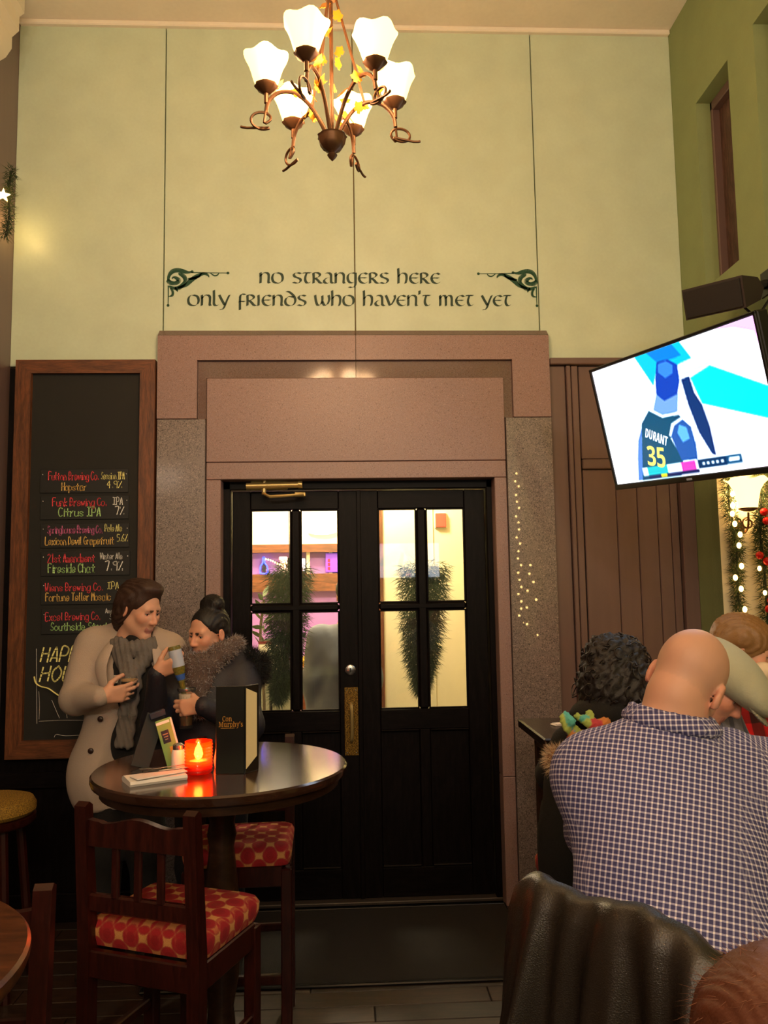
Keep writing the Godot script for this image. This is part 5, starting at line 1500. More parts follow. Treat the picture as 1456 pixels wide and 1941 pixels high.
# ---------------------------------------------------------------- on the candle table
func tabletop():
	var Y := 1.0505
	# ribbed red glass candle holder
	var cd := thing("candle_holder", "lit candle in a ribbed red glass holder on the table", "candle", Vector3(-0.500, Y, -2.755))
	var gl := mat(Color(0.85, 0.10, 0.03), 0.08, {"alpha": 0.34, "backlight_enabled": true, "backlight": Color(0.98, 0.24, 0.05)})
	var pr = [Vector2(0, 0.001), Vector2(0.040, 0.001), Vector2(0.044, 0.005)]
	for i in 18: pr.append(Vector2(0.0445 + (0.0018 if i % 2 == 0 else -0.0006), 0.008 + i * 0.0053))
	pr.append(Vector2(0.045, 0.104)); pr.append(Vector2(0.0415, 0.104)); pr.append(Vector2(0.0400, 0.012)); pr.append(Vector2(0, 0.010))
	part(G.new().lathe(pr, 40), "ribbed_glass", gl, cd)
	part(G.new().lathe([Vector2(0, 0.011), Vector2(0.030, 0.011), Vector2(0.030, 0.040), Vector2(0.027, 0.042), Vector2(0, 0.040)], 20), "wax", mat(Color(0.95, 0.86, 0.68), 0.5), cd)
	part(G.new().lathe([Vector2(0, 0.042), Vector2(0.011, 0.050), Vector2(0.015, 0.062), Vector2(0.011, 0.080), Vector2(0, 0.102)], 12), "flame", mat(Color(1, 0.8, 0.4), 0.5, {"glow": Color(1.0, 0.66, 0.22), "power": 45.0}), cd)
	part(G.new().tube([Vector3(0, 0.038, 0), Vector3(0, 0.05, 0)], 0.0012, 5), "wick", M.black, cd)
	omni(cd.position + Vector3(0, 0.068, 0), Color(1.0, 0.55, 0.18), 0.05, 0.010)
	# salt shaker
	var sl := thing("salt_shaker", "small glass salt shaker left of the red candle", "shaker", Vector3(-0.576, Y, -2.80))
	part(G.new().lathe([Vector2(0, 0), Vector2(0.021, 0), Vector2(0.023, 0.004), Vector2(0.023, 0.052), Vector2(0.021, 0.066), Vector2(0.017, 0.072), Vector2(0, 0.072)], 14), "glass_body", mat(Color(0.92, 0.9, 0.86), 0.3), sl)
	part(G.new().lathe([Vector2(0.018, 0.070), Vector2(0.0185, 0.084), Vector2(0.012, 0.090), Vector2(0, 0.092)], 14), "cap", M.steel, sl)
	# tall menu standing open, with a cream page showing at the side
	var mn := thing("menu", "tall black menu with gold lettering standing on the table", "menu", Vector3(-0.392, Y, -2.73))
	var blk := mat(Color(0.045, 0.035, 0.03), 0.30)
	part(G.new().box(Vector3(0, 0.142, 0.0), Vector3(0.094, 0.284, 0.006), 0.0015), "front_cover", blk, mn)
	var b2 := Basis(Vector3.UP, 0.95)
	part(G.new().box(Vector3(0.047, 0.142, 0.0) + b2 * Vector3(0.034, 0, 0), Vector3(0.068, 0.284, 0.005), 0.0015, b2), "rear_cover", blk, mn)
	var pg := PackedVector2Array([Vector2(0.004, 0.014), Vector2(0.056, 0.048), Vector2(0.056, 0.255), Vector2(0.004, 0.276)])
	part(G.new().prism(pg, 0.0032, 0.0042, Transform3D(b2, Vector3(0.047, 0, 0.0))), "cream_page", mat(Color(0.86, 0.78, 0.58), 0.75), mn)
	var gd := mat(Color(0.80, 0.56, 0.22), 0.4, {"metallic": 0.4})
	var f := SystemFont.new()
	f.font_names = PackedStringArray(["Droid Serif"])
	for t in [["Con", 0.178, 0.017, -0.010], ["Murphy's", 0.160, 0.017, 0.002]]:
		var tm := TextMesh.new()
		tm.font = f; tm.text = t[0]; tm.font_size = 48; tm.pixel_size = t[2] / 36.0; tm.depth = 0.0006
		var o := part(tm, "gold_lettering", gd, mn)
		o.position = Vector3(t[3], t[1], 0.0034)
		o.scale.x = 0.78
	part(G.new().box(Vector3(-0.008, 0.148, 0.0033), Vector3(0.045, 0.0012, 0.0008)), "gold_rule", gd, mn)
	# table tent: two leaning cards
	var tt := thing("table_tent", "green folded table card leaning beside the candle", "table card", Vector3(-0.655, Y, -2.86))
	var green := mat(Color(0.50, 0.66, 0.36), 0.4)
	var bt := Basis(Vector3.UP, 0.35) * Basis(Vector3.BACK, 0.27)
	part(G.new().box(Vector3(0.037, 0.082, 0.01), Vector3(0.052, 0.170, 0.004), 0.001, bt), "front_card", green, tt)
	part(G.new().box(Vector3(0.037, 0.082, 0.01) + bt * Vector3(0.026, 0, 0.0), Vector3(0.007, 0.166, 0.005), 0.001, bt), "white_edge", mat(Color(0.85, 0.85, 0.82), 0.5), tt)
	part(G.new().box(Vector3(0.037, 0.082, 0.01) + bt * Vector3(-0.003, 0.074, 0.0004), Vector3(0.046, 0.010, 0.005), 0.001, bt), "white_edge", mat(Color(0.9, 0.9, 0.88), 0.5), tt)
	part(G.new().box(Vector3(0.037, 0.082, 0.01) + bt * Vector3(-0.004, 0.025, 0.0024), Vector3(0.026, 0.044, 0.001), 0.0003, bt), "dark_label", mat(Color(0.10, 0.13, 0.20), 0.5), tt)
	for k in 3: part(G.new().box(Vector3(0.037, 0.082, 0.01) + bt * Vector3(-0.004, 0.034 - k * 0.009, 0.0032), Vector3(0.018 - 0.004 * k, 0.003, 0.0006), 0.0, bt), "pale_print", mat(Color(0.62, 0.55, 0.42), 0.5), tt)
	part(G.new().box(Vector3(0.037, 0.082, 0.01) + bt * Vector3(0.004, -0.035, 0.0024), Vector3(0.012, 0.045, 0.001), 0.0003, bt), "bottle_print", mat(Color(0.80, 0.62, 0.25), 0.5), tt)
	var bu := Basis(Vector3.UP, 0.35) * Basis(Vector3.BACK, -0.30)
	part(G.new().box(Vector3(-0.040, 0.088, -0.012), Vector3(0.062, 0.182, 0.004), 0.001, bu), "rear_card", mat(Color(0.17, 0.17, 0.165), 0.5), tt)
	part(G.new().box(Vector3(-0.006, 0.178, 0.0), Vector3(0.055, 0.022, 0.022), 0.003, bt), "ridge", mat(Color(0.12, 0.14, 0.22), 0.5), tt)
	# napkin roll with cutlery
	var nk := thing("napkin", "folded white napkin on the near edge of the table", "napkin", Vector3(-0.622, Y, -2.665), 0.50)
	var wn := mat(Color(0.86, 0.83, 0.80), 0.9)
	var foldp := PackedVector2Array([Vector2(-0.045, 0), Vector2(0.05, 0), Vector2(0.055, 0.008), Vector2(0.05, 0.016), Vector2(-0.035, 0.020), Vector2(-0.052, 0.014), Vector2(-0.056, 0.006)])
	part(G.new().prism(foldp, -0.09, 0.09, Transform3D(Basis(Vector3(0, 0, 1), Vector3(0, 1, 0), Vector3(-1, 0, 0)), Vector3.ZERO)), "fold", wn, nk)
	part(G.new().box(Vector3(0.01, 0.021, 0.012), Vector3(0.17, 0.004, 0.06), 0.0015, Basis(Vector3.UP, 0.16)), "upper_flap", wn, nk)
	var fk := thing("fork", "steel fork tucked into the white napkin", "fork", Vector3(-0.600, Y + 0.026, -2.735), 0.50)
	part(G.new().tube([Vector3(-0.02, 0, 0), Vector3(0.12, 0.002, 0)], [0.003, 0.004], 6, true, 0.5), "handle", M.steel, fk)
	part(G.new().box(Vector3(-0.036, 0.001, 0), Vector3(0.034, 0.002, 0.02), 0.0006), "neck", M.steel, fk)
	for k in 4: part(G.new().tube([Vector3(-0.05, 0.001, -0.0085 + k * 0.0057), Vector3(-0.088, 0.004, -0.0085 + k * 0.0057)], 0.0014, 5), "tine", M.steel, fk)
	var kn := thing("knife", "dark handled table knife beside the fork on the napkin", "knife", Vector3(-0.575, Y + 0.026, -2.705), 0.42)
	part(G.new().box(Vector3(0.01, 0, 0), Vector3(0.11, 0.003, 0.013), 0.001), "blade", M.steel, kn)
	part(G.new().box(Vector3(-0.065, 0.001, 0), Vector3(0.06, 0.006, 0.012), 0.002), "handle", M.black, kn)
	# stray napkin behind the menu
	var n2 := thing("napkin", "crumpled white napkin half hidden behind the menu", "napkin", Vector3(-0.435, Y, -2.84), 0.2)
	part(G.new().lathe([Vector2(0, 0), Vector2(0.03, 0), Vector2(0.034, 0.02), Vector2(0.026, 0.06), Vector2(0.012, 0.078), Vector2(0, 0.08)], 9, Transform3D(), func(p, a): return Vector2(p.x * (1.0 + 0.2 * cos(a * 3)), p.y)), "fold", wn, n2)

# ---------------------------------------------------------------- people
const SKIN := Color(0.62, 0.34, 0.235)
var folds := FastNoiseLite.new()

func look(at: Vector3, fwd: Vector3, up: Vector3, k := 1.0) -> Transform3D:
	var z := fwd.normalized()
	var x := up.cross(z).normalized()
	return Transform3D(Basis(x, z.cross(x), z).scaled(Vector3.ONE * k), at)

func head_prims(s: Sdf, X: Transform3D, skin: Color, brow: Color, lip: Color):
	var k := X.basis.get_scale().x
	var E := func(x, y, z, rx, ry, rz, c, kk := 0.02, sub := false): s.ell(X * Vector3(x, y, z), Vector3(rx, ry, rz) * k, X.basis, c, kk * k, sub)
	var C := func(a, b, r1, r2, c, kk := 0.02, sub := false): s.cap(X * a, X * b, r1 * k, r2 * k, c, kk * k, sub)
	var cheek := skin * Color(1.06, 0.93, 0.9)
	E.call(0, 0.038, -0.012, 0.074, 0.086, 0.095, skin)
	E.call(0, -0.034, 0.030, 0.053, 0.076, 0.061, skin, 0.032)
	C.call(Vector3(0.041, -0.056, 0.005), Vector3(0.010, -0.107, 0.064), 0.022, 0.015, skin, 0.03)
	C.call(Vector3(-0.041, -0.056, 0.005), Vector3(-0.010, -0.107, 0.064), 0.022, 0.015, skin, 0.03)
	E.call(0, -0.103, 0.068, 0.018, 0.014, 0.014, skin, 0.02)
	C.call(Vector3(-0.034, 0.022, 0.071), Vector3(0.034, 0.022, 0.071), 0.012, 0.012, skin, 0.02)
	for sx in [-1, 1]:
		E.call(sx * 0.036, -0.020, 0.062, 0.020, 0.019, 0.018, cheek, 0.03)
		C.call(Vector3(sx * 0.013, 0.0175, 0.0815), Vector3(sx * 0.032, 0.0215, 0.0785), 0.0042, 0.0038, brow, 0.004)
		C.call(Vector3(sx * 0.032, 0.0215, 0.0785), Vector3(sx * 0.040, 0.0210, 0.0725), 0.0036, 0.0020, brow, 0.003)
		E.call(sx * 0.031, 0.001, 0.092, 0.017, 0.0095, 0.016, skin, 0.012, true)
		E.call(sx * 0.0785, -0.004, -0.014, 0.0085, 0.030, 0.0175, cheek, 0.008)
		E.call(sx * 0.087, 0.0, -0.009, 0.0055, 0.019, 0.010, cheek, 0.006, true)
		E.call(sx * 0.0105, -0.036, 0.096, 0.0085, 0.0075, 0.010, cheek, 0.008)
	C.call(Vector3(0, 0.010, 0.086), Vector3(0, -0.030, 0.106), 0.0075, 0.0105, cheek, 0.012)
	C.call(Vector3(-0.019, -0.063, 0.079), Vector3(0.019, -0.063, 0.079), 0.0058, 0.0058, lip, 0.006)
	C.call(Vector3(-0.016, -0.072, 0.080), Vector3(0.016, -0.072, 0.080), 0.0062, 0.0062, lip, 0.006)
	C.call(Vector3(-0.022, -0.0675, 0.090), Vector3(0.022, -0.0675, 0.090), 0.0022, 0.0022, lip, 0.003, true)
	C.call(Vector3(0, -0.06, -0.022), Vector3(0, -0.20, -0.04), 0.050, 0.056, skin, 0.04)

func eyes(root: Node3D, X: Transform3D, iris: Color, skin := SKIN):
	var tone := skin.linear_to_srgb()
	for sx in [-1, 1]:
		var g := gw(root)
		g.ball(X * Vector3(sx * 0.031, 0.001, 0.0690), Vector3.ONE * 0.0118 * X.basis.get_scale().x, 12, 8)
		var e := part(g, "eye", mat(Color(0.82, 0.78, 0.74), 0.2), root)
		var h := gw(root)
		h.ball(X * Vector3(sx * 0.031, 0.0005, 0.0772), Vector3(0.0060, 0.0060, 0.0042) * X.basis.get_scale().x, 10, 6, X.basis.orthonormalized())
		part(h, "iris", mat(iris, 0.15), e)
		var l := gw(root)
		l.ball(X * Vector3(sx * 0.031, 0.0088, 0.0700), Vector3(0.0150, 0.0060, 0.0128) * X.basis.get_scale().x, 12, 8, X.basis.orthonormalized())
		part(l, "eyelid", mat(tone, 0.6), e)
		var lo := gw(root)
		lo.ball(X * Vector3(sx * 0.031, -0.0092, 0.0690), Vector3(0.0145, 0.0050, 0.0115) * X.basis.get_scale().x, 12, 8, X.basis.orthonormalized())
		part(lo, "eyelid", mat(tone, 0.6), e)
		var ls := gw(root)
		ls.tube([X * Vector3(sx * 0.018, 0.0030, 0.0795), X * Vector3(sx * 0.031, 0.0046, 0.0822), X * Vector3(sx * 0.0445, 0.0028, 0.0770)], 0.0011 * X.basis.get_scale().x, 5)
		part(ls, "lash_line", mat(Color(0.07, 0.04, 0.03), 0.8), e)

func hand_prims(s: Sdf, X: Transform3D, curl: Array, thumb: float, mirror: bool, skin: Color, spread := 0.06):
	var m := -1.0 if mirror else 1.0
	var pt := func(x, y, z): return X * Vector3(x * m, y, z)
	var kn = [[0.027, 0.086], [0.009, 0.091], [-0.010, 0.087], [-0.027, 0.077]]
	var ln = [[0.040, 0.025, 0.021], [0.044, 0.028, 0.022], [0.040, 0.026, 0.021], [0.031, 0.020, 0.018]]
	s.cap(pt.call(0, -0.012, 0), pt.call(0, 0.014, 0), 0.024, 0.026, skin, 0.015)
	for f in 4:
		s.cap(pt.call(kn[f][0] * 0.7, 0.012, 0), pt.call(kn[f][0], kn[f][1], 0), 0.0135, 0.0115, skin, 0.014)
		var p := Vector3(kn[f][0], kn[f][1], 0)
		var a := 0.0
		var sp := (1.5 - f) * spread
		for j in 3:
			a += curl[f] * [1.0, 1.15, 0.7][j]
			var q: Vector3 = p + Vector3(sin(sp) * cos(a), cos(a) * cos(sp), sin(a)) * ln[f][j]
			s.cap(pt.call(p.x, p.y, p.z), pt.call(q.x, q.y, q.z), 0.0095 - 0.0008 * j, 0.0088 - 0.0008 * j, skin, 0.004)
			p = q
	var t := Vector3(0.018, 0.018, 0.006)
	var dirs = [Vector3(0.72, 0.60, 0.25), Vector3(0.45, 0.75, 0.15 + thumb * 0.5), Vector3(0.15, 0.75, 0.2 + thumb * 0.8)]
	for j in 3:
		var q: Vector3 = t + dirs[j].normalized() * [0.040, 0.032, 0.026][j]
		s.cap(pt.call(t.x, t.y, t.z), pt.call(q.x, q.y, q.z), [0.0150, 0.0110, 0.0100][j], [0.0115, 0.0102, 0.0085][j], skin, [0.014, 0.004, 0.004][j])
		t = q

func hair_push(p: Vector3, X: Transform3D, amp: float, freq: float) -> float:
	var q := X.affine_inverse() * p
	var k := clampf((0.055 - q.z) / 0.05, 0.0, 1.0)
	return k * (amp * sin(q.x * freq + 2.0 * sin(q.y * 60.0)) + amp * 0.8 * folds.get_noise_3dv(p * 3000.0))

func cloth_push(amp: float, freq: float, seed_: int, stretch := Vector3.ONE):
	return func(p: Vector3, _n: Vector3):
		folds.seed = seed_
		return max(folds.get_noise_3dv(p * stretch * freq * 100.0) * amp, -amp * 0.25)

func wear(root: Node3D, s: Sdf, cell: float, called: String, m, push = null, turn := Basis()) -> Dictionary:
	var d := s.nets(cell, push)
	var o: MeshInstance3D
	if turn == Basis():
		o = part(skin_mesh(d, root.position), called, m, root)
	else:
		var inv := turn.transposed()
		var e := {"v": PackedVector3Array(), "n": PackedVector3Array(), "c": d.c, "i": d.i}
		for p in d.v: e.v.append(inv * (p - root.position))
		for p in d.n: e.n.append(inv * p)
		o = part(skin_mesh(e, Vector3.ZERO), called, m, root)
		o.basis = turn
	return d

func limbs(s: Sdf, pts: Array, rs: Array, col: Color, k := 0.03):
	for i in pts.size() - 1: s.cap(pts[i], pts[i + 1], rs[i], rs[i + 1], col, k)

func shoe(root: Node3D, at: Vector3, dir: Vector3, col: Color):
	var s := Sdf.new()
	var d := dir.normalized()
	s.cap(at + Vector3(0, 0.045, 0), at + d * 0.15 + Vector3(0, 0.032, 0), 0.043, 0.030, col, 0.03)
	s.cap(at + Vector3(0, 0.045, 0), at + Vector3(0, 0.12, 0), 0.040, 0.045, col, 0.03)
	wear(root, s, 0.014, "shoe", mat(col.linear_to_srgb(), 0.4))

func plain(col: Color, rough := 0.92) -> StandardMaterial3D:
	return mat(col, rough, {"bump": "rough_n", "scale": 9.0, "bumpk": 0.25})

func people():
	folds.frequency = 0.01; folds.fractal_octaves = 2
	standing_man()
	standing_woman()
	bald_man()
	curly_woman()
	cap_man()
	plaid_woman()
	near_person()
	coat_person()

func standing_man():
	var root := thing("person", "standing person in beige overcoat and grey scarf holding a beer glass", "person", Vector3(-1.0, 0, -3.74))
	var X := look(Vector3(-0.938, 1.570, -3.70), Vector3(0.82, -0.27, 0.50), Vector3(0.04, 1, 0.0))
	var sk := SKIN
	var hd := Sdf.new()
	head_prims(hd, X, sk, Color(0.10, 0.055, 0.035), Color(0.45, 0.17, 0.14))
	var b := Sdf.new()
	var shR := Vector3(-1.165, 1.405, -3.79); var elR := Vector3(-1.205, 1.185, -3.68); var wrR := Vector3(-1.045, 1.212, -3.512)
	var shL := Vector3(-0.82, 1.385, -3.74); var elL := Vector3(-0.77, 1.12, -3.80); var wrL := Vector3(-0.66, 1.02, -3.90)
	b.cap(Vector3(-0.955, 1.46, -3.73), Vector3(-0.98, 1.36, -3.76), 0.055, 0.07, sk, 0.05)
	b.ell(Vector3(-0.985, 1.22, -3.77), Vector3(0.15, 0.20, 0.09), Basis(), sk, 0.05)
	b.ell(Vector3(-1.0, 0.98, -3.76), Vector3(0.14, 0.16, 0.09), Basis(), sk, 0.05)
	limbs(b, [shR, elR, wrR], [0.042, 0.034, 0.024], sk)
	limbs(b, [shL, elL, wrL], [0.042, 0.034, 0.024], sk)
	for sx in [-1, 1]: limbs(b, [Vector3(-1.0 + sx * 0.085, 0.92, -3.76), Vector3(-1.0 + sx * 0.095, 0.5, -3.75), Vector3(-1.0 + sx * 0.10, 0.08, -3.77)], [0.075, 0.05, 0.036], sk)
	var h := Sdf.new()
	hand_prims(h, Transform3D(Basis(Vector3(-0.1, 0.97, 0.2), Vector3(0.98, 0.12, -0.12), Vector3(-0.14, 0.18, -0.97)).orthonormalized(), wrR), [0.46, 0.52, 0.56, 0.60], 0.4, false, sk)
	var h2 := Sdf.new()
	hand_prims(h2, look(wrL, Vector3(0, 0, 1), Vector3(0.7, -0.7, 0)), [0.3, 0.3, 0.35, 0.4], 0.3, true, sk)
	part(skin_mesh(join([b.nets(0.02), hd.nets(0.0042), h.nets(0.004), h2.nets(0.008)]), root.position), "body", M.skin, root)
	eyes(root, X, Color(0.15, 0.10, 0.07))
	# hair swept back to the nape
	var hr := Sdf.new()
	var HE := func(x, y, z, rx, ry, rz, kk := 0.02, sub := false): hr.ell(X * Vector3(x, y, z), Vector3(rx, ry, rz), X.basis, Color.WHITE, kk, sub)
	HE.call(0, 0.050, -0.024, 0.087, 0.088, 0.106)
	HE.call(0, -0.045, -0.075, 0.070, 0.085, 0.050, 0.04)
	HE.call(0.055, -0.005, -0.045, 0.038, 0.075, 0.045, 0.03)
	HE.call(-0.055, -0.005, -0.045, 0.038, 0.075, 0.045, 0.03)
	HE.call(0.0, 0.112, 0.040, 0.058, 0.026, 0.048, 0.04)
	HE.call(0, -0.040, 0.090, 0.069, 0.118, 0.075, 0.012, true)
	wear(root, hr, 0.007, "hair", plain(Color(0.20, 0.115, 0.075), 0.6), func(p, _n): return hair_push(p, X, 0.0032, 420.0))
	# coat, open at the front
	var beige := Color(0.5, 0.42, 0.35)
	var c := Sdf.new()
	c.cap(shR + Vector3(0.02, 0.0, 0), shL, 0.078, 0.075, beige, 0.05)
	c.cap(Vector3(-1.06, 1.455, -3.79), Vector3(-0.90, 1.44, -3.76), 0.055, 0.055, beige, 0.06)
	c.ell(Vector3(-0.985, 1.27, -3.77), Vector3(0.195, 0.20, 0.125), Basis(), beige, 0.06)
	c.ell(Vector3(-1.01, 1.05, -3.77), Vector3(0.185, 0.24, 0.135), Basis(), beige, 0.06)
	c.ell(Vector3(-1.045, 0.84, -3.76), Vector3(0.215, 0.24, 0.15), Basis(), beige, 0.06)
	limbs(c, [shR, elR], [0.082, 0.070], beige, 0.04)
	var slv := Sdf.new()
	limbs(slv, [shR, elR, wrR + (elR - wrR).normalized() * 0.005], [0.078, 0.070, 0.042], beige, 0.04)
	wear(root, slv, 0.011, "sleeve", plain(Color(0.665, 0.60, 0.555)), func(p, _n): return 0.010 * folds.get_noise_3dv(p * Vector3(200, 200, 200)))
	limbs(c, [shL, elL, wrL], [0.080, 0.062, 0.048], beige, 0.04)
	c.cap(Vector3(-0.905, 1.42, -3.52), Vector3(-1.035, 0.60, -3.55), 0.135, 0.125, beige, 0.015, true)
	c.ell(Vector3(-1.04, 0.53, -3.76), Vector3(0.5, 0.17, 0.5), Basis(), beige, 0.01, true)
	c.cap(Vector3(-0.965, 1.50, -3.72), Vector3(-0.96, 1.35, -3.62), 0.075, 0.085, beige, 0.02, true)
	wear(root, c, 0.0125, "overcoat", plain(Color(0.665, 0.60, 0.555)), func(p, _n): return 0.016 * folds.get_noise_3dv(p * Vector3(90, 40, 90)) + 0.010 * folds.get_noise_3dv(p * Vector3(260, 120, 260) + Vector3(7, 3, 1)))
	for lp in [[Vector3(-1.052, 1.44, -3.680), Vector3(-1.085, 1.33, -3.622), Vector3(-1.050, 1.19, -3.612)], [Vector3(-0.86, 1.42, -3.67), Vector3(-0.825, 1.33, -3.635), Vector3(-0.85, 1.22, -3.63)]]:
		part(gw(root).tube(smooth(lp, 6), [0.010, 0.018, 0.026, 0.032, 0.036, 0.038, 0.036, 0.033, 0.029, 0.024, 0.018, 0.012, 0.006], 8, true, 0.32), "lapel", plain(Color(0.68, 0.615, 0.57)), root)
	for q in [Vector3(-1.087, 1.100, -3.635), Vector3(-1.125, 0.965, -3.632)]:
		part(gw(root).ball(q, Vector3(0.013, 0.013, 0.006), 12, 6), "button", mat(Color(0.16, 0.08, 0.06), 0.4), root)
	# dark sweater and trousers
	var sw := Sdf.new()
	sw.ell(Vector3(-0.975, 1.24, -3.745), Vector3(0.155, 0.20, 0.105), Basis(), Color.WHITE, 0.05)
	sw.ell(Vector3(-0.99, 1.0, -3.745), Vector3(0.15, 0.16, 0.105), Basis(), Color.WHITE, 0.05)
	sw.cap(Vector3(-0.95, 1.43, -3.715), Vector3(-0.96, 1.34, -3.73), 0.062, 0.085, Color.WHITE, 0.05)
	wear(root, sw, 0.014, "sweater", plain(Color(0.075, 0.065, 0.07)), cloth_push(0.010, 1.2, 5))
	part(gw(root).box(Vector3(-1.022, 1.27, -3.640), Vector3(0.02, 0.035, 0.004), 0.001), "white_print", mat(Color(0.75, 0.72, 0.66), 0.8), root)
	var tr := Sdf.new()
	for sx in [-1, 1]: limbs(tr, [Vector3(-1.0 + sx * 0.08, 0.93, -3.75), Vector3(-1.0 + sx * 0.095, 0.5, -3.745), Vector3(-1.0 + sx * 0.10, 0.08, -3.77)], [0.105, 0.078, 0.062], Color.WHITE, 0.04)
	wear(root, tr, 0.016, "trousers", plain(Color(0.06, 0.055, 0.06)), cloth_push(0.012, 1.3, 6))
	for sx in [-1, 1]: shoe(root, Vector3(-1.0 + sx * 0.10, 0.005, -3.76), Vector3(sx * 0.3, 0, 1), Color(0.02, 0.014, 0.010))
	# scarf: wound round the neck, two strands meeting, long tail
	var sc := Sdf.new()
	var ring = []
	for i in 13:
		var a := TAU * i / 12
		ring.append(Vector3(-0.955 + cos(a) * 0.082, 1.410 + 0.020 * sin(a + 0.6) - 0.028 * max(0.0, sin(a)), -3.735 + sin(a) * 0.078))
	for i in 12: sc.cap(ring[i], ring[i + 1], 0.034, 0.034, Color.WHITE, 0.02)
	sc.cap(Vector3(-1.03, 1.42, -3.685), Vector3(-0.965, 1.275, -3.625), 0.036, 0.030, Color.WHITE, 0.015)
	sc.cap(Vector3(-1.005, 1.43, -3.66), Vector3(-0.945, 1.30, -3.615), 0.022, 0.020, Color.WHITE, 0.006)
	sc.cap(Vector3(-0.875, 1.40, -3.675), Vector3(-0.945, 1.28, -3.622), 0.036, 0.030, Color.WHITE, 0.015)
	sc.ell(Vector3(-0.955, 1.255, -3.615), Vector3(0.052, 0.045, 0.030), Basis(), Color.WHITE, 0.02)
	sc.cap(Vector3(-0.965, 1.24, -3.61), Vector3(-0.995, 0.995, -3.608), 0.026, 0.020, Color.WHITE, 0.02)
	sc.cap(Vector3(-0.935, 1.24, -3.612), Vector3(-0.955, 0.99, -3.606), 0.026, 0.020, Color.WHITE, 0.02)
	wear(root, sc, 0.008, "scarf", plain(Color(0.40, 0.375, 0.36), 0.95), func(p, _n): return 0.0035 * sin(p.x * 260.0 + p.y * 70.0) + 0.0015 * folds.get_noise_3dv(p * 4000.0))
	# goblet of dark beer in the hand
	var gb := thing("beer_glass", "stemmed glass of dark beer in the beige-coated person's hand", "glass", Vector3(-0.947, 1.118, -3.566))
	var gl := mat(Color(0.35, 0.36, 0.35), 0.03, {"alpha": 0.10})
	part(G.new().lathe([Vector2(0, 0), Vector2(0.034, 0.0), Vector2(0.034, 0.004), Vector2(0.010, 0.010), Vector2(0.007, 0.025), Vector2(0.010, 0.035), Vector2(0.007, 0.045), Vector2(0.014, 0.058), Vector2(0.030, 0.075), Vector2(0.037, 0.10), Vector2(0.038, 0.13), Vector2(0.034, 0.172), Vector2(0.032, 0.172), Vector2(0.0355, 0.13), Vector2(0.0345, 0.10), Vector2(0.027, 0.078), Vector2(0, 0.064)], 28), "glass_bowl", gl, gb)
	part(G.new().lathe([Vector2(0, 0.066), Vector2(0.026, 0.080), Vector2(0.0338, 0.10), Vector2(0.0348, 0.13), Vector2(0.0335, 0.152), Vector2(0, 0.152)], 24), "beer", mat(Color(0.10, 0.035, 0.015), 0.1), gb)
	part(G.new().lathe([Vector2(0.0335, 0.152), Vector2(0.0328, 0.160), Vector2(0, 0.161)], 24), "foam", mat(Color(0.75, 0.6, 0.42), 0.8), gb)

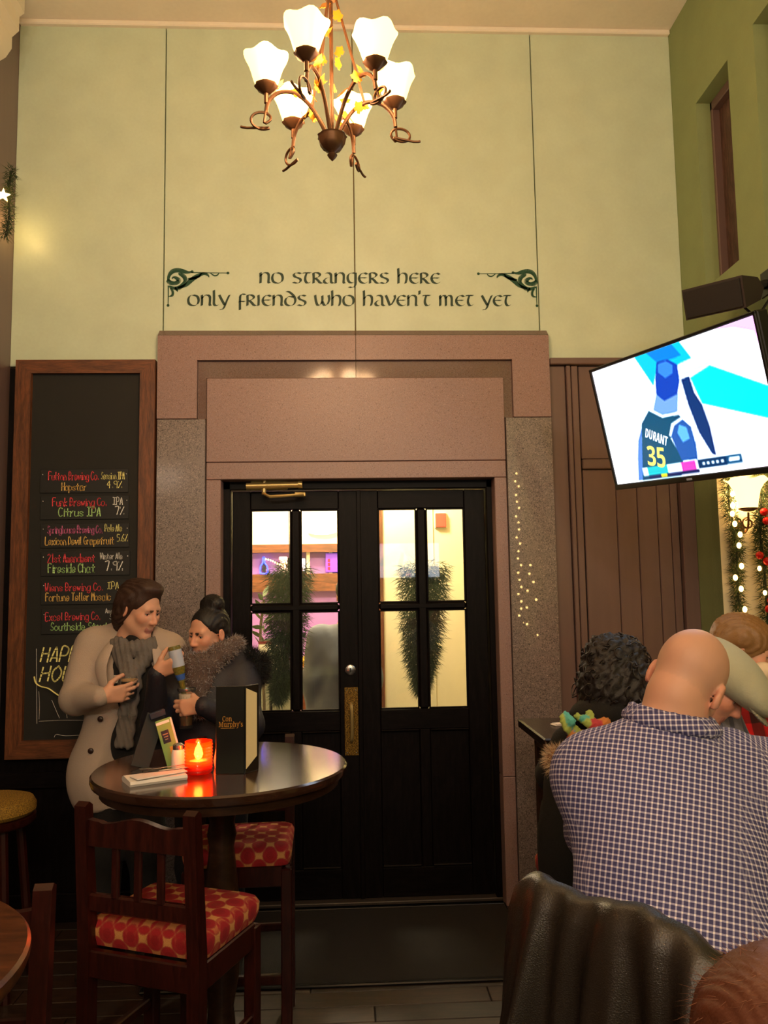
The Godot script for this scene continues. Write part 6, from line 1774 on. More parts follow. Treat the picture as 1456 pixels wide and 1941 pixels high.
func standing_woman():
	var root := thing("person", "person in navy parka and furry scarf with hair in a bun", "person", Vector3(-0.61, 0, -3.66))
	var X := look(Vector3(-0.632, 1.458, -3.69), Vector3(-0.56, -0.14, 0.80), Vector3(0.05, 1, 0), 0.93)
	var sk := Color(0.60, 0.315, 0.205)
	var hd := Sdf.new()
	head_prims(hd, X, sk, Color(0.02, 0.012, 0.010), Color(0.42, 0.12, 0.10))
	var b := Sdf.new()
	var shR := Vector3(-0.735, 1.255, -3.68); var elR := Vector3(-0.83, 1.09, -3.56); var wrR := Vector3(-0.800, 1.315, -3.44)
	var shL := Vector3(-0.485, 1.255, -3.69); var elL := Vector3(-0.43, 1.075, -3.53); var wrL := Vector3(-0.605, 1.180, -3.405)
	b.cap(Vector3(-0.625, 1.36, -3.70), Vector3(-0.61, 1.25, -3.70), 0.05, 0.06, sk, 0.05)
	b.ell(Vector3(-0.61, 1.11, -3.69), Vector3(0.13, 0.18, 0.085), Basis(), sk, 0.05)
	b.ell(Vector3(-0.61, 0.90, -3.69), Vector3(0.14, 0.15, 0.09), Basis(), sk, 0.05)
	limbs(b, [shR, elR, wrR], [0.036, 0.029, 0.022], sk)
	limbs(b, [shL, elL, wrL], [0.036, 0.029, 0.022], sk)
	for sx in [-1, 1]: limbs(b, [Vector3(-0.61 + sx * 0.08, 0.84, -3.69), Vector3(-0.61 + sx * 0.085, 0.46, -3.68), Vector3(-0.61 + sx * 0.09, 0.08, -3.70)], [0.07, 0.047, 0.034], sk)
	var h := Sdf.new()
	hand_prims(h, Transform3D(Basis(Vector3(-0.35, 0.80, 0.45), Vector3(0.90, 0.38, 0.05), Vector3(-0.1, 0.3, -0.9)).orthonormalized(), wrR).scaled_local(Vector3.ONE * 0.9), [0.62, 0.66, 0.70, 0.75], 0.9, false, sk)
	var h2 := Sdf.new()
	hand_prims(h2, Transform3D(Basis(Vector3(0.1, -0.98, 0.1), Vector3(-0.98, 0.04, -0.12), Vector3(0.0, 0.1, -0.97)).orthonormalized(), wrL).scaled_local(Vector3.ONE * 0.92), [0.50, 0.54, 0.58, 0.62], 0.4, true, sk)
	part(skin_mesh(join([b.nets(0.02), hd.nets(0.0042), h.nets(0.0038), h2.nets(0.0038)]), root.position), "body", M.skin, root)
	eyes(root, X, Color(0.04, 0.025, 0.02), sk)
	var hr := Sdf.new()
	var HE := func(x, y, z, rx, ry, rz, kk := 0.02, sub := false): hr.ell(X * Vector3(x, y, z), Vector3(rx, ry, rz) * 0.93, X.basis, Color.WHITE, kk, sub)
	HE.call(0, 0.046, -0.022, 0.083, 0.086, 0.103)
	HE.call(0, -0.02, -0.07, 0.068, 0.07, 0.045, 0.03)
	HE.call(0, -0.030, 0.080, 0.071, 0.105, 0.072, 0.014, true)
	HE.call(-0.01, 0.135, -0.055, 0.058, 0.050, 0.055, 0.02)
	HE.call(0.035, 0.145, -0.04, 0.030, 0.030, 0.034, 0.02)
	HE.call(-0.045, 0.125, -0.06, 0.030, 0.036, 0.034, 0.02)
	wear(root, hr, 0.007, "hair", plain(Color(0.055, 0.042, 0.045), 0.55), func(p, _n): return hair_push(p, X, 0.0022, 520.0))
	# parka
	var c := Sdf.new()
	c.cap(shR, shL, 0.075, 0.078, Color.WHITE, 0.05)
	c.ell(Vector3(-0.61, 1.12, -3.68), Vector3(0.175, 0.20, 0.135), Basis(), Color.WHITE, 0.06)
	c.ell(Vector3(-0.60, 0.88, -3.68), Vector3(0.185, 0.24, 0.145), Basis(), Color.WHITE, 0.06)
	limbs(c, [shR, elR, wrR.lerp(elR, 0.03)], [0.075, 0.062, 0.043], Color.WHITE, 0.04)
	limbs(c, [shL, elL, wrL.lerp(elL, 0.03)], [0.080, 0.068, 0.046], Color.WHITE, 0.04)
	c.cap(Vector3(-0.52, 1.335, -3.73), Vector3(-0.44, 1.28, -3.73), 0.06, 0.05, Color.WHITE, 0.04)
	c.ell(Vector3(-0.60, 0.56, -3.68), Vector3(0.5, 0.10, 0.5), Basis(), Color.WHITE, 0.01, true)
	wear(root, c, 0.0125, "parka", plain(Color(0.10, 0.095, 0.135), 0.6), cloth_push(0.022, 1.3, 8, Vector3(1, 1.2, 1)))
	var tr := Sdf.new()
	for sx in [-1, 1]: limbs(tr, [Vector3(-0.61 + sx * 0.075, 0.84, -3.685), Vector3(-0.61 + sx * 0.085, 0.46, -3.68), Vector3(-0.61 + sx * 0.09, 0.08, -3.70)], [0.095, 0.065, 0.05], Color.WHITE, 0.04)
	wear(root, tr, 0.016, "trousers", plain(Color(0.06, 0.06, 0.08)))
	for sx in [-1, 1]: shoe(root, Vector3(-0.61 + sx * 0.09, 0.005, -3.69), Vector3(sx * 0.2, 0, 1), Color(0.015, 0.012, 0.012))
	# furry scarf
	var sc := Sdf.new()
	sc.ell(Vector3(-0.650, 1.325, -3.615), Vector3(0.095, 0.055, 0.07), Basis(), Color.WHITE, 0.03)
	sc.ell(Vector3(-0.655, 1.255, -3.595), Vector3(0.070, 0.060, 0.055), Basis(), Color.WHITE, 0.03)
	sc.ell(Vector3(-0.565, 1.375, -3.66), Vector3(0.060, 0.050, 0.075), Basis(), Color.WHITE, 0.03)
	sc.ell(Vector3(-0.515, 1.405, -3.72), Vector3(0.045, 0.040, 0.055), Basis(), Color.WHITE, 0.03)
	sc.ell(Vector3(-0.62, 1.35, -3.78), Vector3(0.10, 0.06, 0.06), Basis(), Color.WHITE, 0.03)
	sc.ell(Vector3(-0.725, 1.35, -3.66), Vector3(0.045, 0.055, 0.06), Basis(), Color.WHITE, 0.03)
	sc.cap(Vector3(-0.645, 1.23, -3.575), Vector3(-0.64, 1.13, -3.545), 0.036, 0.026, Color.WHITE, 0.02)
	var d := wear(root, sc, 0.010, "scarf", plain(Color(0.34, 0.28, 0.26), 0.95))
	var fr := gw(root)
	var tones = [Color(0.22, 0.15, 0.115), Color(0.32, 0.27, 0.25), Color(0.42, 0.40, 0.42), Color(0.12, 0.08, 0.065)]
	for q in 4:
		fr.col = tones[q]
		fur(fr, d, 1500, 0.020, 0.0011, 0.25, 1.0)
	stuff(part(fr, "fur", M.cloth, root))
	# black fur of the hood
	var hf := Sdf.new()
	hf.ell(Vector3(-0.412, 1.298, -3.70), Vector3(0.048, 0.070, 0.055), Basis(), Color.WHITE, 0.02)
	hf.ell(Vector3(-0.445, 1.335, -3.72), Vector3(0.045, 0.045, 0.05), Basis(), Color.WHITE, 0.02)
	var d2 := wear(root, hf, 0.012, "hood_trim", plain(Color(0.03, 0.03, 0.035)))
	var f2 := gw(root)
	f2.col = Color(0.008, 0.008, 0.009)
	fur(f2, d2, 3400, 0.034, 0.0011, 0.15, 0.8)
	stuff(part(f2, "fur", M.cloth, root))
	# pint glass and the bottle she pours from
	var pg := thing("pint_glass", "pint glass of beer held by the person in the navy parka", "glass", Vector3(-0.676, 1.085, -3.445))
	var gl := mat(Color(0.35, 0.36, 0.35), 0.03, {"alpha": 0.10})
	part(G.new().lathe([Vector2(0, 0), Vector2(0.027, 0), Vector2(0.028, 0.004), Vector2(0.036, 0.155), Vector2(0.038, 0.163), Vector2(0.0355, 0.163), Vector2(0.033, 0.15), Vector2(0.0255, 0.012), Vector2(0, 0.010)], 24), "glass_wall", gl, pg)
	part(G.new().lathe([Vector2(0, 0.011), Vector2(0.025, 0.012), Vector2(0.0310, 0.115), Vector2(0, 0.115)], 20), "beer", mat(Color(0.35, 0.22, 0.06), 0.1), pg)
	part(G.new().lathe([Vector2(0.0310, 0.115), Vector2(0.0328, 0.140), Vector2(0, 0.142)], 20), "foam", mat(Color(0.82, 0.78, 0.70), 0.8), pg)
	part(G.new().lathe([Vector2(0.0375, 0.152), Vector2(0.0392, 0.158), Vector2(0.0385, 0.164), Vector2(0.0365, 0.164)], 24), "rim", M.steel, pg)
	var bt := thing("beer_bottle", "beer bottle with blue label tipped over the pint glass", "bottle", Vector3(-0.684, 1.222, -3.440))
	var ax := Vector3(-0.22, 0.97, 0.0).normalized()
	var tf := Transform3D(Basis(ax.cross(Vector3.BACK).normalized(), ax, Vector3.BACK).orthonormalized(), Vector3.ZERO)
	part(G.new().lathe([Vector2(0.008, 0), Vector2(0.0125, 0.001), Vector2(0.0125, 0.012), Vector2(0.0105, 0.016), Vector2(0.012, 0.05), Vector2(0.020, 0.085), Vector2(0.026, 0.11), Vector2(0.027, 0.20), Vector2(0.024, 0.206), Vector2(0, 0.206)], 20, tf), "bottle_glass", mat(Color(0.45, 0.42, 0.16), 0.08, {"alpha": 0.75}), bt)
	part(G.new().lathe([Vector2(0.0128, 0.055), Vector2(0.0175, 0.072), Vector2(0.0215, 0.086)], 20, tf), "neck_label", mat(Color(0.20, 0.36, 0.68), 0.5), bt)
	part(G.new().lathe([Vector2(0.0268, 0.118), Vector2(0.0274, 0.125), Vector2(0.0274, 0.185), Vector2(0.0268, 0.19)], 20, tf), "body_label", mat(Color(0.66, 0.70, 0.78), 0.5), bt)

func bald_man():
	var root := thing("person", "bald seated person in blue and white checked shirt, back to the viewer", "person", Vector3(0.70, 0.0, -1.72))
	var X := look(Vector3(0.826, 1.405, -1.955), Vector3(0.52, -0.46, -0.74), Vector3(0.42, 1.0, 0.05), 1.09)
	var sk := Color(0.55, 0.295, 0.205)
	var hd := Sdf.new()
	head_prims(hd, X, sk, Color(0.3, 0.18, 0.12), Color(0.45, 0.2, 0.17))
	hd.cl[0] = Color(0.505, 0.28, 0.198)      # close-cropped stubble over the skull
	hd.cap(X * Vector3(0, -0.045, -0.045), Vector3(0.775, 1.23, -1.94), 0.056, 0.054, sk, 0.04)
	var b := Sdf.new()
	var shR := Vector3(1.02, 1.165, -1.98); var elR := Vector3(1.16, 0.96, -1.92); var wrR := Vector3(1.20, 1.10, -2.17)
	var shL := Vector3(0.592, 1.195, -1.98); var elL := Vector3(0.64, 1.0, -2.16); var wrL := Vector3(0.86, 1.07, -2.26)
	b.ell(Vector3(0.775, 1.14, -1.93), Vector3(0.19, 0.16, 0.09), Basis(), sk, 0.05)
	b.ell(Vector3(0.72, 0.93, -1.78), Vector3(0.16, 0.18, 0.10), Basis(), sk, 0.05)
	limbs(b, [shR, elR, wrR], [0.055, 0.045, 0.03], sk)
	limbs(b, [shL, elL, wrL], [0.055, 0.045, 0.03], sk)
	var fw := Vector3(0.83, 0, -0.56)
	for sx in [-1, 1]:
		var sd: Vector3 = Vector3(0.56, 0, 0.83) * 0.09 * sx
		limbs(b, [Vector3(0.66, 0.80, -1.64) + sd, Vector3(0.66, 0.78, -1.64) + sd + fw * 0.36, Vector3(0.66, 0.33, -1.64) + sd + fw * 0.40], [0.08, 0.055, 0.04], sk)
	var h := Sdf.new()
	hand_prims(h, look(wrR, Vector3(0.2, -0.9, 0.1), Vector3(0.4, 0.2, -0.9)), [0.3, 0.35, 0.4, 0.45], 0.3, false, sk)
	hand_prims(h, look(wrL, Vector3(0.2, -0.9, 0.1), Vector3(0.8, 0.1, -0.5)), [0.3, 0.35, 0.4, 0.45], 0.3, true, sk)
	part(skin_mesh(join([b.nets(0.02), hd.nets(0.0055), h.nets(0.006)]), root.position), "body", M.skin, root)
	eyes(root, X, Color(0.1, 0.1, 0.12))
	# shirt
	var s := Sdf.new()
	s.cap(shL + Vector3(-0.005, -0.005, 0.01), shR + Vector3(0.01, 0.0, 0.0), 0.095, 0.095, Color.WHITE, 0.06)
	s.cap(Vector3(0.69, 1.255, -1.93), Vector3(0.91, 1.225, -1.95), 0.072, 0.075, Color.WHITE, 0.07)
	s.ell(Vector3(0.765, 1.12, -1.905), Vector3(0.262, 0.19, 0.145), Basis(Vector3.FORWARD, 0.08), Color.WHITE, 0.07)
	s.ell(Vector3(0.725, 0.97, -1.81), Vector3(0.228, 0.21, 0.155), Basis(Vector3.FORWARD, 0.1), Color.WHITE, 0.07)
	s.ell(Vector3(0.705, 0.86, -1.715), Vector3(0.205, 0.15, 0.16), Basis(), Color.WHITE, 0.07)
	limbs(s, [shR, elR, wrR.lerp(elR, 0.15)], [0.098, 0.074, 0.05], Color.WHITE, 0.04)
	limbs(s, [shL, elL, wrL.lerp(elL, 0.15)], [0.092, 0.074, 0.05], Color.WHITE, 0.04)
	s.cap(Vector3(0.765, 1.25, -1.93), Vector3(0.772, 1.318, -1.928), 0.100, 0.082, Color.WHITE, 0.05)
	s.cap(Vector3(0.792, 1.368, -1.958), Vector3(0.81, 1.60, -1.99), 0.068, 0.075, Color.WHITE, 0.008, true)
	wear(root, s, 0.0125, "shirt", mat(Color(0.93, 0.92, 0.95), 0.9, {"tex": "check", "scale": 42.0, "sharpness": 12.0}), func(p, _n): return 0.020 * folds.get_noise_3dv(p * Vector3(110, 50, 90)) + 0.010 * folds.get_noise_3dv(p * Vector3(330, 140, 250)), look(Vector3.ZERO, Vector3(-0.36, 0.34, 0.87), Vector3(0.10, 1, 0.0)).basis)
	# collar band folded down round the neck
	var cg := Sdf.new()
	for i in 14:
		var a0 := lerpf(-0.5, PI + 0.5, i / 14.0); var a1 := lerpf(-0.5, PI + 0.5, (i + 1) / 14.0)
		cg.cap(Vector3(0.777 + cos(a0) * 0.090, 1.338 - 0.018 * cos(a0), -1.937 + sin(a0) * 0.083), Vector3(0.777 + cos(a1) * 0.090, 1.338 - 0.018 * cos(a1), -1.937 + sin(a1) * 0.083), 0.011, 0.011, Color.WHITE, 0.006)
		cg.cap(Vector3(0.775 + cos(a0) * 0.101, 1.318 - 0.018 * cos(a0), -1.937 + sin(a0) * 0.095), Vector3(0.775 + cos(a1) * 0.101, 1.318 - 0.018 * cos(a1), -1.937 + sin(a1) * 0.095), 0.013, 0.013, Color.WHITE, 0.012)
	wear(root, cg, 0.008, "collar", mat(Color(0.93, 0.92, 0.95), 0.9, {"tex": "check", "scale": 42.0, "sharpness": 12.0}), null, look(Vector3.ZERO, Vector3(-0.36, 0.14, 0.87), Vector3(-0.05, 1, 0.0)).basis)
	var tr := Sdf.new()
	for sx in [-1, 1]:
		var sd: Vector3 = Vector3(0.56, 0, 0.83) * 0.09 * sx
		limbs(tr, [Vector3(0.66, 0.815, -1.64) + sd, Vector3(0.66, 0.80, -1.64) + sd + fw * 0.36, Vector3(0.66, 0.33, -1.64) + sd + fw * 0.40], [0.088, 0.078, 0.06], Color.WHITE, 0.05)
	wear(root, tr, 0.018, "trousers", plain(Color(0.09, 0.10, 0.14)))
	for sx in [-1, 1]: shoe(root, Vector3(0.66, 0.235, -1.64) + Vector3(0.56, 0, 0.83) * 0.09 * sx + fw * 0.40, fw, Color(0.02, 0.015, 0.012))
	# leather jacket over the chair back
	var jk := thing("leather_jacket", "black leather jacket draped over the bald person's chair back", "jacket", Vector3(0.473, 0.70, -1.485))
	var al := Vector3(0.56, 0, 0.83)          # along the rail
	var bk := Vector3(-0.83, 0, 0.56)         # away from the sitter
	var base := Vector3(0, 0.372, 0)
	var rows = []
	var NU := 46
	var prof = [[-0.075, -0.24], [-0.055, -0.12], [-0.034, -0.03], [-0.020, 0.004], [0.004, 0.016], [0.030, 0.006], [0.050, -0.03], [0.066, -0.10], [0.082, -0.20], [0.096, -0.30], [0.108, -0.40], [0.116, -0.50]]
	for k in prof.size():
		var row = []
		for i in NU + 1:
			var u := lerpf(-1.0, 1.0, float(i) / NU)
			var dn: float = max(0.0, -prof[k][1] - 0.02)
			var fold: float = dn * (0.11 * sin(u * 9.0 + 0.6 + dn) + 0.07 * sin(u * 23.0 + 2.0 + dn * 3.0)) + 0.006 * sin(u * 17.0)
			var edge := pow(abs(u), 6.0)
			row.append(base + al * (u * (0.225 + dn * 0.13)) + bk * (prof[k][0] + fold - edge * 0.015) + Vector3(0, prof[k][1] - edge * 0.035 + 0.010 * sin(u * 5.0) * (1.0 if k > 1 and k < 7 else 0.3) - (dn * 0.10 * (1.0 + sin(u * 4.0)) if k > 9 else 0.0), 0))
		rows.append(row)
	var jg := G.new()
	jg.crease = 0.2
	for k in rows.size() - 1:
		for i in NU: jg.quad(rows[k][i], rows[k][i + 1], rows[k + 1][i + 1], rows[k + 1][i])
	var leather := mat(Color(0.13, 0.11, 0.09), 0.36, {"bump": "rough_n", "scale": 12.0, "bumpk": 0.35})
	part(jg, "hide", leather, jk)
	var hem = []
	for i in range(0, NU + 1, 3): hem.append(rows[11][i])
	part(G.new().tube(smooth(hem, 2), 0.008, 6), "hem", leather, jk)

func curly_woman():
	var root := thing("person", "seated person with dark curly hair and bright scarf, back turned", "person", Vector3(0.90, 0, -2.74))
	var X := look(Vector3(0.905, 1.325, -2.76), Vector3(0.35, -0.15, -0.92), Vector3(0, 1, 0), 0.95)
	var sk := SKIN
	var b := Sdf.new()
	b.cap(Vector3(0.90, 1.24, -2.75), Vector3(0.89, 1.12, -2.74), 0.055, 0.07, sk, 0.05)
	b.ell(Vector3(0.89, 0.98, -2.73), Vector3(0.14, 0.19, 0.09), Basis(), sk, 0.05)
	var shL := Vector3(0.76, 1.10, -2.75); var elL := Vector3(0.735, 0.98, -2.92); var wrL := Vector3(0.87, 1.08, -3.05)
	var shR := Vector3(1.02, 1.10, -2.75); var elR := Vector3(1.07, 0.95, -2.92); var wrR := Vector3(0.98, 1.08, -3.06)
	limbs(b, [shL, elL, wrL], [0.042, 0.036, 0.024], sk)
	limbs(b, [shR, elR, wrR], [0.042, 0.036, 0.024], sk)
	for sx in [-1, 1]: limbs(b, [Vector3(0.90 + sx * 0.08, 0.80, -2.72), Vector3(0.90 + sx * 0.09, 0.78, -3.08), Vector3(0.90 + sx * 0.09, 0.35, -3.10)], [0.07, 0.05, 0.036], sk)
	var hd := Sdf.new()
	head_prims(hd, X, sk, Color(0.03, 0.02, 0.015), Color(0.4, 0.15, 0.12))
	var h := Sdf.new()
	hand_prims(h, look(wrL, Vector3(0, -1, 0), Vector3(0.6, 0.1, -0.7)), [0.3, 0.35, 0.4, 0.45], 0.3, true, sk)
	hand_prims(h, look(wrR, Vector3(0, -1, 0), Vector3(-0.4, 0.1, -0.8)), [0.3, 0.35, 0.4, 0.45], 0.3, false, sk)
	part(skin_mesh(join([b.nets(0.02), hd.nets(0.008), h.nets(0.008)]), root.position), "body", M.skin, root)
	eyes(root, X, Color(0.05, 0.03, 0.02))
	var hr := Sdf.new()
	for e in [[0.905, 1.350, -2.735, 0.115, 0.115, 0.11], [0.875, 1.30, -2.70, 0.10, 0.10, 0.09], [0.95, 1.30, -2.70, 0.085, 0.10, 0.08], [0.89, 1.43, -2.73, 0.075, 0.05, 0.07], [0.95, 1.42, -2.74, 0.06, 0.05, 0.06]]:
		hr.ell(Vector3(e[0], e[1], e[2]), Vector3(e[3], e[4], e[5]), Basis(), Color.WHITE, 0.03)
	hr.ell(X * Vector3(0, -0.04, 0.10), Vector3(0.07, 0.10, 0.07), X.basis, Color.WHITE, 0.01, true)
	var d := wear(root, hr, 0.009, "hair", plain(Color(0.085, 0.055, 0.042), 0.6), func(p, _n): return 0.013 * folds.get_noise_3dv(p * 3800.0) + 0.008 * folds.get_noise_3dv(p * 8000.0))
	var cu := gw(root)
	for q in 170:
		var i := rng.randi_range(0, d.v.size() - 1)
		var n: Vector3 = d.n[i]
		var u := n.cross(Vector3(rng.randfn(), rng.randfn(), rng.randfn())).normalized()
		var w := n.cross(u)
		var pts = []
		for k in 11:
			var t := k / 10.0
			pts.append(d.v[i] + n * (0.002 + 0.012 * sin(t * PI)) + (u * cos(t * 6.0) + w * sin(t * 6.0)) * 0.011 + Vector3.DOWN * 0.03 * t)
		cu.tube(pts, 0.0022, 4, false)
	stuff(part(cu, "curls", plain(Color(0.10, 0.065, 0.05), 0.5), root))
	# dark jacket with a soft hood
	var c := Sdf.new()
	c.cap(shL, shR, 0.075, 0.075, Color.WHITE, 0.05)
	c.ell(Vector3(0.89, 0.98, -2.73), Vector3(0.175, 0.22, 0.13), Basis(), Color.WHITE, 0.06)
	c.ell(Vector3(0.845, 1.225, -2.685), Vector3(0.115, 0.060, 0.085), Basis(Vector3.BACK, 0.15), Color.WHITE, 0.04)
	c.ell(Vector3(0.96, 1.20, -2.70), Vector3(0.10, 0.05, 0.08), Basis(), Color.WHITE, 0.04)
	limbs(c, [shL, elL, wrL.lerp(elL, 0.2)], [0.075, 0.06, 0.045], Color.WHITE, 0.04)
	limbs(c, [shR, elR, wrR.lerp(elR, 0.2)], [0.075, 0.06, 0.045], Color.WHITE, 0.04)
	wear(root, c, 0.014, "jacket", plain(Color(0.05, 0.04, 0.038)), cloth_push(0.016, 1.4, 15))
	# bright knitted scarf
	var sc := Sdf.new()
	var cols = [Color(0.10, 0.42, 0.36), Color(0.35, 0.45, 0.10), Color(0.55, 0.20, 0.05), Color(0.45, 0.05, 0.06), Color(0.12, 0.22, 0.40), Color(0.40, 0.20, 0.32)]
	var sr := RandomNumberGenerator.new()
	sr.seed = 77
	for k in 26:
		var ce := Vector3(lerpf(0.695, 0.80, sr.randf()), 0, -2.60)
		ce.y = lerpf(1.13, 1.225, sr.randf())
		var dv := Vector3(sr.randfn(), sr.randfn() * 0.7, sr.randfn() * 0.5).normalized() * 0.020
		var tone: int = clampi(int((1.235 - ce.y) / 0.028) + sr.randi_range(0, 1), 0, 3) if sr.randf() < 0.75 else sr.randi_range(4, 5)
		sc.cap(ce - dv, ce + dv, 0.014, 0.012, cols[tone], 0.005)
	sc.cap(Vector3(0.79, 1.20, -2.585), Vector3(0.80, 1.08, -2.565), 0.024, 0.018, cols[3], 0.008)
	sc.cap(Vector3(0.82, 1.21, -2.585), Vector3(0.845, 1.10, -2.570), 0.020, 0.016, cols[2], 0.008)
	wear(root, sc, 0.007, "scarf", M.cloth, func(p, _n): return 0.003 * sin(p.y * 400.0) * sin(p.x * 380.0))
	var tr := Sdf.new()
	for sx in [-1, 1]: limbs(tr, [Vector3(0.90 + sx * 0.08, 0.81, -2.72), Vector3(0.90 + sx * 0.09, 0.79, -3.06), Vector3(0.90 + sx * 0.09, 0.35, -3.10)], [0.085, 0.07, 0.055], Color.WHITE, 0.05)
	wear(root, tr, 0.02, "trousers", plain(Color(0.05, 0.05, 0.07)))
	for sx in [-1, 1]: shoe(root, Vector3(0.90 + sx * 0.09, 0.255, -3.10), Vector3(0, 0, -1), Color(0.015, 0.012, 0.012))
	# coat with pale fur hanging from her chair back
	var ct := thing("hanging_coat", "dark coat with pale fur trim hanging on the curly-haired person's chair", "coat", Vector3(0.68, 0.55, -2.51))
	var o := ct.position
	var cs := Sdf.new()
	cs.cap(Vector3(0.655, 1.055, -2.51), Vector3(0.90, 1.05, -2.53), 0.035, 0.035, Color.WHITE, 0.05)
	cs.ell(Vector3(0.665, 0.84, -2.50), Vector3(0.085, 0.24, 0.05), Basis(), Color.WHITE, 0.05)
	cs.ell(Vector3(0.79, 0.84, -2.50), Vector3(0.09, 0.24, 0.05), Basis(), Color.WHITE, 0.05)
	wear(ct, cs, 0.014, "coat_body", plain(Color(0.035, 0.035, 0.03)), cloth_push(0.02, 1.5, 18, Vector3(1.5, 0.4, 1)))
	var cf := Sdf.new()
	cf.ell(Vector3(0.638, 1.118, -2.505), Vector3(0.030, 0.032, 0.030), Basis(), Color.WHITE, 0.02)
	cf.cap(Vector3(0.642, 1.130, -2.505), Vector3(0.690, 1.140, -2.51), 0.018, 0.010, Color.WHITE, 0.02)
	cf.cap(Vector3(0.642, 1.09, -2.50), Vector3(0.650, 1.04, -2.49), 0.022, 0.014, Color.WHITE, 0.02)
	var d3 := wear(ct, cf, 0.008, "fur_trim", plain(Color(0.55, 0.40, 0.26)))
	var ff := gw(ct)
	for cc in [Color(0.50, 0.34, 0.19), Color(0.36, 0.21, 0.11), Color(0.62, 0.47, 0.30)]:
		ff.col = cc
		fur(ff, d3, 420, 0.026, 0.0009, 0.1, 0.9)
	stuff(part(ff, "fur", M.cloth, ct))

func cap_man():
	var root := thing("person", "person in grey flat cap and pale checked shirt beyond the bald man", "person", Vector3(1.12, 0, -2.56))
	var X := look(Vector3(1.17, 1.325, -2.555), Vector3(0.62, -0.62, 0.48), Vector3(0.25, 1, 0.05), 1.0)
	var sk := Color(0.60, 0.29, 0.20)
	var b := Sdf.new()
	b.cap(Vector3(1.12, 1.25, -2.60), Vector3(1.07, 1.15, -2.62), 0.056, 0.07, sk, 0.05)
	b.ell(Vector3(1.08, 1.02, -2.60), Vector3(0.16, 0.18, 0.10), Basis(), sk, 0.05)
	var shR := Vector3(0.955, 1.195, -2.52); var elR := Vector3(0.98, 0.97, -2.40); var wrR := Vector3(1.20, 1.02, -2.34)
	var shL := Vector3(1.22, 1.19, -2.70); var elL := Vector3(1.33, 0.97, -2.62); var wrL := Vector3(1.42, 1.05, -2.42)
	limbs(b, [shR, elR, wrR], [0.05, 0.042, 0.028], sk)
	limbs(b, [shL, elL, wrL], [0.05, 0.042, 0.028], sk)
	var fw := Vector3(0.83, 0, 0.4)
	for sx in [-1, 1]:
		var sd: Vector3 = Vector3(0.4, 0, -0.83) * 0.09 * sx
		limbs(b, [Vector3(1.12, 0.80, -2.56) + sd, Vector3(1.12, 0.79, -2.56) + sd + fw * 0.36, Vector3(1.12, 0.34, -2.56) + sd + fw * 0.4], [0.075, 0.052, 0.038], sk)
	var hd := Sdf.new()
	head_prims(hd, X, sk, Color(0.2, 0.15, 0.12), Color(0.4, 0.16, 0.13))
	var h := Sdf.new()
	hand_prims(h, look(wrR, Vector3(0, -1, 0), Vector3(0.9, 0.1, 0.2)), [0.3, 0.35, 0.4, 0.45], 0.3, false, sk)
	hand_prims(h, look(wrL, Vector3(0, -1, 0), Vector3(0.7, 0.1, 0.5)), [0.3, 0.35, 0.4, 0.45], 0.3, true, sk)
	part(skin_mesh(join([b.nets(0.02), hd.nets(0.006), h.nets(0.008)]), root.position), "body", M.skin, root)
	eyes(root, X, Color(0.1, 0.08, 0.07))
	var cp := Sdf.new()
	cp.ell(X * Vector3(0, 0.066, 0.012), Vector3(0.108, 0.074, 0.142), X.basis * Basis(Vector3.RIGHT, 0.12), Color.WHITE, 0.03)
	cp.ell(X * Vector3(0, 0.052, 0.115), Vector3(0.088, 0.040, 0.070), X.basis * Basis(Vector3.RIGHT, 0.25), Color.WHITE, 0.03)
	cp.ell(X * Vector3(0, -0.075, 0.02), Vector3(0.13, 0.085, 0.20), X.basis, Color.WHITE, 0.015, true)
	wear(root, cp, 0.009, "flat_cap", plain(Color(0.66, 0.66, 0.57)), cloth_push(0.008, 1.2, 22))
	var br := Sdf.new()
	br.ell(X * Vector3(0, 0.016, 0.135), Vector3(0.070, 0.008, 0.060), X.basis * Basis(Vector3.RIGHT, 0.25), Color.WHITE, 0.01)
	wear(root, br, 0.007, "cap_peak", plain(Color(0.55, 0.54, 0.47)))
	var s := Sdf.new()
	s.cap(shR, shL, 0.082, 0.082, Color.WHITE, 0.05)
	s.ell(Vector3(1.08, 1.02, -2.60), Vector3(0.195, 0.20, 0.145), Basis(), Color.WHITE, 0.06)
	s.ell(Vector3(1.11, 0.86, -2.57), Vector3(0.19, 0.15, 0.15), Basis(), Color.WHITE, 0.06)
	s.cap(Vector3(1.10, 1.25, -2.60), Vector3(1.08, 1.18, -2.60), 0.066, 0.085, Color.WHITE, 0.05)
	limbs(s, [shR, elR, wrR.lerp(elR, 0.2)], [0.088, 0.07, 0.05], Color.WHITE, 0.04)
	limbs(s, [shL, elL, wrL.lerp(elL, 0.2)], [0.085, 0.07, 0.05], Color.WHITE, 0.04)
	wear(root, s, 0.013, "shirt", mat(Color(0.74, 0.73, 0.80), 0.9, {"tex": "bluecheck", "scale": 18.0}), cloth_push(0.014, 1.2, 25))
	var tr := Sdf.new()
	for sx in [-1, 1]:
		var sd: Vector3 = Vector3(0.4, 0, -0.83) * 0.09 * sx
		limbs(tr, [Vector3(1.12, 0.815, -2.56) + sd, Vector3(1.12, 0.80, -2.56) + sd + fw * 0.36, Vector3(1.12, 0.34, -2.56) + sd + fw * 0.4], [0.088, 0.072, 0.056], Color.WHITE, 0.05)
	wear(root, tr, 0.02, "trousers", plain(Color(0.10, 0.10, 0.12)))
	for sx in [-1, 1]: shoe(root, Vector3(1.12, 0.25, -2.56) + Vector3(0.4, 0, -0.83) * 0.09 * sx + fw * 0.4, fw, Color(0.02, 0.015, 0.012))

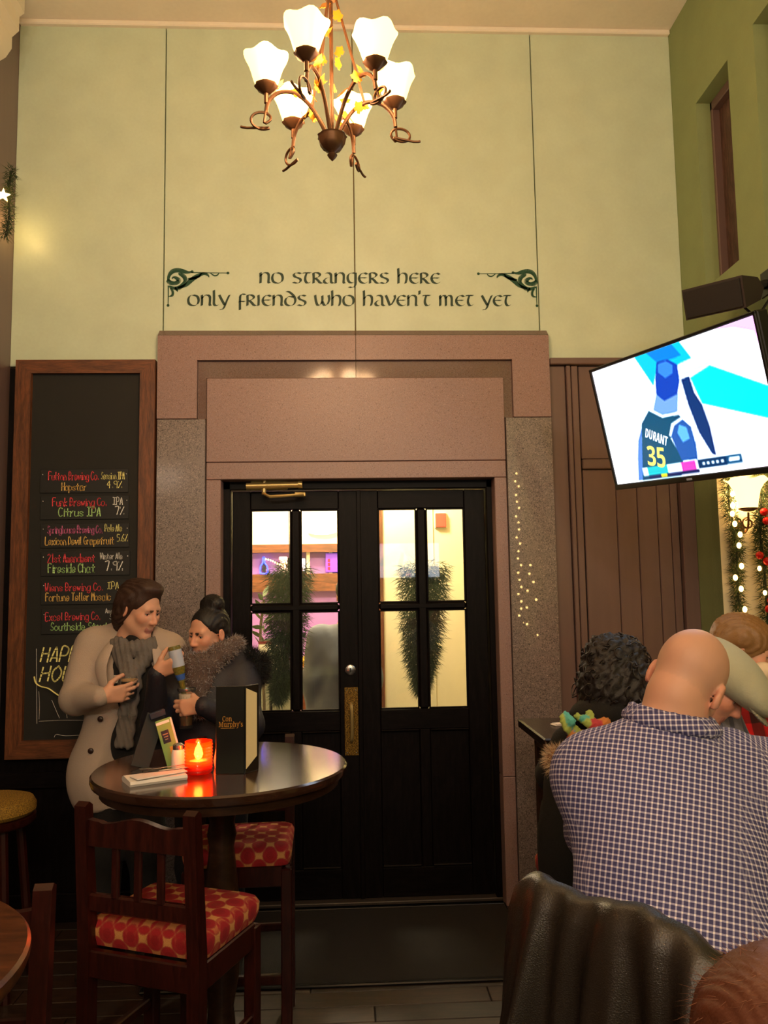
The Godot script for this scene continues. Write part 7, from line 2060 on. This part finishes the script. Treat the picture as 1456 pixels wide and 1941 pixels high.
func plaid_woman():
	var root := thing("person", "fair-haired person in red and black plaid at the right edge", "person", Vector3(1.50, 0, -2.96))
	var X := look(Vector3(1.445, 1.405, -2.90), Vector3(0.75, -0.30, 0.35), Vector3(0, 1, 0), 0.96)
	var sk := SKIN
	var b := Sdf.new()
	b.cap(Vector3(1.44, 1.33, -2.92), Vector3(1.47, 1.20, -2.94), 0.05, 0.065, sk, 0.05)
	b.ell(Vector3(1.49, 1.04, -2.94), Vector3(0.14, 0.19, 0.09), Basis(), sk, 0.05)
	var shR := Vector3(1.37, 1.18, -2.86); var elR := Vector3(1.40, 0.97, -2.74); var wrR := Vector3(1.56, 1.06, -2.62)
	var shL := Vector3(1.58, 1.18, -3.02); var elL := Vector3(1.68, 0.97, -2.92); var wrL := Vector3(1.70, 1.06, -2.72)
	limbs(b, [shR, elR, wrR], [0.042, 0.036, 0.024], sk)
	limbs(b, [shL, elL, wrL], [0.042, 0.036, 0.024], sk)
	var fw := Vector3(0.56, 0, 0.8)
	for sx in [-1, 1]:
		var sd: Vector3 = Vector3(0.8, 0, -0.56) * 0.085 * sx
		limbs(b, [Vector3(1.50, 0.80, -2.96) + sd, Vector3(1.50, 0.79, -2.96) + sd + fw * 0.34, Vector3(1.50, 0.34, -2.96) + sd + fw * 0.37], [0.07, 0.05, 0.036], sk)
	var hd := Sdf.new()
	head_prims(hd, X, sk, Color(0.2, 0.13, 0.07), Color(0.45, 0.16, 0.14))
	var h := Sdf.new()
	hand_prims(h, look(wrR, Vector3(0, -1, 0), Vector3(0.6, 0.1, 0.6)), [0.3, 0.35, 0.4, 0.45], 0.3, false, sk)
	hand_prims(h, look(wrL, Vector3(0, -1, 0), Vector3(0.2, 0.1, 0.8)), [0.3, 0.35, 0.4, 0.45], 0.3, true, sk)
	part(skin_mesh(join([b.nets(0.02), hd.nets(0.008), h.nets(0.008)]), root.position), "body", M.skin, root)
	eyes(root, X, Color(0.1, 0.12, 0.15))
	var hr := Sdf.new()
	hr.ell(X * Vector3(0, 0.045, -0.02), Vector3(0.090, 0.088, 0.108), X.basis, Color.WHITE, 0.02)
	hr.ell(X * Vector3(0.0, -0.02, -0.075), Vector3(0.082, 0.085, 0.05), X.basis, Color.WHITE, 0.03)
	hr.ell(X * Vector3(0, -0.045, 0.09), Vector3(0.068, 0.10, 0.07), X.basis, Color.WHITE, 0.01, true)
	wear(root, hr, 0.008, "hair", plain(Color(0.52, 0.38, 0.22), 0.5), func(p, _n): return 0.003 * sin((p - X.origin).dot(X.basis.x) * 500.0) + 0.003 * folds.get_noise_3dv(p * 3000.0))
	var cl := Sdf.new()
	cl.cap(Vector3(1.375, 1.325, -2.86), Vector3(1.47, 1.335, -2.82), 0.026, 0.028, Color.WHITE, 0.03)
	cl.cap(Vector3(1.375, 1.325, -2.86), Vector3(1.36, 1.31, -2.96), 0.026, 0.026, Color.WHITE, 0.03)
	cl.cap(Vector3(1.47, 1.335, -2.82), Vector3(1.54, 1.33, -2.88), 0.028, 0.026, Color.WHITE, 0.03)
	wear(root, cl, 0.008, "white_collar", plain(Color(0.88, 0.80, 0.68)))
	var s := Sdf.new()
	s.cap(shR, shL, 0.080, 0.080, Color.WHITE, 0.05)
	s.ell(Vector3(1.485, 1.05, -2.94), Vector3(0.18, 0.22, 0.14), Basis(), Color.WHITE, 0.06)
	s.ell(Vector3(1.49, 0.86, -2.95), Vector3(0.18, 0.14, 0.14), Basis(), Color.WHITE, 0.06)
	s.cap(Vector3(1.45, 1.30, -2.92), Vector3(1.46, 1.22, -2.93), 0.060, 0.085, Color.WHITE, 0.05)
	limbs(s, [shR, elR, wrR.lerp(elR, 0.2)], [0.080, 0.066, 0.05], Color.WHITE, 0.04)
	limbs(s, [shL, elL, wrL.lerp(elL, 0.2)], [0.080, 0.066, 0.05], Color.WHITE, 0.04)
	wear(root, s, 0.013, "plaid_shirt", mat(Color(0.95, 0.9, 0.9), 0.9, {"tex": "plaid", "scale": 9.0}), cloth_push(0.012, 1.2, 28))
	var tr := Sdf.new()
	for sx in [-1, 1]:
		var sd: Vector3 = Vector3(0.8, 0, -0.56) * 0.085 * sx
		limbs(tr, [Vector3(1.50, 0.81, -2.96) + sd, Vector3(1.50, 0.80, -2.96) + sd + fw * 0.34, Vector3(1.50, 0.34, -2.96) + sd + fw * 0.37], [0.085, 0.066, 0.052], Color.WHITE, 0.05)
	wear(root, tr, 0.02, "trousers", plain(Color(0.08, 0.09, 0.14)))
	for sx in [-1, 1]: shoe(root, Vector3(1.50, 0.25, -2.96) + Vector3(0.8, 0, -0.56) * 0.085 * sx + fw * 0.37, fw, Color(0.02, 0.015, 0.012))

func near_person():
	var root := thing("person", "auburn-haired head at the bottom right corner close to the viewer", "person", Vector3(0.56, 0, -0.86))
	var X := look(Vector3(0.475, 1.108, -0.90), Vector3(-0.15, -0.25, -0.95), Vector3(0.12, 1, 0), 1.0)
	var sk := SKIN
	var b := Sdf.new()
	b.cap(Vector3(0.50, 1.05, -0.88), Vector3(0.55, 0.90, -0.85), 0.055, 0.07, sk, 0.05)
	b.ell(Vector3(0.56, 0.74, -0.85), Vector3(0.15, 0.19, 0.10), Basis(), sk, 0.05)
	b.ell(Vector3(0.57, 0.53, -0.84), Vector3(0.15, 0.12, 0.11), Basis(), sk, 0.05)
	var shL := Vector3(0.42, 0.88, -0.87); var elL := Vector3(0.38, 0.66, -0.92); var wrL := Vector3(0.45, 0.56, -1.12)
	var shR := Vector3(0.71, 0.87, -0.87); var elR := Vector3(0.76, 0.66, -0.92); var wrR := Vector3(0.68, 0.56, -1.12)
	limbs(b, [shL, elL, wrL], [0.045, 0.038, 0.026], sk)
	limbs(b, [shR, elR, wrR], [0.045, 0.038, 0.026], sk)
	for sx in [-1, 1]: limbs(b, [Vector3(0.565 + sx * 0.09, 0.52, -0.86), Vector3(0.565 + sx * 0.09, 0.50, -1.24), Vector3(0.565 + sx * 0.09, 0.08, -1.26)], [0.075, 0.052, 0.036], sk)
	var hd := Sdf.new()
	head_prims(hd, X, sk, Color(0.12, 0.06, 0.03), Color(0.45, 0.17, 0.14))
	var h := Sdf.new()
	hand_prims(h, look(wrL, Vector3(0, -1, 0), Vector3(0.3, 0, -0.9)), [0.3, 0.35, 0.4, 0.45], 0.3, true, sk)
	hand_prims(h, look(wrR, Vector3(0, -1, 0), Vector3(-0.3, 0, -0.9)), [0.3, 0.35, 0.4, 0.45], 0.3, false, sk)
	part(skin_mesh(join([b.nets(0.02), hd.nets(0.008), h.nets(0.008)]), root.position), "body", M.skin, root)
	eyes(root, X, Color(0.1, 0.08, 0.06))
	var hr := Sdf.new()
	hr.ell(X * Vector3(0, 0.042, -0.018), Vector3(0.108, 0.100, 0.120), X.basis, Color.WHITE, 0.02)
	hr.ell(X * Vector3(0, -0.06, -0.06), Vector3(0.095, 0.13, 0.07), X.basis, Color.WHITE, 0.04)
	hr.ell(X * Vector3(0, -0.05, 0.10), Vector3(0.068, 0.10, 0.07), X.basis, Color.WHITE, 0.01, true)
	var d := wear(root, hr, 0.006, "hair", plain(Color(0.34, 0.18, 0.11), 0.5), func(p, _n): return 0.0010 * sin((p - X.origin).dot(X.basis.x) * 700.0 + 3.0 * folds.get_noise_3dv(p * 900.0)) + 0.005 * folds.get_noise_3dv(p * 900.0))
	var st := gw(root)
	st.col = Color(0.16, 0.06, 0.03)
	fur(st, d, 1200, 0.020, 0.0004, 0.6, 0.5)
	stuff(part(st, "stray_hair", M.cloth, root))
	var s := Sdf.new()
	s.cap(shL, shR, 0.075, 0.075, Color.WHITE, 0.05)
	s.ell(Vector3(0.56, 0.74, -0.85), Vector3(0.18, 0.21, 0.13), Basis(), Color.WHITE, 0.06)
	limbs(s, [shL, elL, wrL.lerp(elL, 0.15)], [0.075, 0.06, 0.045], Color.WHITE, 0.04)
	limbs(s, [shR, elR, wrR.lerp(elR, 0.15)], [0.075, 0.06, 0.045], Color.WHITE, 0.04)
	wear(root, s, 0.016, "jumper", plain(Color(0.06, 0.055, 0.06)))
	var tr := Sdf.new()
	for sx in [-1, 1]: limbs(tr, [Vector3(0.565 + sx * 0.09, 0.53, -0.86), Vector3(0.565 + sx * 0.09, 0.51, -1.24), Vector3(0.565 + sx * 0.09, 0.09, -1.26)], [0.09, 0.07, 0.055], Color.WHITE, 0.05)
	wear(root, tr, 0.02, "trousers", plain(Color(0.06, 0.06, 0.08)))
	for sx in [-1, 1]: shoe(root, Vector3(0.565 + sx * 0.09, 0.005, -1.26), Vector3(0, 0, -1), Color(0.02, 0.015, 0.012))
	var sl := thing("low_stool", "low round stool under the person at the bottom right corner", "stool", Vector3(0.565, 0, -0.82))
	part(G.new().lathe([Vector2(0, 0.40), Vector2(0.17, 0.40), Vector2(0.18, 0.41), Vector2(0.18, 0.43), Vector2(0.16, 0.44), Vector2(0, 0.442)], 28), "seat", M.chair, sl)
	for k in 4:
		var a := PI / 4 + k * PI / 2
		part(G.new().tube([Vector3(cos(a) * 0.12, 0.41, sin(a) * 0.12), Vector3(cos(a) * 0.17, 0.0, sin(a) * 0.17)], 0.018, 8), "leg", M.chair, sl)

func coat_person():
	var root := thing("person", "person in a grey-blue padded coat standing beyond the left door", "person", Vector3(0.02, 0, -5.25))
	var sk := SKIN
	var X := look(Vector3(0.075, 1.60, -5.27), Vector3(0.3, -0.1, -0.95), Vector3(0, 1, 0))
	var hd := Sdf.new()
	head_prims(hd, X, sk, Color(0.05, 0.03, 0.02), Color(0.4, 0.15, 0.12))
	var b := Sdf.new()
	b.ell(Vector3(0.02, 1.18, -5.25), Vector3(0.15, 0.22, 0.09), Basis(), sk, 0.05)
	b.cap(Vector3(0.07, 1.48, -5.26), Vector3(0.05, 1.36, -5.25), 0.055, 0.08, sk, 0.05)
	var wr = [Vector3(-0.14, 0.82, -5.28), Vector3(0.20, 0.82, -5.28)]
	limbs(b, [Vector3(-0.12, 1.36, -5.25), Vector3(-0.15, 1.08, -5.23), wr[0]], [0.045, 0.038, 0.026], sk)
	limbs(b, [Vector3(0.19, 1.37, -5.25), Vector3(0.21, 1.08, -5.23), wr[1]], [0.045, 0.038, 0.026], sk)
	for sx in [-1, 1]: limbs(b, [Vector3(0.03 + sx * 0.085, 0.92, -5.25), Vector3(0.03 + sx * 0.09, 0.5, -5.24), Vector3(0.03 + sx * 0.09, 0.08, -5.26)], [0.075, 0.05, 0.036], sk)
	var h := Sdf.new()
	for k in 2: hand_prims(h, look(wr[k], Vector3(1 - 2 * k, 0, 0), Vector3(0, -1, 0)), [0.3, 0.3, 0.35, 0.4], 0.3, k == 0, sk)
	part(skin_mesh(join([b.nets(0.022), hd.nets(0.009), h.nets(0.008)]), root.position), "body", M.skin, root)
	var hr := Sdf.new()
	hr.ell(X * Vector3(0, 0.045, -0.022), Vector3(0.084, 0.086, 0.104), X.basis, Color.WHITE, 0.02)
	hr.ell(X * Vector3(0, -0.04, 0.085), Vector3(0.069, 0.11, 0.07), X.basis, Color.WHITE, 0.012, true)
	wear(root, hr, 0.01, "hair", plain(Color(0.12, 0.08, 0.06)))
	var c := Sdf.new()
	c.cap(Vector3(-0.085, 1.335, -5.25), Vector3(0.14, 1.36, -5.25), 0.085, 0.085, Color.WHITE, 0.06)
	c.ell(Vector3(0.02, 1.15, -5.24), Vector3(0.20, 0.25, 0.14), Basis(), Color.WHITE, 0.07)
	c.ell(Vector3(0.02, 0.85, -5.24), Vector3(0.205, 0.25, 0.15), Basis(), Color.WHITE, 0.07)
	limbs(c, [Vector3(-0.12, 1.34, -5.25), Vector3(-0.155, 1.08, -5.23), wr[0] + Vector3(0, 0.03, 0)], [0.082, 0.068, 0.05], Color.WHITE, 0.05)
	limbs(c, [Vector3(0.19, 1.36, -5.25), Vector3(0.215, 1.08, -5.23), wr[1] + Vector3(0, 0.03, 0)], [0.082, 0.068, 0.05], Color.WHITE, 0.05)
	wear(root, c, 0.014, "padded_coat", plain(Color(0.27, 0.30, 0.36), 0.7), func(p, _n): return 0.03 * folds.get_noise_3dv(p * Vector3(350, 90, 200)) + 0.012 * folds.get_noise_3dv(p * Vector3(800, 300, 500)))
	var tr := Sdf.new()
	for sx in [-1, 1]: limbs(tr, [Vector3(0.03 + sx * 0.08, 0.9, -5.25), Vector3(0.03 + sx * 0.09, 0.5, -5.24), Vector3(0.03 + sx * 0.09, 0.08, -5.26)], [0.1, 0.075, 0.06], Color.WHITE, 0.04)
	wear(root, tr, 0.02, "trousers", plain(Color(0.08, 0.08, 0.1)))
	for sx in [-1, 1]: shoe(root, Vector3(0.03 + sx * 0.09, 0.005, -5.25), Vector3(0, 0, -1), Color(0.02, 0.015, 0.012))
	root.position.x -= 0.06
